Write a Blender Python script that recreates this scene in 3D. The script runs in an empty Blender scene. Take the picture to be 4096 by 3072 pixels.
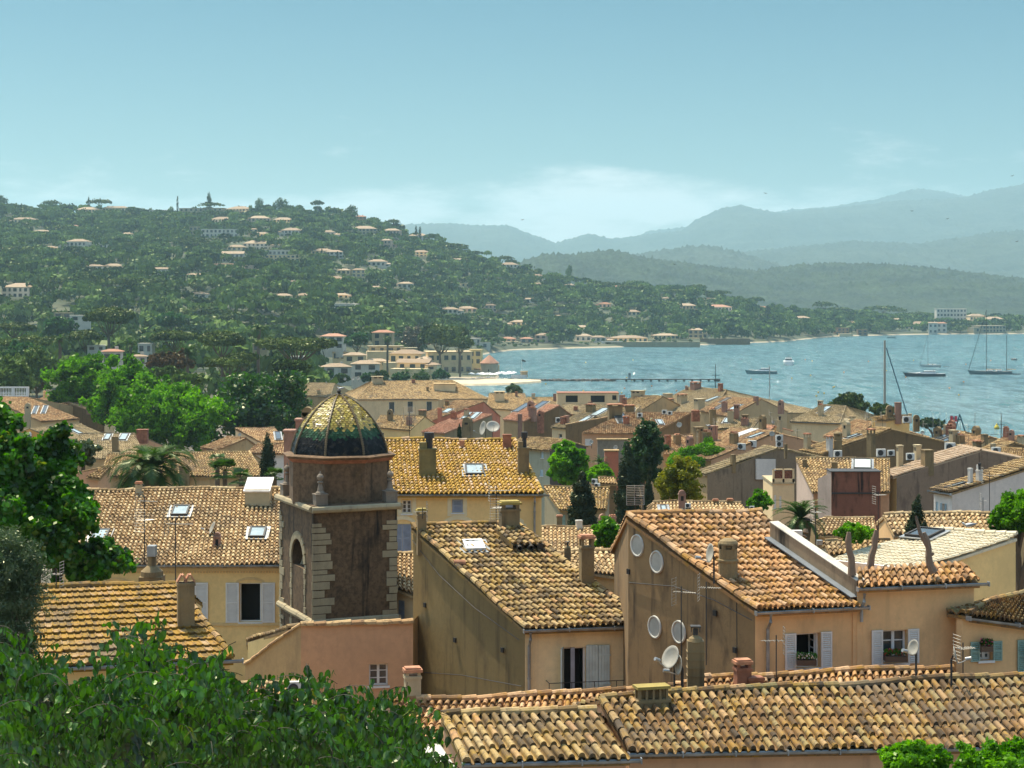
import bpy, math, random
import numpy as np
from mathutils import Vector

# ------------------------------------------------------------------ camera, sky, sun, exposure
F = 7643.0; CX = 2048.0; HY = 1163.0; CAMZ = 45.0
sc = bpy.context.scene
COL = sc.collection
cam_d = bpy.data.cameras.new('camera'); cam = bpy.data.objects.new('camera', cam_d); COL.objects.link(cam)
cam.location = (0, 0, CAMZ); cam.rotation_euler = (math.radians(90), 0, 0)
cam_d.sensor_width = 36; cam_d.lens = F / 4096 * 36; cam_d.shift_y = -(1536 - HY) / 4096
cam_d.clip_start = 1; cam_d.clip_end = 40000
sc.camera = cam
SUN_AZ = math.radians(-38); SUN_EL = math.radians(64)      # azimuth measured from +Y (view direction), negative = to the left
wd = bpy.data.worlds.new('World'); sc.world = wd; wd.use_nodes = True
wn = wd.node_tree.nodes; wl = wd.node_tree.links
bg = wn['Background']; bg.inputs['Strength'].default_value = 0.12
sky = wn.new('ShaderNodeTexSky'); sky.sky_type = 'NISHITA'; sky.sun_disc = False
sky.sun_elevation = SUN_EL; sky.sun_rotation = SUN_AZ
sky.altitude = 0; sky.air_density = 1.0; sky.dust_density = 1.0; sky.ozone_density = 1.2
# thin cloud bank low over the hills, procedural on the view direction of the sky itself
tc = wn.new('ShaderNodeTexCoord'); sep = wn.new('ShaderNodeSeparateXYZ'); wl.new(tc.outputs['Generated'], sep.inputs[0])
mp = wn.new('ShaderNodeMapping'); mp.inputs['Scale'].default_value = (5.5, 5.5, 21); wl.new(tc.outputs['Generated'], mp.inputs[0])
nz = wn.new('ShaderNodeTexNoise'); nz.inputs['Scale'].default_value = 1.7; nz.inputs['Detail'].default_value = 9; nz.inputs['Roughness'].default_value = .58
wl.new(mp.outputs[0], nz.inputs['Vector'])
hr = wn.new('ShaderNodeMapRange'); hr.inputs['From Min'].default_value = .015; hr.inputs['From Max'].default_value = .085
hr.inputs['To Min'].default_value = .26; hr.inputs['To Max'].default_value = -.16; wl.new(sep.outputs['Z'], hr.inputs['Value'])
ad = wn.new('ShaderNodeMath'); ad.operation = 'ADD'; wl.new(nz.outputs['Fac'], ad.inputs[0]); wl.new(hr.outputs[0], ad.inputs[1])
cr = wn.new('ShaderNodeMapRange'); cr.interpolation_type = 'SMOOTHSTEP'; cr.inputs['From Min'].default_value = .49; cr.inputs['From Max'].default_value = .70
cr.inputs['To Min'].default_value = 0; cr.inputs['To Max'].default_value = .85
wl.new(ad.outputs[0], cr.inputs['Value'])
mx = wn.new('ShaderNodeMix'); mx.data_type = 'RGBA'
tint = wn.new('ShaderNodeMix'); tint.data_type = 'RGBA'; tint.blend_type = 'MULTIPLY'; tint.inputs['Factor'].default_value = 1
tint.inputs['B'].default_value = (.94, .99, .98, 1)
el = wn.new('ShaderNodeValToRGB'); wl.new(sep.outputs['Z'], el.inputs[0]); ee = el.color_ramp.elements
for p_, v_ in ((0, (.46, .53, .54)), (.07, (.285, .415, .455)), (.16, (.185, .34, .38)), (.25, (.35, .37, .36))): e_ = ee.new(p_) if p_ else ee[0]; e_.color = tuple(c_ / 2.2 for c_ in v_) + (1,)
ee[-1].position = .5; ee[-1].color = (1, .97, .82, 1)
s2 = wn.new('ShaderNodeVectorMath'); s2.operation = 'SCALE'; s2.inputs['Scale'].default_value = 2.2; wl.new(el.outputs[0], s2.inputs[0])
vm = wn.new('ShaderNodeVectorMath'); vm.operation = 'MULTIPLY'; wl.new(sky.outputs[0], vm.inputs[0]); wl.new(s2.outputs[0], vm.inputs[1])
wl.new(vm.outputs[0], tint.inputs['A'])
wl.new(cr.outputs[0], mx.inputs['Factor']); wl.new(tint.outputs['Result'], mx.inputs['A']); mx.inputs['B'].default_value = (5.8, 6.0, 5.9, 1)
wl.new(mx.outputs['Result'], bg.inputs['Color'])
sl = bpy.data.lights.new('sun', 'SUN'); sun = bpy.data.objects.new('sun', sl); COL.objects.link(sun)
sl.energy = 4.6; sl.angle = math.radians(.5); sl.color = (1, .90, .70)
sd = Vector((math.sin(SUN_AZ) * math.cos(SUN_EL), math.cos(SUN_AZ) * math.cos(SUN_EL), math.sin(SUN_EL)))
sun.rotation_euler = sd.to_track_quat('Z', 'Y').to_euler(); sun.location = (0, 0, 300)
sc.view_settings.view_transform = 'Standard'; sc.view_settings.look = 'None'
sc.view_settings.exposure = 0.52; sc.view_settings.gamma = 1
sc.render.engine = 'CYCLES'
cy = sc.cycles; cy.use_denoising = True; cy.max_bounces = 6; cy.diffuse_bounces = 3; cy.glossy_bounces = 2
cy.transmission_bounces = 2; cy.volume_bounces = 1; cy.transparent_max_bounces = 4; cy.caustics_reflective = False; cy.caustics_refractive = False
cy.sample_clamp_indirect = 4
try: cy.denoiser = 'OPENIMAGEDENOISE'; cy.denoising_input_passes = 'RGB_ALBEDO_NORMAL'
except Exception: pass

# ------------------------------------------------------------------ helpers
RS = random.Random(7); RN = np.random.default_rng(7)
V3 = lambda *a: np.array(a, float)
ZUP = V3(0, 0, 1)
def nrm(v): v = np.asarray(v, float); return v / (np.linalg.norm(v) + 1e-12)
def ray(sx, sy): return V3((sx - CX) / F, 1.0, -(sy - HY) / F)
CAM = V3(0, 0, CAMZ)
def at(sx, sy, Y): return CAM + ray(sx, sy) * Y
def hit(sx, sy, P, n):
    d = ray(sx, sy); return CAM + d * (np.dot(P - CAM, n) / np.dot(d, n))

MATS = {}
def new_mat(name):
    m = bpy.data.materials.new(name); m.use_nodes = True; nt = m.node_tree
    return m, nt.nodes, nt.links, nt.nodes['Principled BSDF']
def rgba(c): return (c[0], c[1], c[2], 1)
def ramp(n, stops):
    r = n.new('ShaderNodeValToRGB'); e = r.color_ramp.elements
    while len(e) < len(stops): e.new(.5)
    for i, (p, c) in enumerate(stops): e[i].position = p; e[i].color = rgba(c)
    return r
def mixn(n, l, fac, a, b, mode='MIX'):
    m = n.new('ShaderNodeMix'); m.data_type = 'RGBA'; m.blend_type = mode
    for s, v in (('Factor', fac), ('A', a), ('B', b)):
        if hasattr(v, 'is_linked') or hasattr(v, 'links'): l.new(v, m.inputs[s])
        elif isinstance(v, (int, float)): m.inputs[s].default_value = v
        else: m.inputs[s].default_value = rgba(v)
    return m.outputs['Result']
def noise(n, l, scale, detail=5, rough=.55, vec=None, mapscale=None, out='Fac'):
    t = n.new('ShaderNodeTexNoise'); t.inputs['Scale'].default_value = scale; t.inputs['Detail'].default_value = detail; t.inputs['Roughness'].default_value = rough
    if vec is None:
        g = n.new('ShaderNodeNewGeometry'); vec = g.outputs['Position']
    if mapscale:
        m = n.new('ShaderNodeMapping'); m.inputs['Scale'].default_value = mapscale; l.new(vec, m.inputs[0]); vec = m.outputs[0]
    l.new(vec, t.inputs['Vector']); return t.outputs[out]
def mrange(n, l, v, a, b, c=0., d=1.):
    m = n.new('ShaderNodeMapRange'); m.interpolation_type = 'SMOOTHSTEP'; l.new(v, m.inputs['Value'])
    for k, x in (('From Min', a), ('From Max', b), ('To Min', c), ('To Max', d)): m.inputs[k].default_value = x
    return m.outputs[0]
def bump(n, l, b, h, st, dist=.02):
    x = n.new('ShaderNodeBump'); x.inputs['Strength'].default_value = st; x.inputs['Distance'].default_value = dist
    l.new(h, x.inputs['Height']); l.new(x.outputs[0], b.inputs['Normal'])
def flat(name, c, rough=.6, metal=0., var=.12, scale=3.):
    if name in MATS: return MATS[name]
    m, n, l, b = new_mat(name)
    k = noise(n, l, scale)
    l.new(mixn(n, l, mrange(n, l, k, .3, .7), [x * (1 - var) for x in c], [min(1, x * (1 + var)) for x in c]), b.inputs['Base Color'])
    b.inputs['Roughness'].default_value = rough; b.inputs['Metallic'].default_value = metal
    MATS[name] = m; return m
def plaster(name, c, grime=(.12, .09, .065), amt=.35, streak=.5, lich=0., fw=.35):
    """weathered render: mottled colour, rain streaks and patches with shapes of their own"""
    if name in MATS: return MATS[name]
    m, n, l, b = new_mat(name)
    g = n.new('ShaderNodeNewGeometry'); P = g.outputs['Position']
    big = noise(n, l, .35, 6, .6, P); fine = noise(n, l, 5, 6, .65, P)
    st = noise(n, l, 1.0, 5, .6, P, (2.6, 2.6, .22)); st2 = noise(n, l, 1.0, 7, .65, P, (1.1, 1.1, .5))
    col = mixn(n, l, mrange(n, l, big, .3, .7), [x * .88 for x in c], [min(1, x * 1.08) for x in c])
    col = mixn(n, l, mrange(n, l, fine, .35, .68, 0, min(1, fw * 1.2)), col, [x * (.8 if fw < .5 else .45) for x in c])
    col = mixn(n, l, mrange(n, l, st2, .5, .72, 0, amt), col, grime)
    col = mixn(n, l, mrange(n, l, st, .52, .78, 0, amt * streak * 2), col, [x * .7 for x in grime])
    if lich: col = mixn(n, l, mrange(n, l, noise(n, l, 2.2, 8, .7, P), .58, .7, 0, lich), col, (.34, .21, .03))
    ab = n.new('ShaderNodeMath'); ab.operation = 'SUBTRACT'; l.new(noise(n, l, .55, 9, .72, P), ab.inputs[0]); ab.inputs[1].default_value = .5
    a2 = n.new('ShaderNodeMath'); a2.operation = 'ABSOLUTE'; l.new(ab.outputs[0], a2.inputs[0])
    col = mixn(n, l, mrange(n, l, a2.outputs[0], .0, .006, min(.55, amt * .9), 0), col, [x * .45 for x in c])
    l.new(col, b.inputs['Base Color']); b.inputs['Roughness'].default_value = .9
    bump(n, l, b, fine, .25, .02); MATS[name] = m; return m
def tilemat(name, stops, lichen=None, amt=.6, dirt=.5, lo=.5, hi=.62, scale=2.2):
    if name in MATS: return MATS[name]
    m, n, l, b = new_mat(name)
    a = n.new('ShaderNodeAttribute'); a.attribute_name = 'rnd'
    r = ramp(n, stops); l.new(a.outputs['Fac'], r.inputs[0]); col = r.outputs[0]
    g = n.new('ShaderNodeNewGeometry'); P = g.outputs['Position']
    if lichen:
        col = mixn(n, l, mrange(n, l, noise(n, l, scale, 8, .72, P), lo, hi, 0, amt), col, lichen)
        col = mixn(n, l, mrange(n, l, noise(n, l, 9, 6, .8, P), .56, .66, 0, amt * .8), col, [x * .8 for x in lichen])
    col = mixn(n, l, mrange(n, l, noise(n, l, 6.3, 7, .75, P), .5, .64, 0, dirt), col, (.05, .04, .03))
    col = mixn(n, l, mrange(n, l, noise(n, l, .45, 5, .6, P), .48, .72, 0, dirt * .8), col, (.13, .10, .07))
    l.new(col, b.inputs['Base Color']); b.inputs['Roughness'].default_value = .88
    bump(n, l, b, noise(n, l, 30, 4, .7, P), .3, .01)
    MATS[name] = m; return m
def leafmat(name, dark, light, trans=.45, gloss=.05, yel=None, clump=.35):
    if name in MATS: return MATS[name]
    m, n, l, b = new_mat(name)
    a = n.new('ShaderNodeAttribute'); a.attribute_name = 'rnd'
    g = n.new('ShaderNodeNewGeometry'); P = g.outputs['Position']
    k = noise(n, l, clump, 4, .6, P)
    ad = n.new('ShaderNodeMath'); ad.operation = 'MULTIPLY_ADD'; l.new(a.outputs['Fac'], ad.inputs[0]); ad.inputs[1].default_value = .6
    sc_ = mrange(n, l, k, .3, .7, -.18, .55); l.new(sc_, ad.inputs[2])
    col = mixn(n, l, ad.outputs[0], dark, light)
    oi = n.new('ShaderNodeObjectInfo')
    if yel: col = mixn(n, l, mrange(n, l, a.outputs['Fac'], .86, .93), col, yel)
    d = n.new('ShaderNodeBsdfDiffuse'); t = n.new('ShaderNodeBsdfTranslucent'); gl = n.new('ShaderNodeBsdfGlossy')
    gl.inputs['Roughness'].default_value = .38; gl.inputs['Color'].default_value = (.8, .85, .65, 1)
    l.new(col, d.inputs[0])
    hs = n.new('ShaderNodeHueSaturation'); hs.inputs['Saturation'].default_value = 1.15; hs.inputs['Value'].default_value = 1.6; l.new(col, hs.inputs['Color']); l.new(hs.outputs[0], t.inputs[0])
    m1 = n.new('ShaderNodeMixShader'); m1.inputs[0].default_value = trans; l.new(d.outputs[0], m1.inputs[1]); l.new(t.outputs[0], m1.inputs[2])
    m2 = n.new('ShaderNodeMixShader'); m2.inputs[0].default_value = gloss; l.new(m1.outputs[0], m2.inputs[1]); l.new(gl.outputs[0], m2.inputs[2])
    l.new(m2.outputs[0], n['Material Output'].inputs['Surface']); MATS[name] = m; return m

class MB:
    """collects faces, builds ONE mesh object"""
    def __init__(s): s.V = []; s.n = 0; s.fl = []; s.ft = []; s.r = []
    def add(s, V, Fa, r=None):
        V = np.asarray(V, float).reshape(-1, 3)
        Fa = np.asarray(Fa, int)
        if Fa.ndim == 1: Fa = Fa[None, :]
        s.V.append(V); s.fl.append((Fa + s.n).ravel()); s.ft.append(np.full(len(Fa), Fa.shape[1], int))
        if r is None: r = RN.random(len(Fa)) if len(Fa) > 50 else np.full(len(Fa), RS.random())
        s.r.append(np.broadcast_to(np.asarray(r, float), (len(Fa),)).copy()); s.n += len(V); return s
    def poly(s, pts, r=None): return s.add(pts, [list(range(len(pts)))], r)
    def box(s, c, sz, ax=None, r=None):
        """centre c, full sizes sz, axes ax (3 rows)"""
        A = np.eye(3) if ax is None else np.asarray(ax, float); h = np.asarray(sz, float) / 2
        P = [c + A[0] * i * h[0] + A[1] * j * h[1] + A[2] * k * h[2] for i in (-1, 1) for j in (-1, 1) for k in (-1, 1)]
        return s.add(P, [(0, 1, 3, 2), (4, 6, 7, 5), (0, 4, 5, 1), (2, 3, 7, 6), (0, 2, 6, 4), (1, 5, 7, 3)], r)
    def tube(s, pts, rad, n=6, r=None, cap=True):
        pts = [np.asarray(p, float) for p in pts]
        if np.isscalar(rad): rad = [rad] * len(pts)
        ring = []; up = None
        for i, p in enumerate(pts):
            d = nrm(pts[min(i + 1, len(pts) - 1)] - pts[max(i - 1, 0)])
            a = np.cross(d, V3(0, 0, 1) if abs(d[2]) < .95 else V3(1, 0, 0)); a = nrm(a); b = np.cross(d, a)
            ring.append([p + rad[i] * (a * math.cos(t) + b * math.sin(t)) for t in np.linspace(0, 2 * math.pi, n, endpoint=False)])
        Vv = np.array(ring).reshape(-1, 3); Fa = []
        for i in range(len(pts) - 1):
            for j in range(n):
                k = (j + 1) % n; Fa.append((i * n + j, i * n + k, (i + 1) * n + k, (i + 1) * n + j))
        s.add(Vv, Fa, r)
        if cap:
            s.poly(ring[0][::-1], r); s.poly(ring[-1], r)
        return s
    def lathe(s, c, prof, n=12, r=None, ax=None, cap=False):
        """prof = [(radius, height)] about z through c"""
        A = np.eye(3) if ax is None else np.asarray(ax, float)
        Vv = []
        for (ra, h) in prof:
            for t in np.linspace(0, 2 * math.pi, n, endpoint=False): Vv.append(c + A[0] * ra * math.cos(t) + A[1] * ra * math.sin(t) + A[2] * h)
        Fa = [(i * n + j, i * n + (j + 1) % n, (i + 1) * n + (j + 1) % n, (i + 1) * n + j) for i in range(len(prof) - 1) for j in range(n)]
        s.add(Vv, Fa, r)
        if cap: s.poly(Vv[-n:], r); s.poly(Vv[:n][::-1], r)
        return s
    def build(s, name, mat, parent=None, smooth=False):
        if not s.V: return None
        Vv = np.concatenate(s.V); o0 = V3(0, 0, 0)
        root = parent
        while root is not None and root.parent is not None: root = root.parent
        if root is not None: o0 = V3(*root.location)
        else: o0 = V3(Vv[:, 0].mean(), Vv[:, 1].mean(), Vv[:, 2].min())
        me = bpy.data.meshes.new(name); fl = np.concatenate(s.fl); ft = np.concatenate(s.ft)
        me.vertices.add(len(Vv)); me.vertices.foreach_set('co', (Vv - o0).ravel())
        me.loops.add(len(fl)); me.loops.foreach_set('vertex_index', fl)
        me.polygons.add(len(ft)); me.polygons.foreach_set('loop_start', np.concatenate([[0], np.cumsum(ft)[:-1]])); me.polygons.foreach_set('loop_total', ft)
        me.polygons.foreach_set('use_smooth', np.full(len(ft), smooth))
        at_ = me.attributes.new('rnd', 'FLOAT', 'FACE'); at_.data.foreach_set('value', np.concatenate(s.r))
        me.update(calc_edges=True); me.materials.append(mat)
        o = bpy.data.objects.new(name, me); COL.objects.link(o)
        if parent is not None: o.parent = parent
        else: o.location = o0
        return o
def tag(o, label=None, cat=None, group=None, kind=None):
    if label: o['label'] = label
    if cat: o['category'] = cat
    if group: o['group'] = group
    if kind: o['kind'] = kind
    return o
def root(name, loc, label, cat, group=None):
    o = bpy.data.objects.new(name, None); COL.objects.link(o); o.empty_display_size = .2
    o.location = [float(v) for v in loc]; return tag(o, label, cat, group)
def copy_tree(o, parent=None):
    c = o.copy(); COL.objects.link(c); c.parent = parent
    for ch in [x for x in KIDS.get(o.name, [])]: copy_tree(ch, c)
    return c
KIDS = {}
def note_kids(o):
    KIDS[o.name] = [x for x in bpy.data.objects if x.parent == o]
    for x in KIDS[o.name]: note_kids(x)

# ------------------------------------------------------------------ materials
WHITE = flat('white_paint', (.74, .73, .70), .5, var=.05)
SHUT_W = flat('white_shutter', (.72, .69, .64), .5, var=.06)
SHUT_B = flat('blue_grey_shutter', (.33, .37, .45), .55)
SHUT_L = flat('pale_blue_shutter', (.42, .55, .60), .55)
SHUT_G = flat('green_grey_shutter', (.24, .36, .30), .55)
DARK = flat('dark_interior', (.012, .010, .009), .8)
GLASS = flat('window_glass', (.05, .06, .065), .08, var=.3)
SKYGL = flat('skylight_glass', (.35, .42, .43), .12, var=.15)
ZINC = flat('zinc', (.30, .31, .31), .45, .5, .25)
IRON = flat('dark_iron', (.03, .026, .024), .6)
ALU = flat('aluminium', (.42, .41, .39), .4, .5)
DISH = flat('dish_grey', (.36, .33, .27), .5)
WGL = flat('white_blind', (.72, .71, .66), .5)
ACW = flat('unit_white', (.66, .65, .60), .5)
STONE = plaster('quoin_stone', (.38, .31, .19), amt=.45)
TOWERW = plaster('tower_render', (.175, .105, .052), (.018, .011, .006), .85, .9, .0, .8)
DRUMW = plaster('drum_render', (.20, .118, .060), (.035, .022, .011), .8, .8, .12, .7)
BRICK = flat('brick_red', (.30, .12, .065), .85, var=.3)
CHIM = plaster('chimney_render', (.27, .19, .09), (.04, .03, .02), .6, .6, .35)
CHIMP = plaster('chimney_pink', (.36, .20, .14), (.05, .03, .02), .5)
CHIMC = plaster('chimney_cream', (.50, .40, .24), amt=.3)
CHIMW = plaster('chimney_white', (.66, .62, .56), amt=.3)
BARK = plaster('bark', (.13, .095, .065), amt=.5)
TERR = flat('terracotta', (.42, .19, .10), .85, var=.3)
P_OCHRE = plaster('ochre_render', (.86, .60, .25), amt=.10, streak=.3)
P_YEL = plaster('yellow_render', (.92, .64, .27), amt=.05, streak=.2)
P_CREAM = plaster('cream_render', (.80, .60, .34), amt=.12)
P_HERO = plaster('warm_cream_render', (.86, .67, .37), amt=.22, streak=.4)
P_ORANGE = plaster('orange_render', (.82, .51, .24), amt=.22, streak=.4)
P_PINK = plaster('pink_render', (.66, .38, .21), amt=.2)
P_SALM = plaster('salmon_render', (.60, .20, .11), amt=.25)
P_TAN = plaster('tan_render', (.55, .37, .18), amt=.3)
P_GREY = plaster('grey_render', (.36, .30, .18), amt=.4)
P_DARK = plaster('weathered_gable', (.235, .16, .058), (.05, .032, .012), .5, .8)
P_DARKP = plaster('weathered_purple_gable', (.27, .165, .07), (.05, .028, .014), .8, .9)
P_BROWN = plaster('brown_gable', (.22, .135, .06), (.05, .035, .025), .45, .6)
P_RED = plaster('red_brown_wall', (.22, .085, .05), (.03, .015, .01), .75, 1.)
P_WHITE = plaster('white_render', (.80, .74, .67), amt=.1, streak=.2)
P_GREEN = plaster('pale_green_render', (.42, .42, .30), amt=.35)
T_BASE = [(0, (.07, .045, .02)), (.25, (.24, .145, .05)), (.5, (.42, .28, .10)), (.8, (.52, .37, .17)), (1, (.46, .24, .10))]
T_PALE = [(0, (.24, .14, .06)), (.3, (.46, .30, .14)), (.6, (.60, .42, .21)), (1, (.70, .52, .28))]
T_TOWN = [(0, (.17, .10, .04)), (.3, (.36, .22, .09)), (.6, (.50, .32, .13)), (1, (.60, .42, .20))]
T_PINK = [(0, (.24, .13, .055)), (.4, (.46, .26, .12)), (.7, (.56, .35, .16)), (1, (.64, .44, .22))]
LI = (.40, .245, .02)
TL_HERO = tilemat('tiles_lichen_hero', T_BASE, (.36, .21, .02), .7, .6)
TL_RIGHT = tilemat('tiles_orange_lichen', [(0, (.13, .065, .02)), (.3, (.40, .20, .07)), (.6, (.54, .29, .12)), (1, (.60, .38, .21))], (.38, .19, .015), .75, .6)
TL_GOLD = tilemat('tiles_golden_lichen', [(0, (.24, .14, .04)), (.25, (.40, .24, .04)), (.5, (.50, .31, .05)), (.68, (.42, .24, .10)), (.8, (.60, .40, .27)), (1, (.52, .40, .28))], (.48, .285, .02), .62, .4, .42, .62)
TL_PALE = tilemat('tiles_pale', T_PALE, (.28, .20, .08), .5, .7)
TL_FLAT = tilemat('flat_tiles_lichen', [(0, (.10, .06, .02)), (.5, (.30, .165, .02)), (.85, (.34, .18, .05)), (1, (.42, .29, .17))], (.34, .185, .006), .9, .85, .44, .6, 5)
TL_BOT = tilemat('tiles_mossy', [(0, (.05, .03, .012)), (.3, (.24, .125, .04)), (.55, (.38, .25, .08)), (.75, (.22, .18, .07)), (1, (.46, .27, .12))], (.32, .17, .015), .75, .85)
TL_TOWN = tilemat('tiles_town', T_TOWN, (.26, .19, .06), .6, .8)
TL_TOWN2 = tilemat('tiles_town_dark', [(0, (.22, .16, .08)), (.5, (.38, .28, .14)), (1, (.48, .36, .20))], (.22, .16, .05), .6, .8)
TL_PINK = tilemat('tiles_pink', T_PINK, (.28, .18, .08), .5, .65)
TL_CREAM = tilemat('tiles_cream_painted', [(0, (.66, .56, .38)), (.5, (.76, .66, .47)), (1, (.80, .72, .54))], (.55, .48, .33), .3, .2)
L_PLANE = leafmat('plane_leaves', (.014, .055, .002), (.15, .37, .016), .42, .015)
L_NEAR = leafmat('near_leaves', (.004, .026, .002), (.08, .28, .006), .42, .05, (.14, .19, .03), .8)
L_HANG = leafmat('hanging_leaves', (.001, .007, .001), (.062, .20, .004), .28, .07, (.11, .14, .01), 1.7)
L_PINE = leafmat('pine_needles', (.008, .022, .005), (.12, .165, .03), .10, .02, None, .15)
L_PINEF = leafmat('wood_foliage', (.006, .020, .006), (.15, .23, .05), .10, .015, None, .035)
TWIG = flat('twig', (.035, .03, .015), .8)
L_CYP = leafmat('cypress_foliage', (.008, .018, .008), (.03, .05, .02), .15, .03, None, .8)
L_OLIVE = leafmat('olive_leaves', (.025, .055, .02), (.10, .14, .06), .3, .06)
L_YEL = leafmat('yellow_green_leaves', (.05, .075, .005), (.30, .29, .015), .4, .03)
L_BRIGHT = leafmat('bright_leaves', (.04, .15, .005), (.17, .38, .02), .45, .02)
L_PALM = leafmat('palm_fronds', (.018, .045, .010), (.055, .12, .018), .3, .04)
# ------------------------------------------------------------------ terrain
TA = [(-600, 12), (0, 20), (50, 23), (100, 22), (150, 20), (200, 17), (300, 10), (400, 5), (500, 2.2), (600, 1.8), (1100, 1.8), (20000, 1.8)]   # town slope towards the harbour
TL = [(-600, 12), (0, 20), (100, 22), (150, 19), (250, 14), (400, 13), (600, 12), (900, 13), (1100, 15), (20000, 15)]      # left side
RIDGE = [(-900, 860), (0, 850), (120, 852), (260, 855), (560, 862), (760, 862), (1000, 855), (1280, 862), (1400, 872), (1500, 905), (1620, 945), (1750, 985), (1880, 1025), (1960, 1050), (2080, 1090), (2180, 1120), (2330, 1150), (2600, 1172), (2800, 1185), (3000, 1235), (3200, 1262), (3400, 1275), (3700, 1290), (5000, 1300)]
YR = [(-900, 2250), (1300, 2250), (2000, 2150), (2600, 2050), (3200, 2150), (3600, 2300), (5000, 2400)]
YS = [(-900, 900), (1500, 1000), (1880, 1300), (2050, 1439), (2300, 1490), (2600, 1540), (2920, 1600), (2990, 1640), (3130, 1680), (3350, 1880), (3700, 1960), (4096, 1985), (5000, 2000)]
YC = [(1750, 2500), (1800, 560), (1950, 530), (3000, 515), (4096, 500), (5000, 500)]
def ip(t, x): return np.interp(x, [a for a, b in t], [b for a, b in t])
def ss(t): t = np.clip(t, 0, 1); return t * t * (3 - 2 * t)
def vn(x, y, s):
    return (np.sin(x * s + 1.3 * np.sin(y * s * .7 + 1)) + np.sin(y * s * 1.1 + 1.7 * np.sin(x * s * .6 + 2)) + .5 * np.sin((x + y) * s * 2.3)) / 2.5
def terrain(X, Y):
    X = np.asarray(X, float); Y = np.asarray(Y, float); Ys = np.maximum(Y, 1.)
    sx = np.clip(CX + F * X / Ys, -900, 5000); sx = np.where(Y < 60, np.clip(sx, 0, 4096), sx)
    left = ss((1500 - sx) / 500); lowz = ip(TL, Y) * left + ip(TA, Y) * (1 - left)
    yr = ip(YR, sx); zr = CAMZ + (HY - ip(RIDGE, sx)) / F * yr; ys = ip(YS, sx)
    t = np.clip((Y - ys) / (yr - ys), 0, 1)
    base = np.where(sx > 1700, 1.8, lowz)
    hill = base + (zr - base) * (t ** 1.15) + vn(X, Y, .009) * 7 * t * (1 - t) * 4 * np.clip(zr / 60, .1, 1)
    z = np.where(Y > ys, hill, lowz)
    z = np.where(Y > yr, zr - (Y - yr) * .12, z); z = np.maximum(z, 1.2)
    coast = sx > 1790
    sea = coast & (Y > ip(YC, sx)) & (Y < 930)
    sea |= (sx > 2010) & (Y >= 930) & (Y < ys)
    sea |= (sx > 1880) & (Y >= 1075) & (Y < ys)
    # low beach just in front of the far shore
    z = np.where(sea, -2.5, z)
    b = (sx > 1880) & (Y >= ys) & (Y < ys + 12 + 6 * np.sin(sx * .02))
    z = np.where(b, np.minimum(z, .25 + (Y - ys) * .07), z)
    sand = (sx > 1700) & (Y > 925) & (Y < 990) & ~sea
    z = np.where(sand, .7, z)
    return z
def tz(x, y): return float(terrain(x, y))
def ground_hit(sx, sy, y0=560, y1=2600):
    Yv = np.arange(y0, y1, 3.); X = (sx - CX) / F * Yv; g = CAMZ - (sy - HY) / F * Yv; T = terrain(X, Yv)
    k = np.nonzero((T >= g) & (T > .2))[0]
    if len(k): Y = Yv[k[0]]
    else: q = np.where(T > .2, (T - CAMZ) / Yv, -9); Y = Yv[int(np.argmax(q))]      # standing on the skyline
    return V3((sx - CX) / F * Y, Y, tz((sx - CX) / F * Y, Y))
def build_ground():
    cols = np.concatenate([np.arange(-900, 5001, 36.)]); Yv = np.unique(np.concatenate([np.arange(-60, 200, 20), np.arange(200, 900, 14), np.arange(900, 2400, 13), np.arange(2400, 3000, 60)])).astype(float)
    Yw = np.maximum(Yv, 30)
    X = (cols[None, :] - CX) / F * Yw[:, None]; Y = np.repeat(Yv[:, None], len(cols), 1)
    Xe = X.copy(); near = Y < 300; Xe = np.where(near, X * (300 / np.maximum(Y, 30)) ** .8 * .6 + X * .4, X)
    Z = terrain(X, Y)
    n, m = Y.shape; V = np.stack([Xe, Y, Z], -1).reshape(-1, 3)
    i, j = np.meshgrid(np.arange(n - 1), np.arange(m - 1), indexing='ij'); a = (i * m + j).ravel()
    mb = MB(); mb.add(V, np.stack([a, a + 1, a + m + 1, a + m], 1), .5)
    mt, nn, ll, b = new_mat('ground_mat')
    g = nn.new('ShaderNodeNewGeometry'); sp = nn.new('ShaderNodeSeparateXYZ'); ll.new(g.outputs['Position'], sp.inputs[0])
    k = noise(nn, ll, .03, 8, .65, g.outputs['Position'])
    green = mixn(nn, ll, mrange(nn, ll, k, .35, .65), (.035, .05, .02), (.10, .10, .05))
    town = mixn(nn, ll, mrange(nn, ll, k, .35, .65), (.10, .085, .06), (.16, .13, .10))
    c = mixn(nn, ll, mrange(nn, ll, sp.outputs['Y'], 500, 620), town, green)
    c = mixn(nn, ll, mrange(nn, ll, sp.outputs['Z'], 0.7, 1.05), (.38, .31, .21), c)
    ll.new(c, b.inputs['Base Color']); b.inputs['Roughness'].default_value = .95
    o = mb.build('ground', mt, None, True); tag(o, kind='structure')
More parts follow.
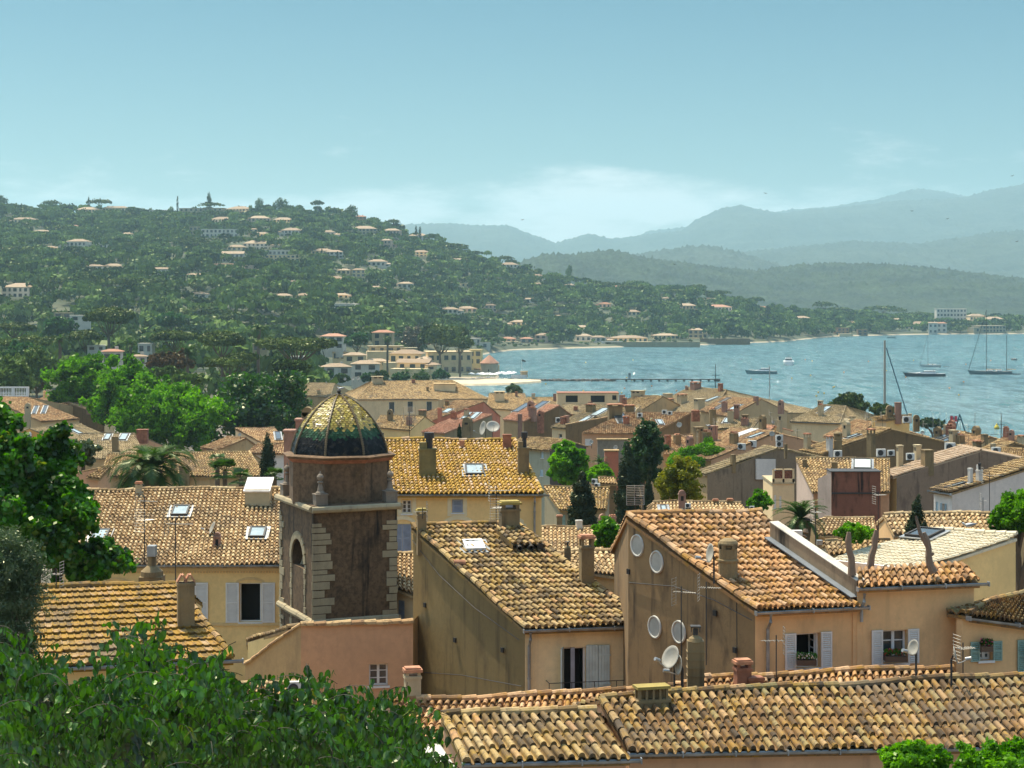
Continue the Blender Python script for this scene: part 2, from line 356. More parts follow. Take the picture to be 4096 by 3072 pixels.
def far_range(name, ylist, prof, Y, depth, mat, base=-1., rough=6., seed=1, sxr=(-900, 5000), step=9, lump=(9., 60)):
    """a real ridge with a near and a far flank"""
    cols = np.arange(sxr[0], sxr[1] + 1, step); X = (cols - CX) / F
    rows = [(-1., 0), (-.8, .16), (-.6, .36), (-.42, .56), (-.26, .76), (-.12, .92), (0, 1.), (.3, .7), (1, 0)]
    tt = np.concatenate([np.linspace(-1, 0, lump[1]), [.06, .3, 1]]); rows = [(t_, float(np.interp(t_, [a for a, b in rows], [b for a, b in rows]))) for t_ in tt]
    V = []; r = np.random.default_rng(seed)
    zr = CAMZ + (HY - ip(prof, cols)) / F * Y
    for (t, h) in rows:
        yy = Y + t * depth; xx = X * Y + 0
        fold = vn(xx + seed * 300, yy * 1.4, 5. / depth * 2.2) * .10 * (1 - abs(2 * h - 1)) + vn(xx, yy * 2, 14. / depth * 2) * .04 * (1 - abs(2 * h - 1))
        z = base + (zr - base) * np.clip(h + fold, 0, 1.02) + (vn(xx * 3.1, yy, rough / 100.) * rough * .28 * (.2 + .8 * h)) + np.abs(r.normal(0, .55, len(cols))) * lump[0] * (.35 if t > .01 else 1.) * min(1., .25 + h)
        V.append(np.stack([xx, np.full_like(xx, yy), z], 1))
    V = np.array(V); n, m = len(rows), len(cols); i, j = np.meshgrid(np.arange(n - 1), np.arange(m - 1), indexing='ij'); a = (i * m + j).ravel()
    mb = MB(); mb.add(V.reshape(-1, 3), np.stack([a, a + 1, a + m + 1, a + m], 1), .5)
    o = mb.build(name, mat, None, True); tag(o, kind='structure'); return o

# ------------------------------------------------------------------ tiles
def wob(P):
    x, y = P[..., 0], P[..., 1]
    return .030 * np.sin(x * .9 + y * .7) + .034 * np.sin(x * .41 - y * .53 + 1) + .018 * np.sin(x * 2.1 - y * 1.3) - .02
def arch(nc, nh):
    """one tile module across: cover arch then channel"""
    t = np.linspace(0, math.pi, nc); a = .31 - .31 * np.cos(t); h = np.sin(t)
    if nh: t2 = np.linspace(0, math.pi, nh + 2)[1:]; a = np.append(a, .81 - .19 * np.cos(t2)); h = np.append(h, -.7 * np.sin(t2))
    else: a = np.append(a, 1.); h = np.append(h, 0.)
    return a, h
def tiles_quad(mb, A, B, C, D, pitch=.21, row=.34, rad=.075, step=.035, lod=1, jit=.008, skew=0.):
    """A,B = upper left/right, C,D = lower right/left. bilinear so that columns follow both verges"""
    A, B, C, D = [np.asarray(p, float) for p in (A, B, C, D)]
    n = nrm(np.cross(C - A, B - D)); n = n if n[2] > 0 else -n
    wid = (np.linalg.norm(B - A) + np.linalg.norm(C - D)) / 2; ln = (np.linalg.norm(D - A) + np.linalg.norm(C - B)) / 2
    nc = max(1, int(round(wid / pitch))); nr = max(1, int(round(ln / row)))
    a, h = arch({0: 3, 1: 5, 2: 7}[lod], {0: 0, 1: 1, 2: 3}[lod]); k = len(a)
    i, j = np.meshgrid(np.arange(nc), np.arange(nr), indexing='ij'); i = i.ravel(); j = j.ravel(); N = len(i)
    cj = RN.normal(0, jit * .9, nc)[i]; hj = RN.normal(0, jit, N); sl = RN.normal(0, .05, N); tilt = RN.normal(0, jit * .8, N); gap = RN.normal(0, .035, N)
    def pt(s, t): s = s[..., None]; t = t[..., None]; return (A * (1 - s) + B * s) * (1 - t) + (D * (1 - s) + C * s) * t
    S = (i[:, None] + a[None, :] + cj[:, None] * 1.5) / nc
    t0 = (j - .02) / nr; t1 = (j + 1 + gap) / nr
    up = pt(S, np.broadcast_to(t0[:, None], S.shape)) + n * ((h[None, :] * rad * .86) + (hj)[:, None])[..., None]
    lo_h = h[None, :] * rad + (step + hj + tilt)[:, None]
    Sl = S + (sl[:, None] * .35) / nc
    T1 = np.broadcast_to(t1[:, None], S.shape)
    lo = pt(Sl, T1) + n * lo_h[..., None]
    cap = pt(Sl, T1) + n * (h[None, :] * rad * .7 - .01)[..., None]
    V = np.concatenate([up, lo, cap], 1).reshape(-1, 3); V[:, 2] += wob(V); b = (np.arange(N) * 3 * k)[:, None]
    q = np.arange(k - 1)[None, :]
    f1 = np.stack([b + q, b + q + 1, b + k + q + 1, b + k + q], -1); f2 = np.stack([b + k + q, b + k + q + 1, b + 2 * k + q + 1, b + 2 * k + q], -1)
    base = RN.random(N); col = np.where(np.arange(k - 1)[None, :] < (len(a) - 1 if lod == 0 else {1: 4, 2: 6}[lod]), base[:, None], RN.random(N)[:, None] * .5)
    Fa = np.concatenate([f1.reshape(-1, 4), f2.reshape(-1, 4)]); r = np.concatenate([col.ravel(), (col * .35).ravel()])  # tile ends coloured darker, shade between the rows painted in
    mb.add(V, Fa, r)
def flat_tiles(mb, A, B, C, D, pitch=.2, row=.35):
    A, B, C, D = [np.asarray(p, float) for p in (A, B, C, D)]
    n = nrm(np.cross(C - A, B - D)); n = n if n[2] > 0 else -n
    nc = int(np.linalg.norm(C - D) / pitch); nr = int(np.linalg.norm(D - A) / row)
    i, j = np.meshgrid(np.arange(nc), np.arange(nr), indexing='ij'); i = i.ravel(); j = j.ravel(); N = len(i)
    a = np.array([0, .12, .2, .8, .88, 1.]); h = np.array([.022, .022, 0, 0, .022, .022]); k = 6
    hj = RN.normal(0, .006, N); g = RN.normal(0, .04, N)
    def pt(s, t): s = s[..., None]; t = t[..., None]; return (A * (1 - s) + B * s) * (1 - t) + (D * (1 - s) + C * s) * t
    S = (i[:, None] + a[None, :]) / nc; one = np.ones_like(S)
    up = pt(S, one * (j / nr)[:, None]) + n * (h[None, :] + hj[:, None])[..., None]
    T1 = one * ((j + 1.02 + g) / nr)[:, None]
    lo = pt(S, T1) + n * (h[None, :] + .065 + hj[:, None])[..., None]; cap = pt(S, T1) - n * .01
    V = np.concatenate([up, lo, cap], 1).reshape(-1, 3); b = (np.arange(N) * 3 * k)[:, None]; q = np.arange(k - 1)[None, :]
    f1 = np.stack([b + q, b + q + 1, b + k + q + 1, b + k + q], -1); f2 = np.stack([b + k + q, b + k + q + 1, b + 2 * k + q + 1, b + 2 * k + q], -1)
    c = np.repeat(RN.random(N), k - 1); mb.add(V, np.concatenate([f1.reshape(-1, 4), f2.reshape(-1, 4)]), np.concatenate([c, c * .5]))  # front edges take a darker tone, shade under each row painted in
def cap_row(mb, p0, p1, r=.1, ln=.42, n=6, lift=.02):
    """half round tiles laid end to end along p0-p1 (ridge or verge)"""
    p0 = np.asarray(p0, float); p1 = np.asarray(p1, float); L = np.linalg.norm(p1 - p0); k = max(1, int(L / ln)); d = (p1 - p0) / L
    s = nrm(np.cross(d, ZUP)); u = np.cross(s, d)
    t = np.linspace(-.25, math.pi + .25, n)
    for i in range(k):
        a = p0 + d * (L * i / k - .02); b = p0 + d * (L * (i + 1) / k); jz = RS.gauss(0, .008); js = RS.gauss(0, .008)
        r0, r1 = r * .88, r * 1.04
        Va = [a + s * (math.cos(x) * r0 + js) + u * (math.sin(x) * r0 + lift + jz) for x in t]; Vb = [b + s * (math.cos(x) * r1 - js) + u * (math.sin(x) * r1 + lift + .012 + jz) for x in t]
        V = [p_ + ZUP * wob(p_) for p_ in Va + Vb]; Vb = V[n:]; Fa = [(q, q + 1, n + q + 1, n + q) for q in range(n - 1)]; c = RS.random(); mb.add(V, Fa, c); mb.poly(Vb, c * .4)  # closed tile end coloured darker for the shade in its hollow

# ------------------------------------------------------------------ walls and windows
class Frame:
    """wall plane: a = along, z = up, n = outward"""
    def __init__(s, P0, P1, toward=None):
        s.P0 = np.asarray(P0, float); d = np.asarray(P1, float) - s.P0; d[2] = 0; s.L = np.linalg.norm(d); s.a = d / s.L
        s.n = np.cross(s.a, ZUP)
        t = CAM - s.P0 if toward is None else toward
        if np.dot(s.n[:2], t[:2]) < 0: s.n = -s.n
        s.n = nrm(s.n)
    def p(s, a, z, out=0.): q = s.P0 + s.a * a + s.n * out; return V3(q[0], q[1], z)
    def im(s, sx, sy):
        q = hit(sx, sy, s.P0, s.n); return float(np.dot(q - s.P0, s.a)), float(q[2])
def wall_holes(mb, fr, zt0, zt1, zb, rects, depth=.22):
    """wall in plane fr from a=0..L, sloping top, with rectangular openings and their reveals"""
    xs = sorted(set([0., fr.L] + [min(max(v, .02), fr.L - .02) for r in rects for v in (r[0], r[1])]))
    top = lambda x: zt0 + (zt1 - zt0) * x / fr.L
    zt = min(zt0, zt1) - .01
    zs = sorted(set([zb, zt] + [min(max(v, zb + .02), zt - .02) for r in rects for v in (r[2], r[3])]))
    def hole(x, z): return any(r[0] < x < r[1] and r[2] < z < r[3] for r in rects)
    for i in range(len(xs) - 1):
        for j in range(len(zs) - 1):
            if hole((xs[i] + xs[i + 1]) / 2, (zs[j] + zs[j + 1]) / 2): continue
            mb.poly([fr.p(xs[i], zs[j]), fr.p(xs[i + 1], zs[j]), fr.p(xs[i + 1], zs[j + 1]), fr.p(xs[i], zs[j + 1])], .5)
        mb.poly([fr.p(xs[i], zt), fr.p(xs[i + 1], zt), fr.p(xs[i + 1], top(xs[i + 1])), fr.p(xs[i], top(xs[i]))], .5)
    for (a0, a1, z0, z1) in rects:
        c = [(a0, z0), (a1, z0), (a1, z1), (a0, z1)]
        for k in range(4):
            (x, z), (x2, z2) = c[k], c[(k + 1) % 4]; mb.poly([fr.p(x, z), fr.p(x2, z2), fr.p(x2, z2, -depth), fr.p(x, z, -depth)], .5)
def bx(mb, fr, a0, a1, z0, z1, o0, o1, r=None):
    mb.box(fr.p((a0 + a1) / 2, (z0 + z1) / 2, (o0 + o1) / 2), (abs(a1 - a0), abs(o1 - o0), abs(z1 - z0)), (fr.a, fr.n, ZUP), r)
def louvre(fr, a0, a1, z0, z1, o, mat, parent, near=True, name='shutter'):
    mb = MB(); t = .035; w = min(.07, (a1 - a0) * .14)
    bx(mb, fr, a0, a0 + w, z0, z1, o, o + t); bx(mb, fr, a1 - w, a1, z0, z1, o, o + t)
    for z in (z0, (z0 + z1) / 2 - w / 2, z1 - w): bx(mb, fr, a0 + w, a1 - w, z, z + w, o, o + t)
    bx(mb, fr, a0 + w, a1 - w, z0 + w, z1 - w, o, o + .006)
    if near:
        n = max(5, int((z1 - z0) / .065))
        for i in range(n):
            z = z0 + w + (z1 - z0 - 2 * w) * (i + .5) / n; c = fr.p((a0 + a1) / 2, z, o + t * .55)
            u = nrm(fr.n * .75 - ZUP * .66); v = np.cross(fr.a, u); mb.box(c, (a1 - a0 - 2 * w, .038, .008), (fr.a, u, v))
    return mb.build(name, mat, parent)
def window(fr, parent, rect, kind='plain', shut=None, frame=None, near=True, sl=None, sr=None, name='window'):
    """rect in wall coords. kind: plain, open (dark room), closed (louvres fill the hole)"""
    a0, a1, z0, z1 = rect; frame = frame or WHITE; d = .16
    f = MB(); w = .06 if near else .07
    if kind != 'closed':
        for (x0, x1, y0, y1) in ((a0, a0 + w, z0, z1), (a1 - w, a1, z0, z1), (a0 + w, a1 - w, z0, z0 + w), (a0 + w, a1 - w, z1 - w, z1)): bx(f, fr, x0, x1, y0, y1, -d - .05, -d)
        if kind == 'plain' and near:
            m = (a0 + a1) / 2; bx(f, fr, m - .045, m + .045, z0 + w, z1 - w, -d - .05, -d + .01)
            for i in (1, 2):
                z = z0 + (z1 - z0) * i / 3; bx(f, fr, a0 + w, a1 - w, z - .015, z + .015, -d - .04, -d - .005)
    bx(f, fr, a0 - .06, a1 + .06, z0 - .07, z0 - .004, -d, .07)
    o = f.build(name, frame, parent)
    g = MB()
    if kind == 'open':
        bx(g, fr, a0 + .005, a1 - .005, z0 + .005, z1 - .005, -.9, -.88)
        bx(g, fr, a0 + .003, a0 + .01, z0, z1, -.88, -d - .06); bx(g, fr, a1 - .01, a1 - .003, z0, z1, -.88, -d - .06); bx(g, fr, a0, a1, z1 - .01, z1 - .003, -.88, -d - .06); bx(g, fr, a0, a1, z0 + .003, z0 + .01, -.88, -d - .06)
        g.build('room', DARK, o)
        if near:   # a leaf of the window swung in against the right reveal
            h = MB(); 
            for x in (0, .36): bx(h, fr, a1 - .09, a1 - .05, z0 + .03, z1 - .03, -d - .1 - x, -d - .06 - x)
            for i in range(5): z = z0 + .05 + (z1 - z0 - .12) * i / 4; bx(h, fr, a1 - .085, a1 - .055, z, z + .03, -d - .42, -d - .06)
            h.build('casement', frame, o)
    elif kind == 'plain':
        bx(g, fr, a0 + .01, a1 - .01, z0 + .01, z1 - .01, -d - .045, -d - .03); g.build('pane', GLASS, o)
    else:
        m = (a0 + a1) / 2; sh = shut or SHUT_B
        if a1 - a0 > .75: louvre(fr, a0 + .01, m - .005, z0 + .01, z1 - .01, -.06, sh, o, near); louvre(fr, m + .005, a1 - .01, z0 + .01, z1 - .01, -.06, sh, o, near)
        else: louvre(fr, a0 + .01, a1 - .01, z0 + .01, z1 - .01, -.06, sh, o, near)
    if sl: louvre(fr, a0 - sl, a0 - .015, z0 - .02, z1 + .02, .03, shut, o, near)
    if sr: louvre(fr, a1 + .015, a1 + sr, z0 - .02, z1 + .02, .03, shut, o, near)
    return o

# ------------------------------------------------------------------ house
class H: pass
HOUSES = {}
def house(name, label, cat, Y, R0, R1, E0, E1, slope=.3, side='near', back='gable', gz=None, wall=None, gable=None, tiles=None, pitch=.21, row=.34, lod=1,
          Y1=None, wins=(), hip0=False, hip1=False, rad=.088, step=.05, over=.28, verge=False, gutter=False, group=None, flatt=False, tag_=None, near=False, ridge=True, thick=.1):
    h = H(); h.R0 = at(R0[0], R0[1], Y)
    if Y1 is None:
        dy = (R1[1] - HY)
        Y1 = Y * (R0[1] - HY) / dy
    h.R1 = at(R1[0], R1[1], Y1); h.u = nrm(h.R1 - h.R0); hd = nrm(np.cross(h.u * V3(1, 1, 0), ZUP))
    tw = {'near': V3(0, -1, 0), 'left': V3(-1, 0, 0), 'right': V3(1, 0, 0)}[side]
    if np.dot(hd, tw) < 0: hd = -hd
    h.h = hd; dv = nrm(hd - ZUP * slope); h.n = nrm(np.cross(h.u, dv)); h.n = h.n if h.n[2] > 0 else -h.n; h.dv = dv
    h.E0 = hit(E0[0], E0[1], h.R0, h.n); h.E1 = hit(E1[0], E1[1], h.R0, h.n); h.slope = slope
    def mir(P):
        d = np.dot(P - h.R0, hd); q = P - 2 * d * hd; return q
    if back == 'gable': h.B0, h.B1 = mir(h.E0), mir(h.E1)
    else: h.B0, h.B1 = h.R0.copy(), h.R1.copy()
    pts = [h.R0, h.R1, h.E0, h.E1, h.B0, h.B1]; c = np.mean(pts, 0)
    g = gz if gz is not None else tz(c[0], c[1]) - .6
    h.g = g; h.zb = g
    base = V3(c[0], c[1], g)
    h.root = r = root(name, base, label, cat, group)
    # roof
    mb = MB()
    if hip0 or hip1:
        tri = []
    kw = dict(pitch=pitch, row=row, lod=lod, rad=rad, step=step)
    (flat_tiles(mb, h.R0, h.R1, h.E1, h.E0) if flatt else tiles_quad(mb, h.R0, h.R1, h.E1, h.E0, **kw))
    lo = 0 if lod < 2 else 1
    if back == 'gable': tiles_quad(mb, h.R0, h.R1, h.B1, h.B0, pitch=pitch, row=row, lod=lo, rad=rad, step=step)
    eps = (h.R1 - h.R0) * .01
    if hip0: tiles_quad(mb, h.R0 - eps, h.R0 + eps, h.E0, h.B0, **kw)
    if hip1: tiles_quad(mb, h.R1 - eps, h.R1 + eps, h.E1, h.B1, **kw)
    dn = h.n * .03; th = h.n * thick
    def slab(P):
        P = [p - dn for p in P]; Q = [p - V3(0, 0, thick) for p in P]; mb.poly(P, .2); mb.poly(Q[::-1], .2)
        for i in range(len(P)): k = (i + 1) % len(P); mb.poly([P[i], P[k], Q[k], Q[i]], .3)
    DN = V3(0, 0, -.07); slab([p + DN for p in (h.R0, h.R1, h.E1, h.E0)])
    if back == 'gable': slab([h.R1, h.R0, h.B0, h.B1])
    if hip0: slab([h.R0, h.E0, h.B0])
    if hip1: slab([h.R1, h.B1, h.E1])
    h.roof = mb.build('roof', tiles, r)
    cr_ = MB(); big = near
    if ridge: cap_row(cr_, h.R0, h.R1, .11 if big else .1, .42 if big else .5, 6 if big else 4, .05)
    if hip0: cap_row(cr_, h.R0, h.E0, .1, .5, 4, .05)
    if hip1: cap_row(cr_, h.R1, h.E1, .1, .5, 4, .05)
    if verge in (True, 'left', 'both'): cap_row(cr_, h.R0 + h.u * .05, h.E0 + h.u * .05, .1, .38, 6, .055)
    if verge in ('right', 'both'): cap_row(cr_, h.R1 - h.u * .05, h.E1 - h.u * .05, .1, .38, 6, .055)
    if cr_.V: cr_.build('ridge_tiles', tiles, h.roof)
    # walls
    ins = .06
    def wz(q): return h.R0[2] - (np.dot(q - h.R0, hd) * slope) - .13 + np.dot(q - h.R0, h.u) * h.u[2]
    ue = nrm((h.E1 - h.E0) * V3(1, 1, 0))
    W0 = h.E0 + ue * ins - hd * over; W1 = h.E1 - ue * ins - hd * over; W0[2] = wz(W0); W1[2] = wz(W1)
    C0 = h.R0 + h.u * ins; C1 = h.R1 - h.u * ins; C0[2] -= .13; C1[2] -= .13
    if back == 'gable': X0 = mir(W0); X1 = mir(W1)
    else: X0, X1 = C0 - hd * 0.02, C1 - hd * 0.02
    h.fr = fr = Frame(W0, W1, hd); h.W0, h.W1 = W0, W1
    w = MB(); rects = []; specs = []
    for q in wins:
        x0, y0, x1, y1 = q[:4]; a0, zt = fr.im(x0, y0); a1, zb = fr.im(x1, y1)
        if a0 > a1: a0, a1 = a1, a0
        a0 = max(a0, .05); a1 = min(a1, fr.L - .05); zt = min(zt, min(W0[2], W1[2]) - .06)
        if a1 - a0 < .15 or zt - zb < .15: continue
        rects.append((a0, a1, zb, zt)); specs.append(q[4] if len(q) > 4 else {})
    wall_holes(w, fr, W0[2], W1[2], g, rects)
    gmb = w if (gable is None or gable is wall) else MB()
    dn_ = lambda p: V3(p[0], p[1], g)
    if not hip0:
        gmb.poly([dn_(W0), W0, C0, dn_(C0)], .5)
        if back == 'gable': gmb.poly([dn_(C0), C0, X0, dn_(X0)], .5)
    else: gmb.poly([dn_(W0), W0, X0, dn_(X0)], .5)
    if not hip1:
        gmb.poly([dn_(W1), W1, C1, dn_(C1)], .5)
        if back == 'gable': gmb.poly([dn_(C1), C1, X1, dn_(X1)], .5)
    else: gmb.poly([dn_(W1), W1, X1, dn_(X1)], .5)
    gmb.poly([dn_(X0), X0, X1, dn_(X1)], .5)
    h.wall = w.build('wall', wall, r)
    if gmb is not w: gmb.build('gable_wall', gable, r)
    for rc, sp_ in zip(rects, specs): window(fr, r, rc, **dict(dict(near=near), **sp_))
    if gutter:
        gt = MB(); p0 = h.E0 - ue * .05 + hd * .04; p1 = h.E1 + ue * .25 + hd * .04; p0 = p0 - ZUP * .06; p1 = p1 - ZUP * .06
        L = np.linalg.norm(p1 - p0); k = max(2, int(L / 1.3)); t = np.linspace(math.pi, 2 * math.pi, 6); s = hd
        pr = [s * math.cos(x) * .075 + ZUP * math.sin(x) * .075 for x in t]
        V = [p0 + q for q in pr] + [p1 + q for q in pr]; gt.add(V, [(i, i + 1, 7 + i, 6 + i) for i in range(5)], .5)
        gt.add([v + ZUP * .006 + (0 if 1 else 0) for v in V], [(i, i + 1, 7 + i, 6 + i) for i in range(5)], .5)
        for i in range(k + 1): q = p0 + (p1 - p0) * i / k; gt.box(q - ZUP * .02, (.03, .16, .13), (ue, hd, ZUP), .3)
        gt.build('gutter', ZINC, r)
    if tag_: HOUSES[tag_] = h
    return h
def downpipe(h, a, ztop, zbot, out=.1, mat=None):
    mb = MB(); f = h.fr; mb.tube([f.p(a, ztop + .05, .33), f.p(a, ztop - .18, .30), f.p(a, ztop - .42, out), f.p(a, zbot, out)], .05, 8)
    for z in np.arange(zbot + .5, ztop - .5, 1.6): mb.tube([f.p(a, z, out), f.p(a, z + .05, out)], .065, 8)
    return mb.build('downpipe', mat or ZINC, h.root)
def chimney(h, sx, sy, wpx, hpx, style='slab', mat=None, dratio=.8, pots=2, plane=None, capmat=None):
    P = hit(sx, sy, h.R0, h.n); w = max(.25, wpx / F * P[1]); ht = hpx / F * P[1]; d = w * dratio; u = nrm(h.u * V3(1, 1, 0)); v = np.cross(ZUP, u)
    A = (u, v, ZUP); mb = MB(); mat = mat or CHIM; cp = MB(); cm = capmat or TERR
    if style == 'round':
        mb.lathe(P, [(w * .46, -.5), (w * .46, ht * .38), (w * .5, ht * .40), (w * .5, ht * .45), (w * .44, ht * .47), (w * .44, ht * .74)], 14)
        for k in range(5): t = k * 1.2566; mb.box(P + u * math.cos(t) * w * .38 + v * math.sin(t) * w * .38 + ZUP * ht * .80, (w * .16, w * .16, ht * .14), A)
        cp.lathe(P, [(w * .2, ht * .74), (w * .34, ht * .76), (w * .34, ht * .82)], 10); cp.lathe(P, [(w * .48, ht * .84), (w * .48, ht * .88), (w * .40, ht * .95), (w * .2, ht), (.01, ht * 1.01)], 14); cm = CHIM
    else:
        body = ht * {'slab': .78, 'plain': 1., 'pots': .84, 'holes': 1., 'pipe': .62, 'arch': .85, 'open': .3}[style]
        mb.box(P + ZUP * (body / 2 - .4), (w, d, body + .8), A); mb.box(P + ZUP * (body - .05), (w * 1.12, d * 1.12, .07), A)
        if style == 'slab':
            for i in (-1, 1):
                for j in (-1, 1): mb.box(P + u * i * w * .38 + v * j * d * .38 + ZUP * (body + (ht - body) * .45), (w * .2, d * .2, (ht - body) * .9), A)
            cp.box(P + ZUP * (ht - .04), (w * 1.2, d * 1.25, .08), A); cp.box(P + ZUP * (ht + .02), (w * 1.0, d * 1.0, .05), A)
        elif style == 'open':
            for i in range(5):
                for j in (-1, 1): mb.box(P + u * w * (i - 2) * .22 + v * j * d * .4 + ZUP * (body + (ht - body) * .45), (w * .07, d * .18, (ht - body) * .9), A)
            mb.box(P + ZUP * (body + (ht - body) * .45), (w * .9, .03, (ht - body) * .88), A, .1)
            cp.box(P + ZUP * (ht - .03), (w * 1.08, d * 1.2, .07), A)
        elif style == 'pots':
            for k in range(pots):
                q = P + u * w * ((k + .5) / pots - .5) * .9 + ZUP * body; e = w * .45 / pots + .05
                for s in (-1, 1): cp.box(q + u * s * e * .5 + ZUP * (ht - body) * .5, (.045, d * .75, (ht - body) * 1.05), (nrm(u * .86 + ZUP * s * .5), v, nrm(ZUP * .86 - u * s * .5)))
        elif style == 'holes':
            for k in range(2): cp.box(P + u * w * (k - .5) * .45 - v * (d * .5 + .004) + ZUP * (ht - .28), (w * .26, .012, .26), A)
            cm = DARK; mb.box(P + ZUP * (ht + .04), (w * 1.18, d * 1.18, .07), A)
        elif style == 'pipe':
            cp.lathe(P + u * w * .1, [(w * .2, body), (w * .2, ht * .85), (w * .3, ht * .86), (w * .3, ht), (w * .26, ht)], 10, cap=True); cm = IRON
            mb.box(P - u * w * .25 + ZUP * (body + .15), (w * .45, d * .7, .3), A)
        elif style == 'arch':
            cp.box(P - v * (d * .5 + .004) + ZUP * (body - .3), (w * .4, .012, .3), A); cm = DARK
            mb.lathe(P + ZUP * body, [(w * .5, -d * .4), (w * .5, d * .4)], 12, ax=(u, ZUP, v), cap=True)
    o = mb.build('chimney', mat, h.root); cp.build('chimney_cap', cm, o); return P, ht
def skylight(h, sx, sy, wpx, hm=.8, glass=None, lift=.12, openn=0.):
    P = hit(sx, sy, h.R0, h.n); w = wpx / F * P[1]; u = h.u; v = nrm(np.cross(h.n, u)); v = v if np.dot(v, h.dv) > 0 else -v
    A = (u, v, h.n); mb = MB(); c = P + h.n * lift
    for s in (-1, 1): mb.box(c + u * s * (w / 2 - .04), (.08, hm, .12), A); mb.box(c + v * s * (hm / 2 - .04), (w - .17, .08, .12), A)
    f = MB(); f.box(P + h.n * .07, (w + .35, hm + .3, .03), A)
    o = mb.build('skylight', WHITE if glass is WGL else IRON, h.root); f.build('flashing', ZINC, o)
    g = MB(); g.box(c + h.n * .01, (w - .16, hm - .16, .03), A); g.build('pane', glass or SKYGL, o)
# ------------------------------------------------------------------ ground, sea, far ranges
build_ground()
def build_sea():
    m, n, l, b = new_mat('sea_water')
    g = n.new('ShaderNodeNewGeometry'); P = g.outputs['Position']
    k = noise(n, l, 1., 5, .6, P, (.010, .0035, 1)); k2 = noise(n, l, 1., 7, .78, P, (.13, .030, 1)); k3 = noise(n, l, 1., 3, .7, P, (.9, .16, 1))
    c = mixn(n, l, mrange(n, l, k, .35, .65), (.020, .068, .082), (.045, .115, .125)); c = mixn(n, l, mrange(n, l, k2, .42, .62, 0, .75), c, (.095, .175, .18)); c = mixn(n, l, mrange(n, l, k3, .67, .71, 0, .9), c, (.62, .66, .64))  # light ripple streaks and sun-glint specks painted into the water colour
    w1 = noise(n, l, 1., 6, .62, P, (.16, .075, 1)); bp = n.new('ShaderNodeBump'); bp.inputs['Strength'].default_value = 1.; bp.inputs['Distance'].default_value = 1.6
    w2 = noise(n, l, 1., 5, .7, P, (1.1, .55, 1)); bq = n.new('ShaderNodeBump'); bq.inputs['Strength'].default_value = 1.; bq.inputs['Distance'].default_value = .75
    l.new(w1, bp.inputs['Height']); l.new(w2, bq.inputs['Height']); l.new(bp.outputs[0], bq.inputs['Normal'])
    d = n.new('ShaderNodeBsdfDiffuse'); gl = n.new('ShaderNodeBsdfGlossy'); gl.inputs['Roughness'].default_value = .12; gl.inputs['Color'].default_value = (.9, .95, .95, 1)
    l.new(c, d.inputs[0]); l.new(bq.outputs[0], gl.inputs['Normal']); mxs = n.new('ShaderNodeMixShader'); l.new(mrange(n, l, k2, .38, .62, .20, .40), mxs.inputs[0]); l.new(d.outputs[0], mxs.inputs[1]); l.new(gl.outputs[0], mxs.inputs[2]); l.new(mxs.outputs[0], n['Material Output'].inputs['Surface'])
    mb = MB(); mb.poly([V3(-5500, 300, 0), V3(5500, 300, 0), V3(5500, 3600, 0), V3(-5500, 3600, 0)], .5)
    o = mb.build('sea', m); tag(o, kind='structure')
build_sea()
def hillmat(name, a, b2, s):
    m, n, l, b = new_mat(name); g = n.new('ShaderNodeNewGeometry'); P = g.outputs['Position']
    k = noise(n, l, s, 10, .7, P, (1, .6, 2)); k2 = noise(n, l, s * 6, 6, .7, P, (1, .6, 2))
    c = mixn(n, l, mrange(n, l, k, .36, .64), a, b2); c = mixn(n, l, mrange(n, l, k2, .45, .62, 0, .6), c, [x * .55 for x in a])
    l.new(c, b.inputs['Base Color']); b.inputs['Roughness'].default_value = 1; bump(n, l, b, k2, 1., 6.); return m
HM1 = hillmat('near_hill_woods', (.010, .026, .016), (.04, .065, .03), .012)
HM2 = hillmat('far_hill_woods', (.026, .045, .034), (.05, .07, .05), .004)
v = lambda L: [(a * 1.8517, b * 1.8517) for a, b in L]
far_range('hills', None, v([(-500, 700), (1060, 640), (1130, 566), (1180, 552), (1240, 553), (1300, 545), (1345, 548), (1400, 562), (1480, 571), (1560, 583), (1640, 588), (1700, 578), (1790, 573), (1900, 573), (1980, 581), (2060, 590), (2140, 600), (2212, 607), (2700, 625)]), 3900, 1300, HM1, rough=15, seed=1, lump=(6., 110))
far_range('hills', None, v([(-500, 700), (1160, 580), (1230, 566), (1330, 560), (1400, 548), (1452, 539), (1520, 533), (1560, 540), (1620, 556), (1690, 578), (1760, 600), (2700, 640)]), 5600, 1200, HM2, rough=7, seed=2)
far_range('hills', None, v([(-500, 700), (1350, 590), (1500, 560), (1640, 542), (1760, 531), (1840, 523), (1900, 525), (1980, 528), (2060, 517), (2140, 505), (2212, 500), (2700, 480)]), 7000, 2200, HM2, rough=8, seed=3)
far_range('mountains', None, v([(-500, 520), (800, 488), (900, 485), (960, 484), (1040, 488), (1100, 489), (1140, 505), (1200, 526), (1250, 512), (1270, 505), (1320, 518), (1370, 512), (1420, 504), (1470, 501), (1500, 478), (1560, 450), (1600, 444), (1650, 456), (1690, 461), (1760, 452), (1850, 446), (1920, 436), (2000, 433), (2090, 426), (2130, 413), (2212, 398), (2400, 370), (2700, 360)]), 10500, 3000, HM2, rough=6, seed=4)
far_range('mountains', None, v([(-500, 620), (1300, 560), (1400, 500), (1500, 490), (1700, 455), (1800, 447), (1890, 432), (1950, 415), (1990, 409), (2040, 415), (2090, 426), (2300, 450), (2700, 470)]), 12500, 2400, HM2, rough=6, seed=5)

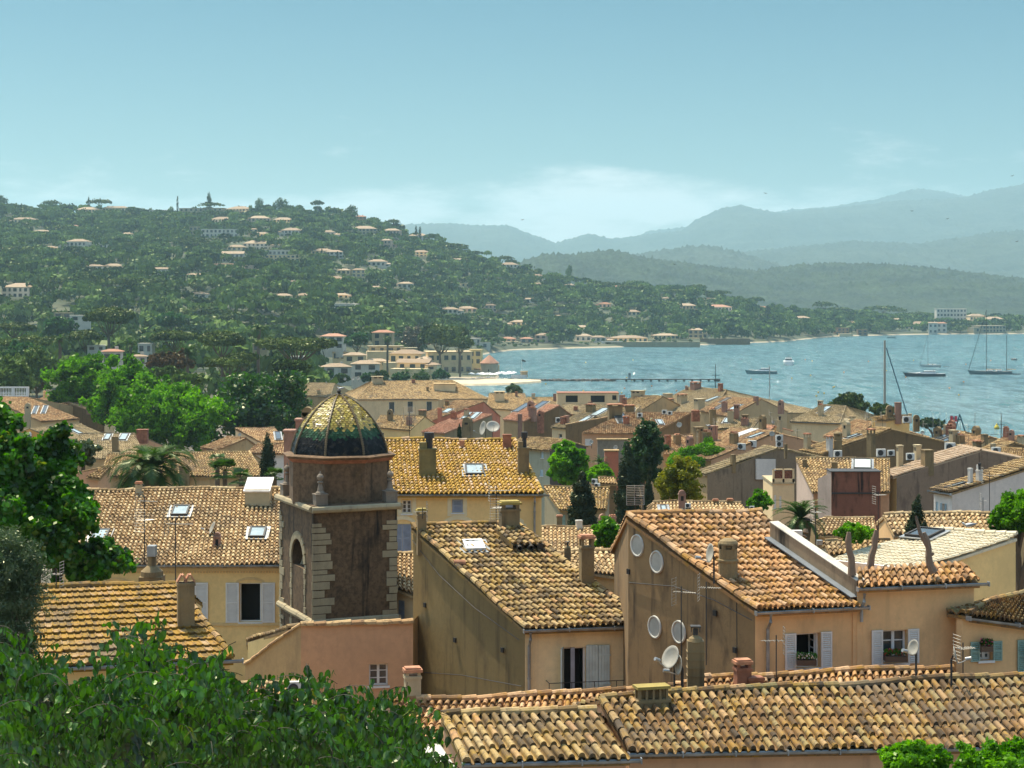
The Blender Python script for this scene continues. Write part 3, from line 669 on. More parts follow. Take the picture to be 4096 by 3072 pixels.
# ------------------------------------------------------------------ near houses
W_ = dict
hA = house('long_house', 'long ochre house with pale tiled roof, three skylights and arched white shuttered windows', 'house', 95, (330, 1959), (1215, 1957), (200, 2256), (1215, 2256),
    wall=P_OCHRE, tiles=TL_PALE, pitch=.215, row=.36, gutter=True, near=True, step=.055, rad=.09,
    wins=[(958, 2332, 1046, 2488, W_(kind='open', shut=SHUT_W, sl=.62, sr=.62)), (690, 2332, 778, 2488, W_(kind='open', shut=SHUT_W, sl=.62, sr=.62)), (420, 2332, 508, 2488, W_(kind='closed', shut=SHUT_W))], tag_='A')
hB = house('yellow_house', 'bright yellow house under a golden lichen roof, right behind the domed tower', 'house', 98, (1440, 1760), (2064, 1757), (1440, 1974), (2173, 1974),
    wall=P_YEL, tiles=TL_GOLD, pitch=.215, row=.36, gutter=True, near=True, step=.055, rad=.09, verge='right',
    wins=[(1608, 2001, 1646, 2054, W_(kind='plain')), (1808, 1998, 1852, 2050, W_(kind='closed', shut=SHUT_B)), (2020, 1996, 2064, 2052, W_(kind='closed', shut=SHUT_B)),
          (1575, 2096, 1645, 2210, W_(kind='closed', shut=SHUT_B)), (1790, 2096, 1876, 2225, W_(kind='closed', shut=SHUT_B)), (2005, 2096, 2080, 2225, W_(kind='closed', shut=SHUT_B))], tag_='B')
hC = house('low_tiled_house', 'low house with a roof of flat tiles covered in orange lichen, behind the hanging branches', 'house', 56, (122, 2354), (712, 2332), (130, 2668), (934, 2632),
    wall=P_OCHRE, tiles=TL_FLAT, flatt=True, gutter=True, near=True, verge='right', tag_='C')
hE = house('blind_gable_house', 'cream house with blue shuttered balcony door and a tall weathered blind gable wall', 'house', 69, (1646, 2108), (2075, 2097), (2100, 2514), (2605, 2496),
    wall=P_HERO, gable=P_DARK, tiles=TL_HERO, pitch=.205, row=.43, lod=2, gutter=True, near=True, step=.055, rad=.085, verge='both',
    wins=[(2252, 2590, 2345, 2775, W_(kind='open', near=False))], tag_='E')
hF = house('porthole_house', 'orange rendered house whose dark gable has round white portholes', 'house', 60.5, (2506, 2065), (3046, 2047), (3028, 2441), (3442, 2420),
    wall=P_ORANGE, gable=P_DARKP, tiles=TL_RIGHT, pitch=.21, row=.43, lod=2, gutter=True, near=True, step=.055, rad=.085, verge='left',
    wins=[(3184, 2535, 3280, 2668, W_(kind='open', shut=SHUT_W, sl=.36, sr=.36))], tag_='F')
hK = house('wide_tiled_house', 'pink walled house nearest the lower edge, with a broad mossy roof of mixed coloured tiles', 'house', 48, (2400, 2795), (4300, 2688), (2521, 3005), (4520, 2972),
    wall=P_PINK, tiles=TL_BOT, pitch=.235, row=.50, lod=2, gutter=True, near=True, step=.055, rad=.095, verge='left', tag_='K')
hL = house('lower_tiled_house', 'small house with a mossy roof, directly left of the broad mossy roof', 'house', 45.5, (1764, 2864), (2386, 2852), (1858, 3046), (2521, 3028),
    wall=P_PINK, tiles=TL_HERO, pitch=.235, row=.48, lod=2, gutter=True, near=True, step=.055, rad=.095, verge='left', tag_='L')
hM = house('narrow_roofed_house', 'house seen only as a pinkish tiled roof strip behind the lower left mossy roof', 'house', 52, (1600, 2802), (2560, 2762), (1520, 2985), (2560, 2960),
    wall=P_PINK, tiles=TL_RIGHT, pitch=.21, row=.36, lod=2, near=True, step=.045, rad=.08, tag_='M')
hN = house('back_strip_house', 'house seen as a strip of tiles between the broad mossy roof and the orange facade', 'house', 51.4, (2780, 2722), (3812, 2676), (2780, 2850), (3840, 2805),
    wall=P_PINK, tiles=TL_RIGHT, pitch=.21, row=.36, lod=2, near=True, step=.045, rad=.08, tag_='N')
hG = house('log_terrace_house', 'orange house with dead tree trunks standing on its terrace behind a short tiled roof', 'house', 56.7, (3430, 2268), (3862, 2256), (3434, 2345), (3920, 2325),
    slope=.28, back='none', wall=P_ORANGE, tiles=TL_RIGHT, pitch=.21, row=.43, lod=2, gutter=True, near=True, step=.055, rad=.08,
    wins=[(3531, 2522, 3628, 2650, W_(kind='plain', shut=SHUT_W, sl=.36, sr=.36))], tag_='G', ridge=False)
hH = house('white_roofed_house', 'mustard yellow house with a pale painted tile roof sloping left', 'house', 76, (3736, 2114), (4068, 2144), (3313, 2235), (3672, 2276),
    slope=.14, back='none', wall=P_OCHRE, tiles=TL_CREAM, pitch=.19, row=.42, lod=1, near=True, step=.03, rad=.05, tag_='H')
hI = house('corner_house', 'apricot house with green shutters and pink window flowers, cut by the right edge', 'house', 57, (3960, 2412), (4420, 2300), (3876, 2462), (4420, 2540),
    wall=P_ORANGE, tiles=TL_BOT, pitch=.2, row=.35, lod=1, near=True, gutter=True, hip0=True,
    wins=[(3918, 2518, 3968, 2640, W_(kind='plain', shut=SHUT_G, sl=.3, sr=.3)), (4105, 2560, 4160, 2680, W_(kind='plain', shut=SHUT_G, sl=.3, sr=.3))], tag_='I')
hJ = house('lean_to_house', 'small peach house squeezed between the stone tower and the blind gable', 'house', 84, (1560, 2212), (1700, 2212), (1560, 2340), (1700, 2395),
    wall=P_CREAM, tiles=TL_PALE, near=True, wins=[(1592, 2400, 1618, 2475, W_(kind='closed', shut=SHUT_B))], tag_='J')
# house with the small white window: pink front, grey side, roof falling to the left
hD = H()
def pink_house():
    Y = 67; r = hD.root = root('pink_house', at(1420, 2700, Y)[:2].tolist() + [24.], 'plain pink rendered house with tile coping and one small white window', 'house')
    A = at(1204, 2495, Y); B = at(1652, 2484, Y + .6); C = A + V3(-2.3, 1.5, 0); fr = hD.fr = Frame(A, B, V3(0, -1, 0))
    q = hit(981, 2652, A, np.cross(C - A, ZUP)); C = q
    w = MB(); a0, zt = fr.im(1476, 2656); a1, zb = fr.im(1552, 2742)
    wall_holes(w, fr, A[2], B[2], 24, [(a0, a1, zb, zt)]); w.build('wall', P_PINK, r); window(fr, r, (a0, a1, zb, zt), 'plain', near=True)
    g = MB(); dn = lambda p, z=24: V3(p[0], p[1], z); g.poly([dn(C), C, A, dn(A)], .5); g.poly([dn(B), B, B + V3(.8, 7, 0), dn(B + V3(.8, 7, 0))], .5); g.build('gable_wall', P_TAN, r)
    rf = MB(); D = B + V3(.6, 7, -1.5); E = C + V3(.3, 7, -1.3); A2 = A + V3(.6, 7, -1.5); dz = V3(0, 0, -.02)
    tiles_quad(rf, A2 + dz, A + dz, C + dz, E + dz); rf.poly([A + dz * 4, B + dz * 4, D + dz * 4, A2 + dz * 4], .3); o = rf.build('roof', TL_TOWN, r)
    c = MB(); cap_row(c, A, B, .13, .42, 6, -.03); cap_row(c, A, C, .09, .4, 6, -.02); c.build('coping', TL_PINK, o)
pink_house()
# low lean-to roof in front of the pink house
hO = house('shed_roof_house', 'low outbuilding with pale curved tiles in front of the grey side wall', 'outbuilding', 60, (960, 2738), (1240, 2730), (900, 2850), (1260, 2862), gz=28, wall=P_TAN, tiles=TL_PALE, lod=2, near=True, rad=.08, tag_='O')
hP = house('hidden_yard_house', 'ochre building with a lean-to roof below the long house, beside the tower foot', 'house', 72, (1150, 2508), (1200, 2505), (985, 2560), (1005, 2650), side='left', back='none', wall=P_OCHRE, tiles=TL_TOWN, tag_='P', near=True)

# portholes in the gable of F
def portholes():
    n = nrm(np.cross(hF.E0 - hF.R0, ZUP)); n = n if n[0] < 0 else -n; n[2] = 0; n = nrm(n); P0 = hF.R0 + hF.u * .06
    a = nrm(np.cross(n, ZUP))
    for (x, y) in ((2550, 2182), (2628, 2248), (2620, 2508), (2717, 2528)):
        c = hit(x, y, P0, n); r = MB(); A = (a, ZUP, n)
        r.lathe(c, [(.30, -.02), (.30, .035), (.345, .05), (.36, .0)], 24, ax=A); o = r.build('porthole', flat('porthole_ring', (.50, .47, .41), .6), hF.root, True)
        g = MB(); g.lathe(c, [(.001, .012), (.30, .014)], 24, ax=A); g.build('pane', flat('porthole_pane', (.38, .36, .31), .5), o)
portholes()
# door leaves and railing of E
def balcony():
    f = hE.fr; r = hE.root
    def rect(x0, y0, x1, y1): a0, z1 = f.im(x0, y0); a1, z0 = f.im(x1, y1); return a0, a1, z0, z1
    pl = flat('pale_blue_door', (.50, .60, .58), .5)
    for i, (x0, x1) in enumerate(((2343, 2390), (2392, 2437))):
        a0, a1, z0, z1 = rect(x0, 2580, x1, 2770); m = MB(); n = 4
        for k in range(n): w = (a1 - a0) / n; bx(m, f, a0 + w * k + .006, a0 + w * (k + 1) - .006, z0, z1, .03, .075)
        bx(m, f, a0, a1, z0 + .02, z1 - .02, .022, .05)
        if i: bx(m, f, a0 + .02, a1 + .03, z1 - .35, z1 - .31, .075, .09); bx(m, f, a0 + .02, a1 + .03, z0 + .28, z0 + .32, .075, .09)
        m.build('shutter', pl, r)
    a0, a1, z0, z1 = rect(2221, 2590, 2252, 2770); m = MB()
    d = nrm(f.a * -.35 + f.n * .94); c = f.p(a1, (z0 + z1) / 2) + d * .22; m.box(c, (.44, .045, z1 - z0), (d, np.cross(ZUP, d), ZUP)); m.build('shutter', pl, r)
    a0, a1, z0, z1 = rect(2284, 2590, 2300, 2770); m = MB(); bx(m, f, a0, a1, z0, z1, -.1, -.04); m.build('door_frame', SHUT_B, r)
    a0, a1, z0, z1 = rect(2184, 2728, 2510, 2775); m = MB(); bx(m, f, a0, a1, z0 - .12, z0, 0, .5); m.build('balcony_slab', CHIM, r)
    a0, a1, z0, z1 = rect(2184, 2722, 2540, 2775); g = MB()
    for z in (z1, z0 + .12): g.tube([f.p(a0, z, .48), f.p(a1, z, .48)], .014, 5); g.tube([f.p(a0, z, .02), f.p(a0, z, .48)], .014, 5); g.tube([f.p(a1, z, .02), f.p(a1, z, .48)], .014, 5)
    for k in range(5): a = a0 + (a1 - a0) * k / 4; g.tube([f.p(a, z0, .48), f.p(a, z1, .48)], .014, 5)
    g.build('railing', IRON, r)
balcony()
def arches():
    f = hA.fr
    def arc(h, x0, x1, yt, rise, mat, w=.16, foot=None, name='window_arch'):
        f = h.fr; a0, z = f.im(x0, yt); a1, _ = f.im(x1, yt); m = MB(); n = 14; R = rise
        pts = [(a0 + (a1 - a0) * k / n, z + R * math.sin(math.pi * k / n) ** .8) for k in range(n + 1)]
        for k in range(n):
            (xa, za), (xb, zb) = pts[k], pts[k + 1]
            P = [f.p(xa, za, .035), f.p(xb, zb, .035), f.p(xb, zb + w, .035), f.p(xa, za + w, .035)]; Q = [p - f.n * .04 for p in P]
            m.poly(P); m.poly([P[3], P[2], Q[2], Q[3]]); m.poly([P[1], P[0], Q[0], Q[1]])
        if foot:
            _, zf = f.im(x0, foot)
            for a in (a0 - w * .6, a1): bx(m, f, a, a + w * .6, zf, z + .05, 0, .035)
        m.build(name, mat, h.root)
    lt = plaster('surround_render', (.68, .48, .22), amt=.08)
    for x0, x1 in ((945, 1058), (678, 790), (408, 520)): arc(hA, x0, x1, 2332, .16, lt, .1)
    pale = plaster('pale_surround', (.84, .72, .46), amt=.05)
    for x0, x1 in ((1562, 1660), (1775, 1892), (1990, 2095)): arc(hB, x0, x1, 2100, .26, pale, .2, 2240)
    for x0, y0, x1, y1 in ((1790, 1990, 1868, 2064), (2002, 1986, 2080, 2066), (1590, 1986, 1665, 2062)):
        f = hB.fr; a0, z1 = f.im(x0, y0); a1, z0 = f.im(x1, y1); m = MB(); d = .19
        for q in ((a0, a0 + d, z0, z1), (a1 - d, a1, z0, z1), (a0 + d, a1 - d, z0, z0 + d * .8), (a0 + d, a1 - d, z1 - d * .5, z1)): bx(m, f, *q, 0, .02)
        m.build('window_surround', pale, hB.root)
    # dentil band, pilaster and string course of the long house
    f = hA.fr; m = MB(); _, zt = f.im(600, 2284); 
    bx(m, f, .1, f.L - .05, zt, zt + .1, 0, .1); bx(m, f, .1, f.L - .05, zt + .1, zt + .16, 0, .16)
    for a in np.arange(.2, f.L - .2, .13): bx(m, f, a, a + .07, zt - .09, zt, 0, .06)
    bx(m, f, f.L - .32, f.L - .05, hA.g, zt, 0, .05); _, zc = f.im(600, 2492); bx(m, f, .1, f.L - .35, zc - .12, zc, 0, .07)
    m.build('cornice', lt, hA.root)
arches()
_, zt = hF.fr.im(3070, 2455); downpipe(hF, hF.fr.im(3066, 2455)[0], zt, zt - 4.5)
_, zt = hE.fr.im(2112, 2530); downpipe(hE, .12, zt, zt - 3.6, mat=ZINC)
_, zt = hB.fr.im(2140, 1990); downpipe(hB, hB.fr.im(2138, 1990)[0], zt, zt - 6)
_, zt = hG.fr.im(3445, 2375); downpipe(hG, .1, zt, zt - .8)
# skylights and chimneys

skylight(hA, 722, 2050, 66, 1.15); skylight(hA, 400, 2146, 66, 1.15); skylight(hA, 1030, 2137, 66, 1.15)
skylight(hB, 1898, 1886, 74, 1.3, openn=1); skylight(hE, 1895, 2192, 80, .8, WGL)
skylight(hH, 3700, 2142, 110, 1.3, GLASS)
chimney(hC, 743, 2500, 66, 205, 'pots', CHIM, .9)
chimney(hB, 1710, 1895, 68, 165, 'pipe', plaster('lichen_chimney', (.24, .19, .07), (.05, .04, .02), .6), .7)
chimney(hB, 2093, 1888, 44, 160, 'pipe', CHIM, .9); chimney(hB, 2028, 1785, 33, 48, 'plain', BRICK); chimney(hB, 1848, 1786, 12, 24, 'plain', TERR)
chimney(hE, 1686, 2130, 36, 92, 'slab', CHIM, .9, capmat=flat('lichen_slab', (.32, .24, .06), .9)); chimney(hE, 2037, 2125, 74, 118, 'slab', CHIM, .8, capmat=flat('lichen_slab', (.32, .24, .06), .9))
chimney(hE, 2346, 2325, 52, 182, 'slab', CHIM, .9); chimney(hE, 2549, 2462, 40, 145, 'plain', CHIM, .9)
chimney(hF, 2912, 2306, 84, 152, 'round', CHIM)
chimney(hA, 869, 2178, 28, 42, 'arch', CHIMP, 1.1); chimney(hA, 555, 1975, 24, 46, 'slab', CHIMC)
chimney(hN, 2970, 2760, 60, 118, 'slab', BRICK, .8); chimney(hN, 3020, 2768, 60, 62, 'plain', BRICK, .8); chimney(hK, 2606, 2815, 128, 74, 'open', CHIM, .45, capmat=flat('lichen_slab', (.32, .24, .06), .9))
chimney(hM, 1650, 2792, 62, 118, 'slab', CHIMC, .8)
# raised tile hood with two vent pipes on E
def hood():
    r = hE.root; L = [hit(x, y, hE.R0 + hE.n * .28, hE.n) for x, y in ((1985, 2112), (2080, 2096), (2180, 2172), (2052, 2178))]
    m = MB(); tiles_quad(m, L[0], L[1], L[2], L[3], .2, .34, .08, .045, 2); P = [p - hE.n * .03 for p in L]; Q = [p - hE.n * .2 for p in L]
    m.poly(P, .2)
    for i in (0, 1, 3): k = (i + 1) % 4; m.poly([P[i], P[k], Q[k], Q[i]], .3)
    o = m.build('roof_hood', TL_HERO, r)
    q = MB()
    for t in (.2, .55, .85):
        c = L[3] * (1 - t) + L[2] * t - hE.n * .12 - hE.dv * .25
        if t < .8: q.lathe(c, [(.11, 0), (.11, .38), (.085, .38), (.085, .02)], 14, ax=(hE.u, np.cross(hE.dv, hE.u), hE.dv))
        else: q.box(c + hE.dv * .15, (.2, .3, .22), (hE.u, hE.dv, hE.n))
    q.build('vent_pipe', flat('soot', (.06, .05, .04), .8), o)
    b = MB(); c = hit(1838, 2250, hE.R0 + hE.n * .1, hE.n); b.lathe(c, [(.09, -.2), (.11, .2), (.09, .2), (.07, -.2)], 10, ax=(nrm(hE.dv), hE.n, nrm(hE.u + hE.dv * .2))); b.build('loose_tile', TERR, hE.roof)
hood()
# white dormer hatch on A
def hatch():
    P = hit(1034, 2003, hA.R0, hA.n); m = MB(); w = 98 / F * P[1]
    m.box(P + ZUP * .22, (w, 1.3, .8), (hA.u, np.cross(ZUP, hA.u), ZUP)); o = m.build('roof_hatch', CHIMC, hA.root)
    t = MB(); t.box(P + V3(0, .1, .78), (w * 1.08, 1.7, .07), (hA.u, nrm(V3(0, 1, .32)), nrm(V3(0, -.32, 1)))); t.build('hatch_lid', flat('painted_metal', (.80, .76, .73), .4), o)
    t = MB(); t.box(P + V3(0, .1, .83), (w * 1.08, .03, .03), (hA.u, nrm(V3(0, 1, .32)), nrm(V3(0, -.32, 1)))); t.build('seam', flat('painted_metal', (.80, .76, .73), .4), o)
hatch()
# white topped parapet between F and G
def parapet():
    A = hit(3080, 2160, hF.R0, hF.n); B = hit(3428, 2400, hF.R0, hF.n); d = nrm(B - A); hv = nrm(d * V3(1, 1, 0)); s = V3(hv[1], -hv[0], 0); s = s if s[0] > 0 else -s
    hgt = .55; wd_ = .30; r = root('parapet_wall', A, 'stained parapet wall with a white top running down between two orange roofs', 'parapet wall')
    def prof(z0, z1, w0, w1, nm, mt, par):
        m = MB(); P = [A + s * w0 + ZUP * z0, B + s * w0 + ZUP * z0, B + s * w1 + ZUP * z0, A + s * w1 + ZUP * z0]; Q = [p + ZUP * (z1 - z0) for p in P]
        m.poly(Q); m.poly(P[::-1])
        for i in range(4): k = (i + 1) % 4; m.poly([P[i], P[k], Q[k], Q[i]])
        return m.build(nm, mt, par)
    prof(-1.2, hgt, 0, wd_, 'wall', plaster('parapet_render', (.36, .25, .15), (.05, .035, .02), .7, .9), r); prof(hgt + .002, hgt + .03, -.02, wd_ + .02, 'coping', plaster('worn_white', (.62, .57, .48), amt=.35), r)
    m = MB(); m.box(A - s * .12 + d * (np.linalg.norm(B - A) / 2) + hF.n * .1, (np.linalg.norm(B - A), .24, .03), (d, s, hF.n)); m.build('lead_flashing', flat('lead', (.17, .19, .21), .6), r)
    return A, B, s
PA, PB, PS = parapet()
def terrace():
    f = hG.fr; r = hG.root
    z = at(3600, 2262, 56)[2] - .25
    m = MB(); P = [hG.R0 + V3(-.3, 0, 0), hG.R1, hG.R1 + V3(.6, 5.5, 0), hG.R0 + V3(-2.6, 5.5, 0)]; P = [V3(p[0], p[1], hG.R0[2] - .35) for p in P]
    P = [p - ZUP * .6 for p in P]; m.poly(P); o = m.build('terrace', P_TAN, r)
    w = MB()
    for a, b in ((P[1], P[2]), (P[2], P[3]), (P[3], P[0])): w.poly([V3(a[0], a[1], hG.g), a + ZUP * .02, b + ZUP * .02, V3(b[0], b[1], hG.g)])
    w.build('side_wall', P_ORANGE, r)
    # white upstand behind the tile strip, and the white wall end at the top
    q = MB(); a_ = [at(3325, 2240, 58.6), at(3722, 2284, 58.2), at(3722, 2305, 58.2), at(3400, 2305, 58.6)]; q.poly(a_); q.poly([p + V3(0, .2, 0) for p in a_][::-1]); q.poly([a_[0], a_[1], a_[1] + V3(0, .2, 0), a_[0] + V3(0, .2, 0)]); q.build('upstand', P_WHITE, r)
    for (x0, y0, x1, y1, Y, nm) in ((3110, 2121, 3208, 2180, 60, 'white_wall'),):
        A = at(x0, y0, Y); B = at(x1, y1, Y); q = MB(); zt = A[2]; q.box(V3((A[0] + B[0]) / 2, Y, (A[2] + B[2]) / 2), (B[0] - A[0], .2, A[2] - B[2])); q.build(nm, P_WHITE, r)
terrace()
LOGM = plaster('dead_wood', (.24, .16, .105), (.05, .04, .03), .6)
def log(x, y0, y1, Y, lean, fork, label):
    b = at(x, y0, Y); t = at(x + lean, y1, Y + .1); m = MB(); P = [b * (1 - k) + t * k + V3(RS.gauss(0, .03), 0, 0) for k in np.linspace(0, 1, 6)]; m.tube(P, [.125, .11, .10, .09, .095, .06], 8)
    if fork: q = P[3]; m.tube([q, q + V3(fork * .25, 0, .45), q + V3(fork * .36, .1, .95)], [.075, .06, .035], 7); q = P[2]; m.tube([q, q + V3(-fork * .15, 0, .1)], [.07, .04], 6)
    o = m.build('dead_trunk', LOGM); tag(o, label, 'dead trunk', 'dead trunks standing on the terrace')
q_ = MB(); A_, B_ = at(3412, 2425, 55.62), at(3452, 2425, 55.62); q_.box(V3((A_[0] + B_[0]) / 2, 55.75, 29.3), (B_[0] - A_[0], .2, 13.)); q_.build('wall_return', P_ORANGE, hG.root)
log(3408, 2302, 2128, 56, -16, 0, 'straight dead trunk at the top end of the tiled strip, nearest the parapet')
log(3484, 2290, 2120, 57, 20, 0, 'knobbly dead trunk second from the parapet on the terrace')
log(3730, 2290, 2130, 56, -34, -1, 'forked dead trunk leaning left in front of the pale painted roof')
log(3205, 2190, 2115, 60, 18, 0, 'short dead trunk beside the small white wall, farthest left')
# ------------------------------------------------------------------ chapel tower with glazed dome
def tower():
    Yc = 80.; k = Yc / F; th = math.radians(21.6)
    corner = at(1253, 2500, 78.6); a = V3(math.cos(th * .55), math.sin(th * .55), 0); side = 335 * 78.6 / F / math.cos(th * .55)
    # a = direction of the front face, b = direction of the left face going back
    b = V3(-a[1], a[0], 0); 
    lw = 133 * 78.6 / F      # projected width of the left face -> real length from the angle
    a = nrm(V3(.927, .375, 0)); b = nrm(V3(-a[1], a[0], 0))
    S = side / 1.0; Lr = at(1120, 2200, 80)[0]; 
    c0 = V3(corner[0], corner[1], 0)
    # width so that the right edge lands at sx 1588 and the left edge at sx 1120
    def sxof(p): return CX + F * p[0] / p[1]
    lo, hi = 2., 8.
    for _ in range(40):
        m = (lo + hi) / 2
        if sxof(c0 + a * m) < 1588: lo = m
        else: hi = m
    W = lo; lo, hi = 1., 12.
    for _ in range(40):
        m = (lo + hi) / 2
        if sxof(c0 + b * m) > 1120: lo = m
        else: hi = m
    D = min(lo, W * 1.7)
    z = lambda sy, Y=79.: CAMZ - (sy - HY) / F * Y
    z0, zc, zd = z(2560), z(2036), z(1818); zf = 20.
    cen = c0 + a * W / 2 + b * D / 2
    r = root('bell_tower', V3(cen[0], cen[1], zf), 'dark weathered square bell tower with a dome of yellow, green and black glazed scale tiles', 'tower')
    P = [c0, c0 + a * W, c0 + a * W + b * D, c0 + b * D]
    def ringpoly(mb, P, z0, z1, out0=0., out1=0., cap=False):
        c = np.mean(P, 0); f = lambda p, o: p + nrm(p - c) * o * 1.41
        n = len(P)
        for i in range(n):
            j = (i + 1) % n; A, B = P[i], P[j]
            mb.poly([V3(*f(A, out0)[:2], z0), V3(*f(B, out0)[:2], z0), V3(*f(B, out1)[:2], z1), V3(*f(A, out1)[:2], z1)], .5)
        if cap: mb.poly([V3(*f(p, out1)[:2], z1) for p in P], .5)
    # shaft: left face has an arched niche
    fl = Frame(P[0], P[3], V3(-1, -.3, 0)); ff = Frame(P[0], P[1], V3(0, -1, 0))
    sh = MB(); k = [Frame(P[1], P[2], V3(1, 0, 0)), Frame(P[2], P[3], V3(0, 1, 0))]
    for f in (ff, k[0], k[1]): sh.poly([f.p(0, zf), f.p(f.L, zf), f.p(f.L, zc), f.p(0, zc)], .5)
    na0, nz1 = fl.im(1217, 2156); na1, nz0 = fl.im(1170, 2254); na0, na1 = sorted((na0, na1)); nz1 -= .12
    wall_holes(sh, fl, zc, zc, zf, [(na0, na1, nz0, nz1)], .6)
    # arch head filled to a curve
    m_ = (na0 + na1) / 2; rw = (na1 - na0) / 2
    for i in range(8):
        t0, t1 = math.pi * i / 8, math.pi * (i + 1) / 8
        q = [fl.p(m_ + rw * math.cos(t0), nz1 - rw + rw * math.sin(t0), .002), fl.p(m_ + rw * math.cos(t1), nz1 - rw + rw * math.sin(t1), .002), fl.p(m_ + rw * math.cos(t1), nz1, .002), fl.p(m_ + rw * math.cos(t0), nz1, .002)]
        sh.poly(q, .5)
    sh.build('shaft', TOWERW, r)
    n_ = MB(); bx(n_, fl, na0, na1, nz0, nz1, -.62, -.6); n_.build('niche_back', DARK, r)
    n_ = MB(); n_.lathe(fl.p(m_, nz0 + .1, -.35), [(.26, 0), (.22, .1), (.16, .3), (.12, .42), (.04, .46)], 12); n_.build('bell', flat('bronze', (.12, .10, .06), .5, .6), r)
    # quoins
    q = MB()
    def stone(f, a0, a1, z0, z1, o=.03):
        j = .018; bx(q, f, a0 + j, a1 - j * RS.uniform(.5, 4), z0 + j * RS.uniform(.6, 1.6), z1 - j, -.05, o + RS.random() * .025, RS.random())
        mids = [f.p((a0 + a1) / 2, (z0 + z1) / 2, o)]
    zz = zc - .55
    while zz > z0 - 2:
        hh = RS.uniform(.17, .36)
        lw1 = RS.choice([.42, .52, .72, .86]) * RS.uniform(.85, 1.15); stone(ff, -.035, lw1, zz - hh, zz)
        stone(ff, ff.L - RS.choice([.36, .48, .66]), ff.L + .035, zz - hh, zz)
        lw2 = RS.uniform(.15, .42); stone(fl, 0.0, lw2 * .0 + .1, zz - hh, zz)
        stone(fl, fl.L - RS.choice([.3, .5, .75]), fl.L + .03, zz - hh, zz); zz -= hh
    zz = nz1 - rw
    # voussoirs and jamb stones of the niche
    for i in range(9):
        t = math.pi * (i + .5) / 9; c = fl.p(m_ + (rw + .16) * math.cos(t), nz1 - rw + (rw + .18) * math.sin(t), .02); d = fl.a * math.cos(t) + ZUP * math.sin(t); e = np.cross(fl.n, d)
        q.box(c, (.30, (rw + .2) * math.pi / 9 * .94, .08), (d, e, fl.n), RS.random())
    while zz > z0 - 1:
        hh = RS.uniform(.18, .3)
        stone(fl, na0 - RS.choice([.22, .34]), na0 - .005, zz - hh, zz, .025); stone(fl, na1 + .005, na1 + RS.choice([.22, .36]), zz - hh, zz, .025); zz -= hh
    q.build('quoins', STONE, r)
    # torus cornices
    def torus(zc_, out, rad, nm, mat=STONE, P=P):
        m = MB(); c = np.mean(P, 0); Q = [p + nrm(p - c) * out * 1.41 for p in P]; n = len(Q)
        for i in range(n):
            A, B = Q[i], Q[(i + 1) % n]; L = np.linalg.norm(B - A); kk = max(2, int(L / .62))
            for s in range(kk):
                p = A + (B - A) * s / kk; e = A + (B - A) * (s + .985) / kk; dz = RS.gauss(0, .006); m.tube([V3(p[0], p[1], zc_ + dz), V3(e[0], e[1], zc_ + dz)], rad * RS.uniform(.95, 1.05), 8)
        m.build(nm, mat, r)
    torus(zc + .02, .12, .14, 'cornice'); torus(z(2492, 78.6) , .04, .15, 'plinth_moulding')
    m = MB(); ringpoly(m, P, zc, zc + .16, .1, .0, True); m.build('ledge', TOWERW, r)
    # octagonal drum: projected from sx 1162 to 1550
    Yd = cen[1]; dc = V3((1356 - CX) / F * Yd, Yd, 0); R = (1550 - 1162) / 2 / F * Yd / math.cos(math.pi / 8) * .985
    O = [dc + V3(math.cos(t), math.sin(t), 0) * R for t in [math.radians(-90 + 12) + math.pi / 8 + i * math.pi / 4 for i in range(8)]]
    zt = z(2034, Yd); zb_ = z(1836, Yd)
    m = MB(); ringpoly(m, O, zc + .05, zb_, 0, 0); m.build('drum', DRUMW, r)
    m = MB(); ringpoly(m, O, zb_ - .02, zb_ + .07, .03, .10, True); ringpoly(m, O, zb_ + .07, zb_ + .14, .1, .16, True); m.build('brick_course', BRICK, r)
    m = MB(); ringpoly(m, O, zb_ + .142, zb_ + .24, .16, .22, True); ringpoly(m, O, zb_ + .245, zb_ + .30, .17, .05, True); m.build('drum_cornice', DRUMW, r)
    # dome: eight gores with scale tiles; profile radius over height
    z_b = zb_ + .26; z_a = z(1578, Yd); Hh = z_a - z_b; R0 = (1538 - 1176) / 2 / F * Yd / math.cos(math.pi / 8)
    def rad(t): return R0 * max(0., (1 - t ** 1.6)) ** .67
    tl = MB(); ribs = MB(); rows = 34; scales = {'y': MB(), 'g': MB(), 'k': MB()}
    s_ = np.linspace(0, 1, 400); rr = np.array([rad(t) for t in s_]); arc = np.concatenate([[0], np.cumsum(np.hypot(np.diff(s_) * Hh, np.diff(rr)))]); 
    ts = np.interp(np.linspace(0, arc[-1], rows + 1), arc, s_)
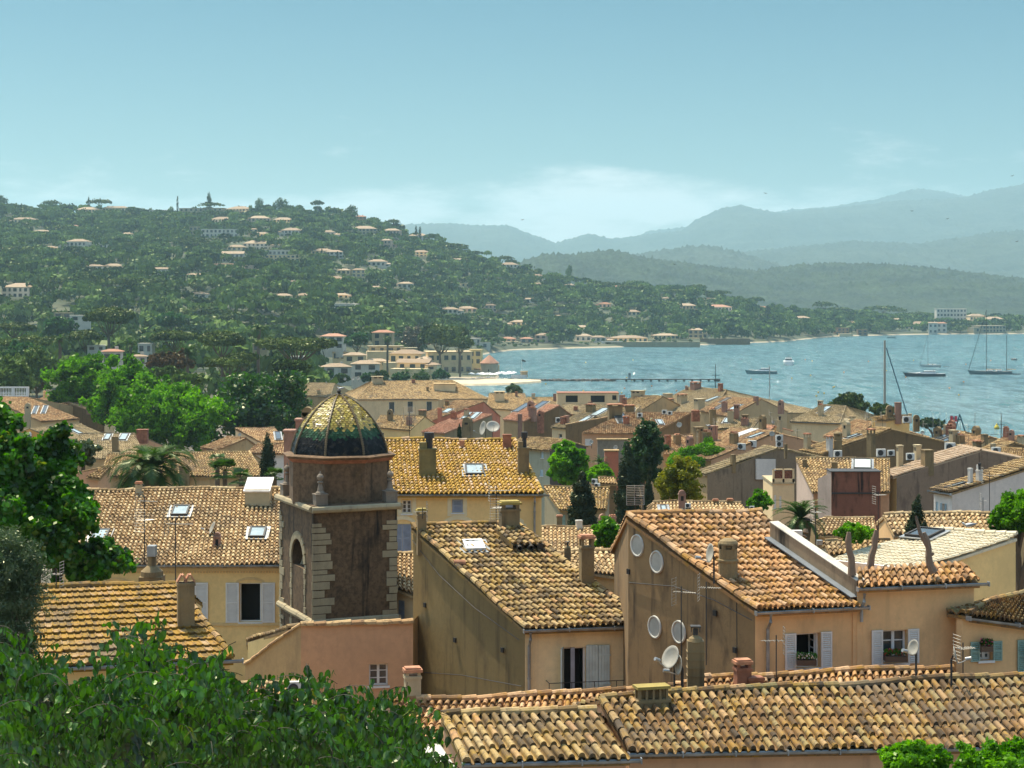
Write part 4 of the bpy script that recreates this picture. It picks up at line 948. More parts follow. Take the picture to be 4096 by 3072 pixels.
    for g in range(8):
        t0 = math.radians(-90 + 12) + math.pi / 8 + g * math.pi / 4; t1 = t0 + math.pi / 4
        d0 = V3(math.cos(t0), math.sin(t0), 0); d1 = V3(math.cos(t1), math.sin(t1), 0)
        for i in range(rows):
            ra, rb = rad(ts[i]), rad(ts[i + 1]); za, zb2 = z_b + Hh * ts[i], z_b + Hh * ts[i + 1]
            A = dc + d0 * ra; B = dc + d1 * ra; C = dc + d1 * rb; D_ = dc + d0 * rb; A[2] = B[2] = za; C[2] = D_[2] = zb2
            wv = np.linalg.norm(B - A); n = max(1, int(round(wv / .165))); nn_ = nrm(np.cross(B - A, D_ - A)); nn_ = nn_ if np.dot(nn_[:2], (d0 + d1)[:2]) > 0 else -nn_
            up = nrm((C + D_) / 2 - (A + B) / 2); al = nrm(B - A); hh = np.linalg.norm((C + D_) / 2 - (A + B) / 2)
            tl.poly([A - nn_ * .02, B - nn_ * .02, C - nn_ * .02, D_ - nn_ * .02], .1)
            w = wv / n; off = .5 * (i % 2)
            for j in range(n + (1 if i % 2 else 0)):
                x = (j - off + .5) / n if i % 2 else (j + .5) / n
                if x < .02 or x > .98: continue
                p = A + (B - A) * x; zig = .07 * (abs(((x * 4) % 1) - .5) * 2) ** 1 + RS.gauss(0, .016); e1 = .50 - zig * 1.2; e2 = .36 - zig * 1.0
                key = 'y' if ts[i] > e1 - .02 else ('g' if ts[i] > e2 - .04 else 'k')
                pts = [p + al * w * .5 * a_ + up * u_ + nn_ * o_ for a_, u_, o_ in ((-.97, hh * .55, .022), (-.9, hh * .1, .034), (-.55, -hh * .3, .04), (0, -hh * .45, .044), (.55, -hh * .3, .04), (.9, hh * .1, .034), (.97, hh * .55, .022), (.9, hh * 1.3, .004), (-.9, hh * 1.3, .004))]
                tw = RS.gauss(0, .006); pts = [q_ + nn_ * (tw * (1 if k_ < 4 else -1)) for k_, q_ in enumerate(pts)]
                scales[key].poly(pts, RS.random())
        P_ = []
        for t in ts[:-1]: P_.append(V3(*(dc + d0 * (rad(t) + .03))[:2], z_b + Hh * t))
        P_.append(V3(dc[0], dc[1], z_b + Hh * 1.0))
        for i in range(len(P_) - 1):
            A, B = P_[i], P_[i + 1]; ribs.tube([A, B * .98 + A * .02], [.062, .045], 6, RS.random())
    gl = lambda nm, st, ro: None
    def glaze(nm, stops, ct=.2, ro=.34):
        m, n, l, b = new_mat(nm); a_ = n.new('ShaderNodeAttribute'); a_.attribute_name = 'rnd'; q = ramp(n, stops); l.new(a_.outputs['Fac'], q.inputs[0])
        c = mixn(n, l, mrange(n, l, noise(n, l, 3.5, 6, .7), .52, .68, 0, .45), q.outputs[0], (.10, .07, .03)); l.new(c, b.inputs['Base Color'])
        b.inputs['Roughness'].default_value = ro; b.inputs['Specular IOR Level'].default_value = .5 if ct > .1 else .14; b.inputs['Coat Weight'].default_value = ct; b.inputs['Coat Roughness'].default_value = .15; return m
    dome = tl.build('dome', DARK, r)
    scales['y'].build('yellow_scales', glaze('yellow_glaze', [(0, (.15, .10, .012)), (.4, (.34, .235, .02)), (1, (.48, .36, .04))]), dome)
    scales['g'].build('green_scales', glaze('green_glaze', [(0, (.010, .035, .012)), (.6, (.02, .075, .03)), (1, (.05, .12, .06))], .06, .45), dome)
    scales['k'].build('black_scales', glaze('black_glaze', [(0, (.006, .006, .006)), (.7, (.012, .012, .012)), (1, (.03, .028, .028))], .03, .5), dome)
    ribs.build('dome_ribs', flat('rib_tile', (.13, .085, .03), .5, var=.4), dome)
    f = MB(); f.lathe(V3(dc[0], dc[1], z_b + Hh - .05), [(.16, 0), (.14, .08), (.06, .12), (.1, .2), (.05, .27), (.01, .3)], 10); f.build('finial', IRON, dome)
    # corner pinnacles
    for (sx, Yp) in ((1281, P[0][1] + .45), (1560, P[1][1] + .3), (1149, P[3][1] - .4)):
        c = at(sx, 2030, Yp); c = V3(c[0], c[1], zc + .12); m = MB(); A = (ff.a, ff.n, ZUP)
        m.box(c + ZUP * .22, (.5, .5, .5), A); m.box(c + ZUP * .49, (.56, .56, .05), A)
        m.lathe(c + ZUP * .5, [(.2, 0), (.2, .05), (.13, .12), (.09, .34), (.07, .42), (.12, .46), (.12, .50), (.06, .54), (.13, .62), (.15, .7), (.11, .78), (.04, .84), (.03, .9), (0.01, .94)], 12)
        m.build('pinnacle', plaster('pinnacle_stone', (.25, .20, .15), amt=.6), r)
    return dc
tower()
# slab chimney wall and tall brown pier seen behind the tower's left side
def pier():
    m = MB(); A = at(1178, 1800, 96); r = root('chimney_stack', V3(A[0], A[1], 30), 'tall narrow rendered stack with a rounded top rising left of the dome', 'chimney')
    for (x0, x1, y0, y1, Y, nm) in ((1135, 1175, 1725, 1965, 96, 'stack'), (1182, 1222, 1680, 1830, 97, 'side_stack')):
        p, q = at(x0, y0, Y), at(x1, y1, Y); m = MB(); m.box((p + q) / 2 + V3(0, .5, 0), (q[0] - p[0], 1.0, p[2] - q[2])); m.box(V3((p[0] + q[0]) / 2, Y + .5, p[2]), (q[0] - p[0] + .12, 1.1, .1)); o = m.build(nm, CHIMP, r)
    p, q = at(1204, 1628, 97), at(1247, 1700, 97); w = q[0] - p[0]; m = MB(); m.box(V3((p[0] + q[0]) / 2, 97.6, (p[2] + q[2]) / 2 - .3), (w, .6, p[2] - q[2])); m.lathe(V3((p[0] + q[0]) / 2, 97.6, p[2] - .3), [(w / 2, -.3), (w / 2, .3)], 16, ax=(V3(1, 0, 0), ZUP, V3(0, 1, 0)), cap=True); m.build('rounded_stack', CHIM, r)
pier()

# ------------------------------------------------------------------ the old town
def Yf(sy): return 6 / max(.004, (sy - HY) / F - .0625)
TW = dict(lod=1, pitch=.23, row=.40, rad=.08, step=.045)
TF = dict(lod=0, pitch=.25, row=.46, rad=.09, step=.05)
n_ = [0]
def town(tag_, label, Y, R0, R1, E0, E1, wall=P_TAN, tiles=TL_TOWN, **k):
    kw = dict(TW if Y < 215 else TF); kw.update(k)
    return house('town_house', label, 'house', Y, R0, R1, E0, E1, wall=wall, tiles=tiles, tag_=tag_, **kw)
wn_ = lambda *r, **k: tuple(r) + (dict(near=False, **k),)
town('t1', 'long cream building with three tall windows and a wide hipped roof beyond the dome', 500, (1491, 1524), (1808, 1521), (1428, 1597), (1955, 1595), P_CREAM, TL_TOWN, hip0=True, hip1=True, pitch=.3, row=.55, slope=.28,
     wins=[wn_(1556, 1608, 1578, 1652), wn_(1630, 1606, 1652, 1650), wn_(1706, 1606, 1728, 1648), wn_(1250, 1602, 1262, 1632)], gutter=True)
town('t1b', 'low pitched roof sloping left of the long cream building', 560, (1150, 1530), (1340, 1532), (1130, 1572), (1320, 1590), P_TAN, TL_TOWN2)
town('t1c', 'yellowish annexe in front of the long cream building, behind the yellow house chimney', 330, (1520, 1661), (1700, 1665), (1490, 1708), (1640, 1720), P_YEL, TL_TOWN, wins=[wn_(1520, 1730, 1535, 1756)])
town('t2', 'wide pale roof right of the long cream building, with a roof light box', 470, (1958, 1573), (2100, 1573), (1948, 1632), (2120, 1645), P_CREAM, TL_TOWN, hip0=True)
town('t3', 'pale roof left of the flat topped box with three dark openings', 450, (2108, 1588), (2220, 1590), (2085, 1640), (2245, 1625), P_CREAM, TL_TOWN)
town('t4', 'salmon walled house with a long roof and a salmon chimney', 360, (1825, 1601), (1934, 1605), (1589, 1697), (1677, 1699), P_TAN, TL_PINK, gable=P_SALM, slope=.27)
town('t5', 'house with bright orange roof and a grey gable carrying satellite dishes', 290, (1847, 1654), (1970, 1657), (1684, 1726), (1777, 1731), P_TAN, tilemat('tiles_orange', [(0, (.40, .20, .11)), (.5, (.58, .29, .17)), (1, (.66, .38, .24))], (.3, .2, .1), .3, .25), gable=P_GREY, slope=.27)
town('t6', 'house with coral tiles and two dark solar panels', 310, (2105, 1616), (2238, 1621), (2010, 1676), (2093, 1684), P_TAN, MATS['tiles_orange'], gable=P_BROWN, slope=.28)
town('t8', 'yellow fronted house with a grey tiled roof and two skylights', 280, (2356, 1634), (2507, 1641), (2202, 1708), (2319, 1717), P_CREAM, TL_TOWN2, wins=[wn_(2268, 1738, 2285, 1752), wn_(2290, 1738, 2306, 1756), wn_(2235, 1735, 2248, 1752)], gable=P_BROWN, slope=.27)
town('t9', 'pink house with mottled roof and a wide dark gable bearing dishes and a small window', 260, (2507, 1652), (2764, 1650), (2327, 1730), (2605, 1735), P_PINK, TL_PINK, gable=P_BROWN, slope=.27, wins=[wn_(2340, 1755, 2366, 1780, kind='closed', shut=SHUT_W)])
town('t10', 'large many sided old roof highest near the water, crowned by a brick stack', 400, (2760, 1546), (2905, 1560), (2570, 1645), (2840, 1662), P_TAN, TL_TOWN2, hip1=True, pitch=.3)
town('t11', 'ochre tiled roof with a low triangular dormer left of the large old roof', 380, (2544, 1581), (2652, 1585), (2428, 1630), (2562, 1642), P_TAN, TL_TOWN)
town('t12', 'cream house whose plain gable stands against the water', 350, (2895, 1588), (3047, 1595), (2798, 1642), (2912, 1667), P_TAN, TL_PINK, gable=plaster('cream_gable', (.55, .38, .20), amt=.1), slope=.3)
town('t13', 'broad cream building with hipped roof, one skylight and a white roof vent behind it', 300, (3291, 1620), (3384, 1624), (3161, 1686), (3358, 1693), P_CREAM, TL_TOWN2, hip1=True, hip0=True, gutter=True)
town('t14', 'small low roof with one skylight between the cream gable and the pink tiled roof', 250, (2870, 1671), (3040, 1675), (2860, 1716), (3010, 1712), P_CREAM, TL_TOWN2)
town('t14b', 'pale house end with small vents beside the roof antennas', 235, (3060, 1700), (3100, 1704), (3040, 1725), (3070, 1728), P_CREAM, MATS['tiles_orange'], gable=P_CREAM)
town('t15b', 'ochre roof band under the wide dark gable', 225, (2681, 1743), (2905, 1736), (2655, 1815), (2800, 1812), P_TAN, TL_PINK)
town('t15', 'pink house with mottled coral roof, ivy and three outdoor units on its side', 215, (2923, 1711), (3101, 1729), (2700, 1827), (2837, 1838), P_TAN, TL_PINK, gable=P_PINK, slope=.24)
town('t16', 'grey brown stained blind house with a large white panel', 178, (3054, 1783), (3110, 1792), (2778, 1886), (2819, 1897), P_TAN, TL_TOWN2, gable=plaster('stained_grey', (.27, .20, .13), (.06, .04, .03), .6, .8), slope=.22)
town('t18', 'pale pink house with a mottled tiled roof beside the red brown block', 148, (3183, 1832), (3560, 1838), (3250, 1966), (3560, 1966), P_PINK, TL_TOWN, gable=plaster('pale_pink_render', (.60, .45, .36), amt=.2))
town('t20', 'wide dark gabled house with three outdoor units and a tapered chimney', 190, (3499, 1709), (3564, 1715), (3192, 1801), (3282, 1814), P_CREAM, TL_TOWN, gable=P_BROWN, slope=.22)
town('t21', 'cream fronted house whose pale gable slopes towards the harbour', 235, (3540, 1662), (3640, 1662), (3500, 1678), (3549, 1680), P_CREAM, TL_TOWN, gable=P_OCHRE)
town('t21b', 'ochre tiled house behind the white dome vent', 260, (3420, 1678), (3500, 1690), (3290, 1745), (3400, 1755), P_CREAM, TL_PINK)
town('t22', 'long house with smooth beige tiles, brown gable and a yellow chimney', 158, (3839, 1781), (3925, 1798), (3520, 1894), (3574, 1906), P_YEL, tilemat('tiles_beige', [(0, (.46, .32, .20)), (1, (.58, .43, .29))], (.3, .22, .12), .3, .2), gable=plaster('brown_pink_render', (.30, .20, .13), (.09, .05, .04), .6, .9), slope=.2)
town('t23', 'white walled house with blue shutters and twin white chimneys', 118, (4140, 1816), (4240, 1828), (3717, 1959), (3795, 1971), P_WHITE, TL_TOWN, gable=plaster('pinkish_white', (.70, .60, .52), amt=.12), slope=.2, gutter=True,
     wins=[wn_(3742, 2006, 3753, 2060, kind='closed', shut=SHUT_L), wn_(3770, 2014, 3782, 2060, kind='open', shut=SHUT_L, sl=.14, sr=.14)])
town('t24', 'orange house with thick curved tiles where a gull stands', 85, (3536, 2060), (3961, 2060), (3575, 2136), (3990, 2129), P_ORANGE, TL_PALE, pitch=.22, row=.36, step=.05, rad=.085, near=True, lod=2)
town('t24b', 'ochre roof glimpsed under the vine at the foot of the white walled house', 100, (3960, 2068), (4120, 2060), (3960, 2105), (4130, 2105), P_TAN, TL_TOWN)
town('t25', 'low roof of pale curved tiles at the foot of the red brown block', 122, (3300, 2073), (3497, 2073), (3260, 2138), (3510, 2138), P_TAN, TL_PALE)
town('t25b', 'brown tiled roof behind the dead trunks', 82, (3300, 2170), (3560, 2168), (3320, 2215), (3560, 2215), P_TAN, TL_TOWN)
town('t26', 'low roof with one skylight and a pointed chimney behind the porthole house', 122, (2612, 2008), (2965, 2008), (2605, 2065), (3000, 2060), P_TAN, TL_PALE)
town('t27', 'small house with orange mottled roof between yellow house and cypress', 143, (2175, 1950), (2440, 1950), (2238, 2037), (2426, 2035), P_GREY, TL_HERO, gable=P_GREY, wins=[wn_(2244, 2060, 2262, 2120, kind='closed', shut=SHUT_G)])
town('t28', 'low pale roof behind the round capped vent, in front of the cypresses', 108, (2150, 2114), (2512, 2106), (2150, 2215), (2512, 2210), P_TAN, TL_PALE)
town('t29', 'cream roof falling behind the vertical chimney of the blind gable house', 86, (2200, 2210), (2512, 2208), (2300, 2275), (2512, 2308), P_TAN, TL_PALE, near=True)
town('t31', 'pale green house with grey shutters and dark gable behind the yellow house', 205, (2085, 1748), (2267, 1760), (2010, 1792), (2194, 1800), P_GREEN, TL_TOWN, gable=plaster('slate_gable', (.12, .10, .085), amt=.3), wins=[wn_(2165, 1806, 2174, 1832, kind='closed', shut=SHUT_L), wn_(2160, 1878, 2172, 1905, kind='closed', shut=SHUT_L)], slope=.25)
town('t33', 'tiny brown house with two outdoor units beside the cypress', 158, (2392, 1910), (2460, 1910), (2400, 1932), (2470, 1935), P_BROWN, TL_TOWN)
town('t34', 'small ochre roof between the antennas above the wide dark gable', 230, (3770, 1722), (3862, 1728), (3760, 1770), (3830, 1775), P_TAN, TL_TOWN)
town('t35', 'pale tiled roof with dark solar panels near the harbour', 225, (3850, 1735), (3960, 1748), (3790, 1790), (3890, 1800), P_CREAM, TL_PINK, gable=P_TAN)
town('t36', 'pink tiled roof at the water edge on the far right', 290, (4020, 1741), (4110, 1746), (3975, 1768), (4040, 1775), P_TAN, TL_PINK, gable=P_TAN)
town('t37', 'dark gabled house with cream chimney and outdoor unit on the right', 200, (3990, 1760), (4060, 1770), (3905, 1805), (3960, 1815), P_TAN, TL_TOWN, gable=P_BROWN)
town('t38', 'narrow brown house end behind the twin white chimneys', 165, (4010, 1792), (4110, 1800), (3990, 1850), (4100, 1860), P_BROWN, TL_TOWN, gable=P_BROWN)
# left part of the town
town('l1', 'beige gabled house with orange tiles and long skylights left of the plane trees', 330, (-60, 1588), (112, 1587), (165, 1686), (318, 1675), P_CREAM, TL_PINK, side='right', gable=P_TAN, slope=.28)
town('l2', 'mustard gabled house with orange chimneys in front of the plane trees', 390, (235, 1564), (258, 1573), (146, 1599), (166, 1608), P_OCHRE, TL_PINK, gable=P_OCHRE, side='left', slope=.22)
town('l3', 'house with dark brown side wall and a tall chimney beside the plane tree', 345, (330, 1603), (268, 1610), (463, 1654), (423, 1661), P_CREAM, TL_PINK, gable=P_BROWN, side='right', slope=.22)
town('l4', 'house with vivid orange gable holding a round window', 262, (119, 1711), (326, 1697), (253, 1768), (412, 1734), P_ORANGE, TL_TOWN2, gable=plaster('vivid_orange', (.68, .33, .08), amt=.1), side='right', slope=.26)
town('l5', 'house with dull brown tiles, two roof lights and a dusky pink gable', 215, (318, 1735), (539, 1735), (270, 1832), (585, 1832), P_TAN, TL_TOWN2, gable=P_PINK)
town('l6', 'house under a brown tiled roof behind the big palm', 168, (430, 1812), (999, 1808), (400, 1905), (1062, 1902), P_TAN, TL_TOWN, verge='right', wins=[wn_(560, 1935, 580, 1975)])
town('l7', 'cream house with pinkish roof and skylight turned right, below the plane trees', 235, (940, 1714), (1099, 1712), (1052, 1772), (1152, 1768), P_CREAM, TL_PINK, gable=P_CREAM, side='right', slope=.24)
town('l7b', 'beige house end with a satellite dish in front of the pinkish roof', 222, (905, 1748), (985, 1752), (800, 1790), (860, 1800), P_TAN, TL_PINK, gable=P_TAN, side='left')
town('l8', 'white walled house beside the small cypress left of the dome', 190, (1030, 1775), (1150, 1775), (985, 1812), (1150, 1812), P_WHITE, TL_PINK, gable=P_WHITE)
town('l9', 'small peach house half hidden behind the near plane tree', 135, (405, 1868), (445, 1866), (345, 1905), (400, 1912), P_PINK, TL_TOWN, gable=P_PINK)
def block(name, label, cat, x0, x1, ytop, ybot, Y, dep, wall, yaw=0., coping=None, openings=(), shut=None, left=None, coph=.12):
    A = at(x0, ytop, Y); B = at(x1, ytop, Y + yaw); B[2] = A[2]; fr = Frame(A, B, V3(0, -1, 0)); g = min(tz(A[0], A[1]) - .5, at(x0, ybot, Y)[2])
    r = root(name, V3((A[0] + B[0]) / 2, Y + dep / 2, g), label, cat); w = MB(); rs = []
    for q in openings: a0, z1 = fr.im(q[0], q[1]); a1, z0 = fr.im(q[2], q[3]); rs.append((max(.03, a0), min(a1, fr.L - .03), z0, min(z1, A[2] - .05)))
    wall_holes(w, fr, A[2], B[2], g, rs, .35); C = B - fr.n * dep; D = A - fr.n * dep; d = lambda p: V3(p[0], p[1], g)
    (w if left is None else MB()).poly([d(B), B, C, d(C)], .5); w.poly([d(C), C, D, d(D)], .5)
    if left is None: w.poly([d(D), D, A, d(A)], .5)
    w.poly([d(B), B, C, d(C)], .5) if left is not None else None
    w.build('wall', wall, r)
    if left is not None: m = MB(); m.poly([d(D), D, A, d(A)], .5); m.build('side_wall', left, r)
    m = MB(); e = fr.a * .08
    P = [A - e + fr.n * .1, B + e + fr.n * .1, C + e - fr.n * .1, D - e - fr.n * .1]; Q = [p + ZUP * coph for p in P]; m.poly(Q); m.poly(P[::-1])
    for i in range(4): k = (i + 1) % 4; m.poly([P[i], P[k], Q[k], Q[i]])
    m.build('roof', coping or TERR, r)
    for q, rc in zip(openings, rs):
        k = q[4] if len(q) > 4 else 'dark'
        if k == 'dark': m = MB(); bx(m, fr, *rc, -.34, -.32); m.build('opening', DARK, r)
        else: window(fr, r, rc, k, shut or SHUT_L, near=False)
    return r, fr
r7, f7 = block('rooftop_box', 'flat topped cream roof box with three dark openings and a red rim', 'rooftop box', 2229, 2475, 1573, 1620, 430, 6, P_CREAM, 0, BRICK, [(2263, 1582, 2311, 1609), (2363, 1582, 2419, 1609), (2449, 1581, 2466, 1600)])
town('t7', 'brown tiled roof under the box with three dark openings', 400, (2250, 1618), (2440, 1618), (2270, 1655), (2400, 1655), P_TAN, TL_TOWN2)
r19, f19 = block('red_block', 'red brown streaked blank block with a pale pink left side', 'house', 3325, 3522, 1888, 2080, 139, 2, P_RED, 0, IRON, left=plaster('pale_pink_render', (.60, .45, .36), amt=.2), coph=.06)
m = MB(); a0, z_ = f19.im(3328, 1973); bx(m, f19, .02, f19.L - .1, z_ - .06, z_ + .06, 0, .08)
m.build('ledge', IRON, r19)
pl = MB(); P4 = [at(3271, 1915, 140.5), at(3325, 1890, 139.1), at(3325, 2080, 139.1), at(3271, 2080, 140.5)]; pl.poly(P4); pl.build('pink_return', plaster('pale_pink_render', (.60, .45, .36), amt=.2), r19)
r17, f17 = block('balcony_house', 'narrow cream house with a roof terrace screened by brown reed panels', 'house', 3090, 3177, 1935, 2060, 160, 6, P_CREAM, 0, CHIMC, [(3096, 1980, 3105, 2034, 'closed'), (3117, 1984, 3126, 2036, 'closed')], SHUT_W)
def terrace_rail():
    m = MB(); f = f17; z1 = f.im(3090, 1876)[1]; z0 = f.im(3090, 1932)[1]
    for a in (0, f.L / 2 - .08, f.L - .16): bx(m, f, a, a + .16, z0, z1, -.1, .08)
    bx(m, f, 0, f.L, z0, z0 + .35, -.1, .08); bx(m, f, 0, f.L, z1 - .05, z1, -.12, .1); m.build('parapet', P_CREAM, r17)
    m = MB(); bx(m, f, .16, f.L - .16, z0 + .36, z1 - .15, -.06, -.02); m.build('reed_screen', flat('reed', (.20, .075, .04), .8, var=.4, scale=8), r17)
terrace_rail()
r32, f32 = block('grey_walled_yard', 'stained grey wall house with tiled coping above the leafy tree', 'house', 2390, 2510, 1760, 1900, 195, .5, plaster('stained_yard', (.30, .26, .19), amt=.6), 0, TL_TOWN)
block('red_parapet_house', 'small brick red walled roof terrace behind the dark cypress', 'house', 2420, 2474, 1806, 1870, 178, 1., P_SALM, 0, TL_TOWN)
# white panel on the stained grey house
def panel():
    h = HOUSES['t16']; n = nrm(np.cross(h.E1 - h.R1, ZUP)); n[2] = 0; n = nrm(n); n = n if np.dot(n, CAM - h.R1) > 0 else -n
    P = h.R1 + n * .05; c = [hit(x, y, P, n) for x, y in ((3022, 1836), (3099, 1836), (3099, 1917), (3022, 1917))]; m = MB(); Q = [p + n * .12 for p in c]; m.poly(Q)
    for i in range(4): k = (i + 1) % 4; m.poly([c[i], c[k], Q[k], Q[i]])
    m.build('white_panel', P_WHITE, h.root)
panel()
# chimneys, skylights of the town
for t, sx, sy, w, hh, st, mt in [
    ('t4', 1759, 1694, 14, 62, 'plain', P_SALM), ('t5', 1870, 1750, 36, 76, 'arch', CHIM), ('t6', 2130, 1666, 26, 40, 'pots', CHIMP), ('t6', 2163, 1712, 22, 70, 'arch', BRICK), ('t6', 2080, 1734, 14, 78, 'plain', CHIMP),
    ('t2', 1998, 1600, 40, 34, 'holes', P_CREAM), ('t8', 2363, 1646, 32, 30, 'slab', CHIM), ('t8', 2385, 1702, 20, 34, 'arch', CHIM), ('t9', 2460, 1660, 54, 44, 'slab', CHIM), ('t9', 2518, 1644, 36, 24, 'slab', CHIM),
    ('t9', 2850, 1684, 24, 54, 'pots', CHIM), ('t9', 2782, 1662, 30, 24, 'pots', BRICK), ('t10', 2782, 1558, 38, 30, 'slab', CHIMP), ('t10', 2747, 1562, 11, 18, 'slab', CHIMP), ('t10', 2671, 1603, 34, 30, 'plain', CHIMC), ('t10', 2728, 1612, 36, 36, 'slab', CHIMC),
    ('t10', 2682, 1624, 26, 30, 'slab', CHIMC), ('t10', 2797, 1636, 38, 40, 'holes', CHIMC), ('t11', 2552, 1577, 44, 14, 'holes', CHIMC), ('t12', 3024, 1603, 17, 18, 'plain', CHIMP), ('t12', 3124, 1638, 20, 34, 'arch', CHIMP), ('t12', 2930, 1670, 20, 20, 'pots', BRICK),
    ('t13', 3409, 1692, 32, 30, 'round', P_CREAM), ('t14', 2980, 1700, 28, 30, 'pots', CHIMP), ('t14b', 3118, 1705, 18, 40, 'pipe', CHIMC), ('t15', 2759, 1796, 26, 48, 'arch', CHIMP), ('t15', 2792, 1770, 12, 52, 'round', CHIMC), ('t15', 2828, 1780, 30, 62, 'pots', CHIM), ('t15b', 2670, 1788, 22, 48, 'plain', BRICK),
    ('t16', 2932, 1855, 20, 38, 'plain', CHIM), ('t16', 3143, 1800, 12, 24, 'plain', CHIM), ('t20', 3229, 1796, 24, 62, 'slab', CHIMC), ('t20', 3318, 1800, 22, 56, 'slab', CHIMW), ('t20', 3352, 1792, 36, 66, 'round', CHIM), ('t20', 3386, 1745, 26, 58, 'arch', CHIMC), ('t20', 3484, 1800, 28, 84, 'slab', CHIM),
    ('t18', 3219, 1868, 18, 30, 'plain', CHIM), ('t18', 3338, 1886, 24, 38, 'plain', CHIM), ('t22', 3599, 1868, 25, 84, 'holes', CHIMC), ('t22', 3670, 1840, 28, 58, 'holes', CHIMC), ('t22', 3709, 1860, 46, 62, 'plain', CHIM), ('t23', 3881, 1934, 14, 62, 'plain', CHIMW), ('t23', 3917, 1924, 22, 72, 'pipe', CHIMW),
    ('t35', 3813, 1778, 28, 56, 'holes', CHIMC), ('t34', 3752, 1760, 26, 48, 'arch', CHIM), ('t36', 4084, 1775, 24, 34, 'slab', CHIMC), ('t36', 4030, 1782, 20, 16, 'plain', CHIM), ('t37', 3972, 1800, 18, 24, 'holes', CHIMC), ('t37', 3908, 1790, 30, 28, 'slab', CHIM), ('t21', 3665, 1700, 24, 34, 'arch', CHIM), ('t21', 3640, 1666, 12, 12, 'plain', CHIMC), ('t35', 3905, 1740, 30, 26, 'arch', CHIM), ('t35', 3938, 1760, 24, 24, 'plain', CHIM),
    ('t26', 2728, 2030, 28, 66, 'arch', CHIMP), ('t26', 2862, 2012, 20, 14, 'slab', CHIM), ('t26', 2920, 2010, 22, 14, 'slab', CHIM), ('t28', 2316, 2112, 24, 32, 'plain', CHIMW), ('t28', 2410, 2100, 26, 38, 'arch', CHIMP), ('t28', 2450, 2102, 26, 44, 'pots', CHIMP), ('t27', 2238, 2080, 22, 18, 'slab', CHIM),
    ('t1', 1509, 1530, 42, 24, 'holes', CHIMC), ('t1c', 1690, 1660, 26, 20, 'slab', CHIM), ('t29', 2340, 2290, 12, 10, 'plain', CHIM),
    ('l1', 111, 1704, 22, 96, 'arch', CHIMC), ('l2', 284, 1580, 28, 28, 'plain', BRICK), ('l2', 178, 1590, 12, 26, 'plain', P_ORANGE), ('l2', 348, 1602, 18, 30, 'plain', P_ORANGE), ('l2', 297, 1586, 12, 20, 'plain', P_ORANGE), ('l3', 404, 1700, 22, 88, 'pots', CHIM), ('l3', 359, 1640, 22, 32, 'pots', CHIMP), ('l4', 252, 1764, 20, 30, 'arch', CHIM), ('l5', 461, 1806, 24, 60, 'plain', CHIM), ('l5', 570, 1745, 42, 28, 'plain', BRICK), ('l6', 730, 1905, 24, 40, 'plain', CHIM), ('l6', 750, 1905, 16, 34, 'plain', CHIM)]:
    chimney(HOUSES[t], sx, sy, w, hh, st, mt)
for t, sx, sy, w, hm, g in [('t8', 2399, 1650, 34, 3.4, SKYGL), ('t8', 2340, 1680, 26, 2.6, SKYGL), ('t9', 2480, 1680, 26, 2.8, GLASS), ('t9', 2488, 1664, 20, 2, SKYGL), ('t9', 2640, 1690, 20, 2, SKYGL), ('t4', 1790, 1644, 28, 2.2, SKYGL), ('t5', 1868, 1664, 22, 3, SKYGL), ('t5', 1900, 1664, 22, 3, SKYGL),
    ('t6', 2088, 1632, 30, 4.4, GLASS), ('t6', 2158, 1624, 30, 4.2, GLASS), ('t12', 2942, 1630, 24, 3, SKYGL), ('t12', 2900, 1602, 20, 2.6, IRON), ('t12', 2876, 1628, 20, 2.6, IRON), ('t13', 3298, 1641, 26, 3, SKYGL), ('t14', 2908, 1684, 22, 1.8, SKYGL), ('t10', 2848, 1597, 26, 3, SKYGL),
    ('t15', 2980, 1734, 46, 3, WGL), ('t15', 3024, 1744, 28, 2, SKYGL), ('t35', 3784, 1745, 40, 3, GLASS), ('t35', 3790, 1762, 40, 3, GLASS), ('t18', 3450, 1860, 70, 1.9, flat('roof_glazing', (.62, .66, .60), .35)), ('l1', 141, 1641, 14, 4, GLASS), ('l1', 178, 1639, 14, 4, GLASS), ('l4', 305, 1728, 24, 3, SKYGL),
    ('l5', 430, 1750, 24, 1.8, SKYGL), ('l5', 495, 1750, 30, 2., SKYGL), ('l7', 1112, 1745, 22, 3, GLASS), ('t26', 2655, 2042, 26, 1.2, SKYGL), ('t23', 3822, 1948, 26, 1.4, SKYGL), ('t20', 3410, 1748, 24, 1.6, SKYGL), ('t2', 1900, 1640, 10, 1, SKYGL)]:
    skylight(HOUSES[t], sx, sy, w, hm, g)
for t_, h_ in list(HOUSES.items()):
    if t_[0] != 't' or t_ in ('t24', 't25', 't28', 't29', 't24b', 't25b', 't38', 't33') or h_.R0[1] < 215: continue
    for k_ in range(RS.choice([1, 2, 2, 3])):
        a_, b_ = RS.random() * .86 + .07, RS.random() * .8 + .05; Pm = (h_.R0 * (1 - a_) + h_.R1 * a_) * (1 - b_) + (h_.E0 * (1 - a_) + h_.E1 * a_) * b_
        sx_, sy_ = CX + F * Pm[0] / Pm[1], HY + F * (CAMZ - Pm[2]) / Pm[1]
        chimney(h_, sx_, sy_, RS.uniform(.6, .95) / Pm[1] * F, RS.uniform(.9, 1.9) / Pm[1] * F, RS.choice(['slab', 'arch', 'pots', 'pots', 'holes', 'plain']), RS.choice([CHIM, CHIM, CHIMP, CHIMC, BRICK]))
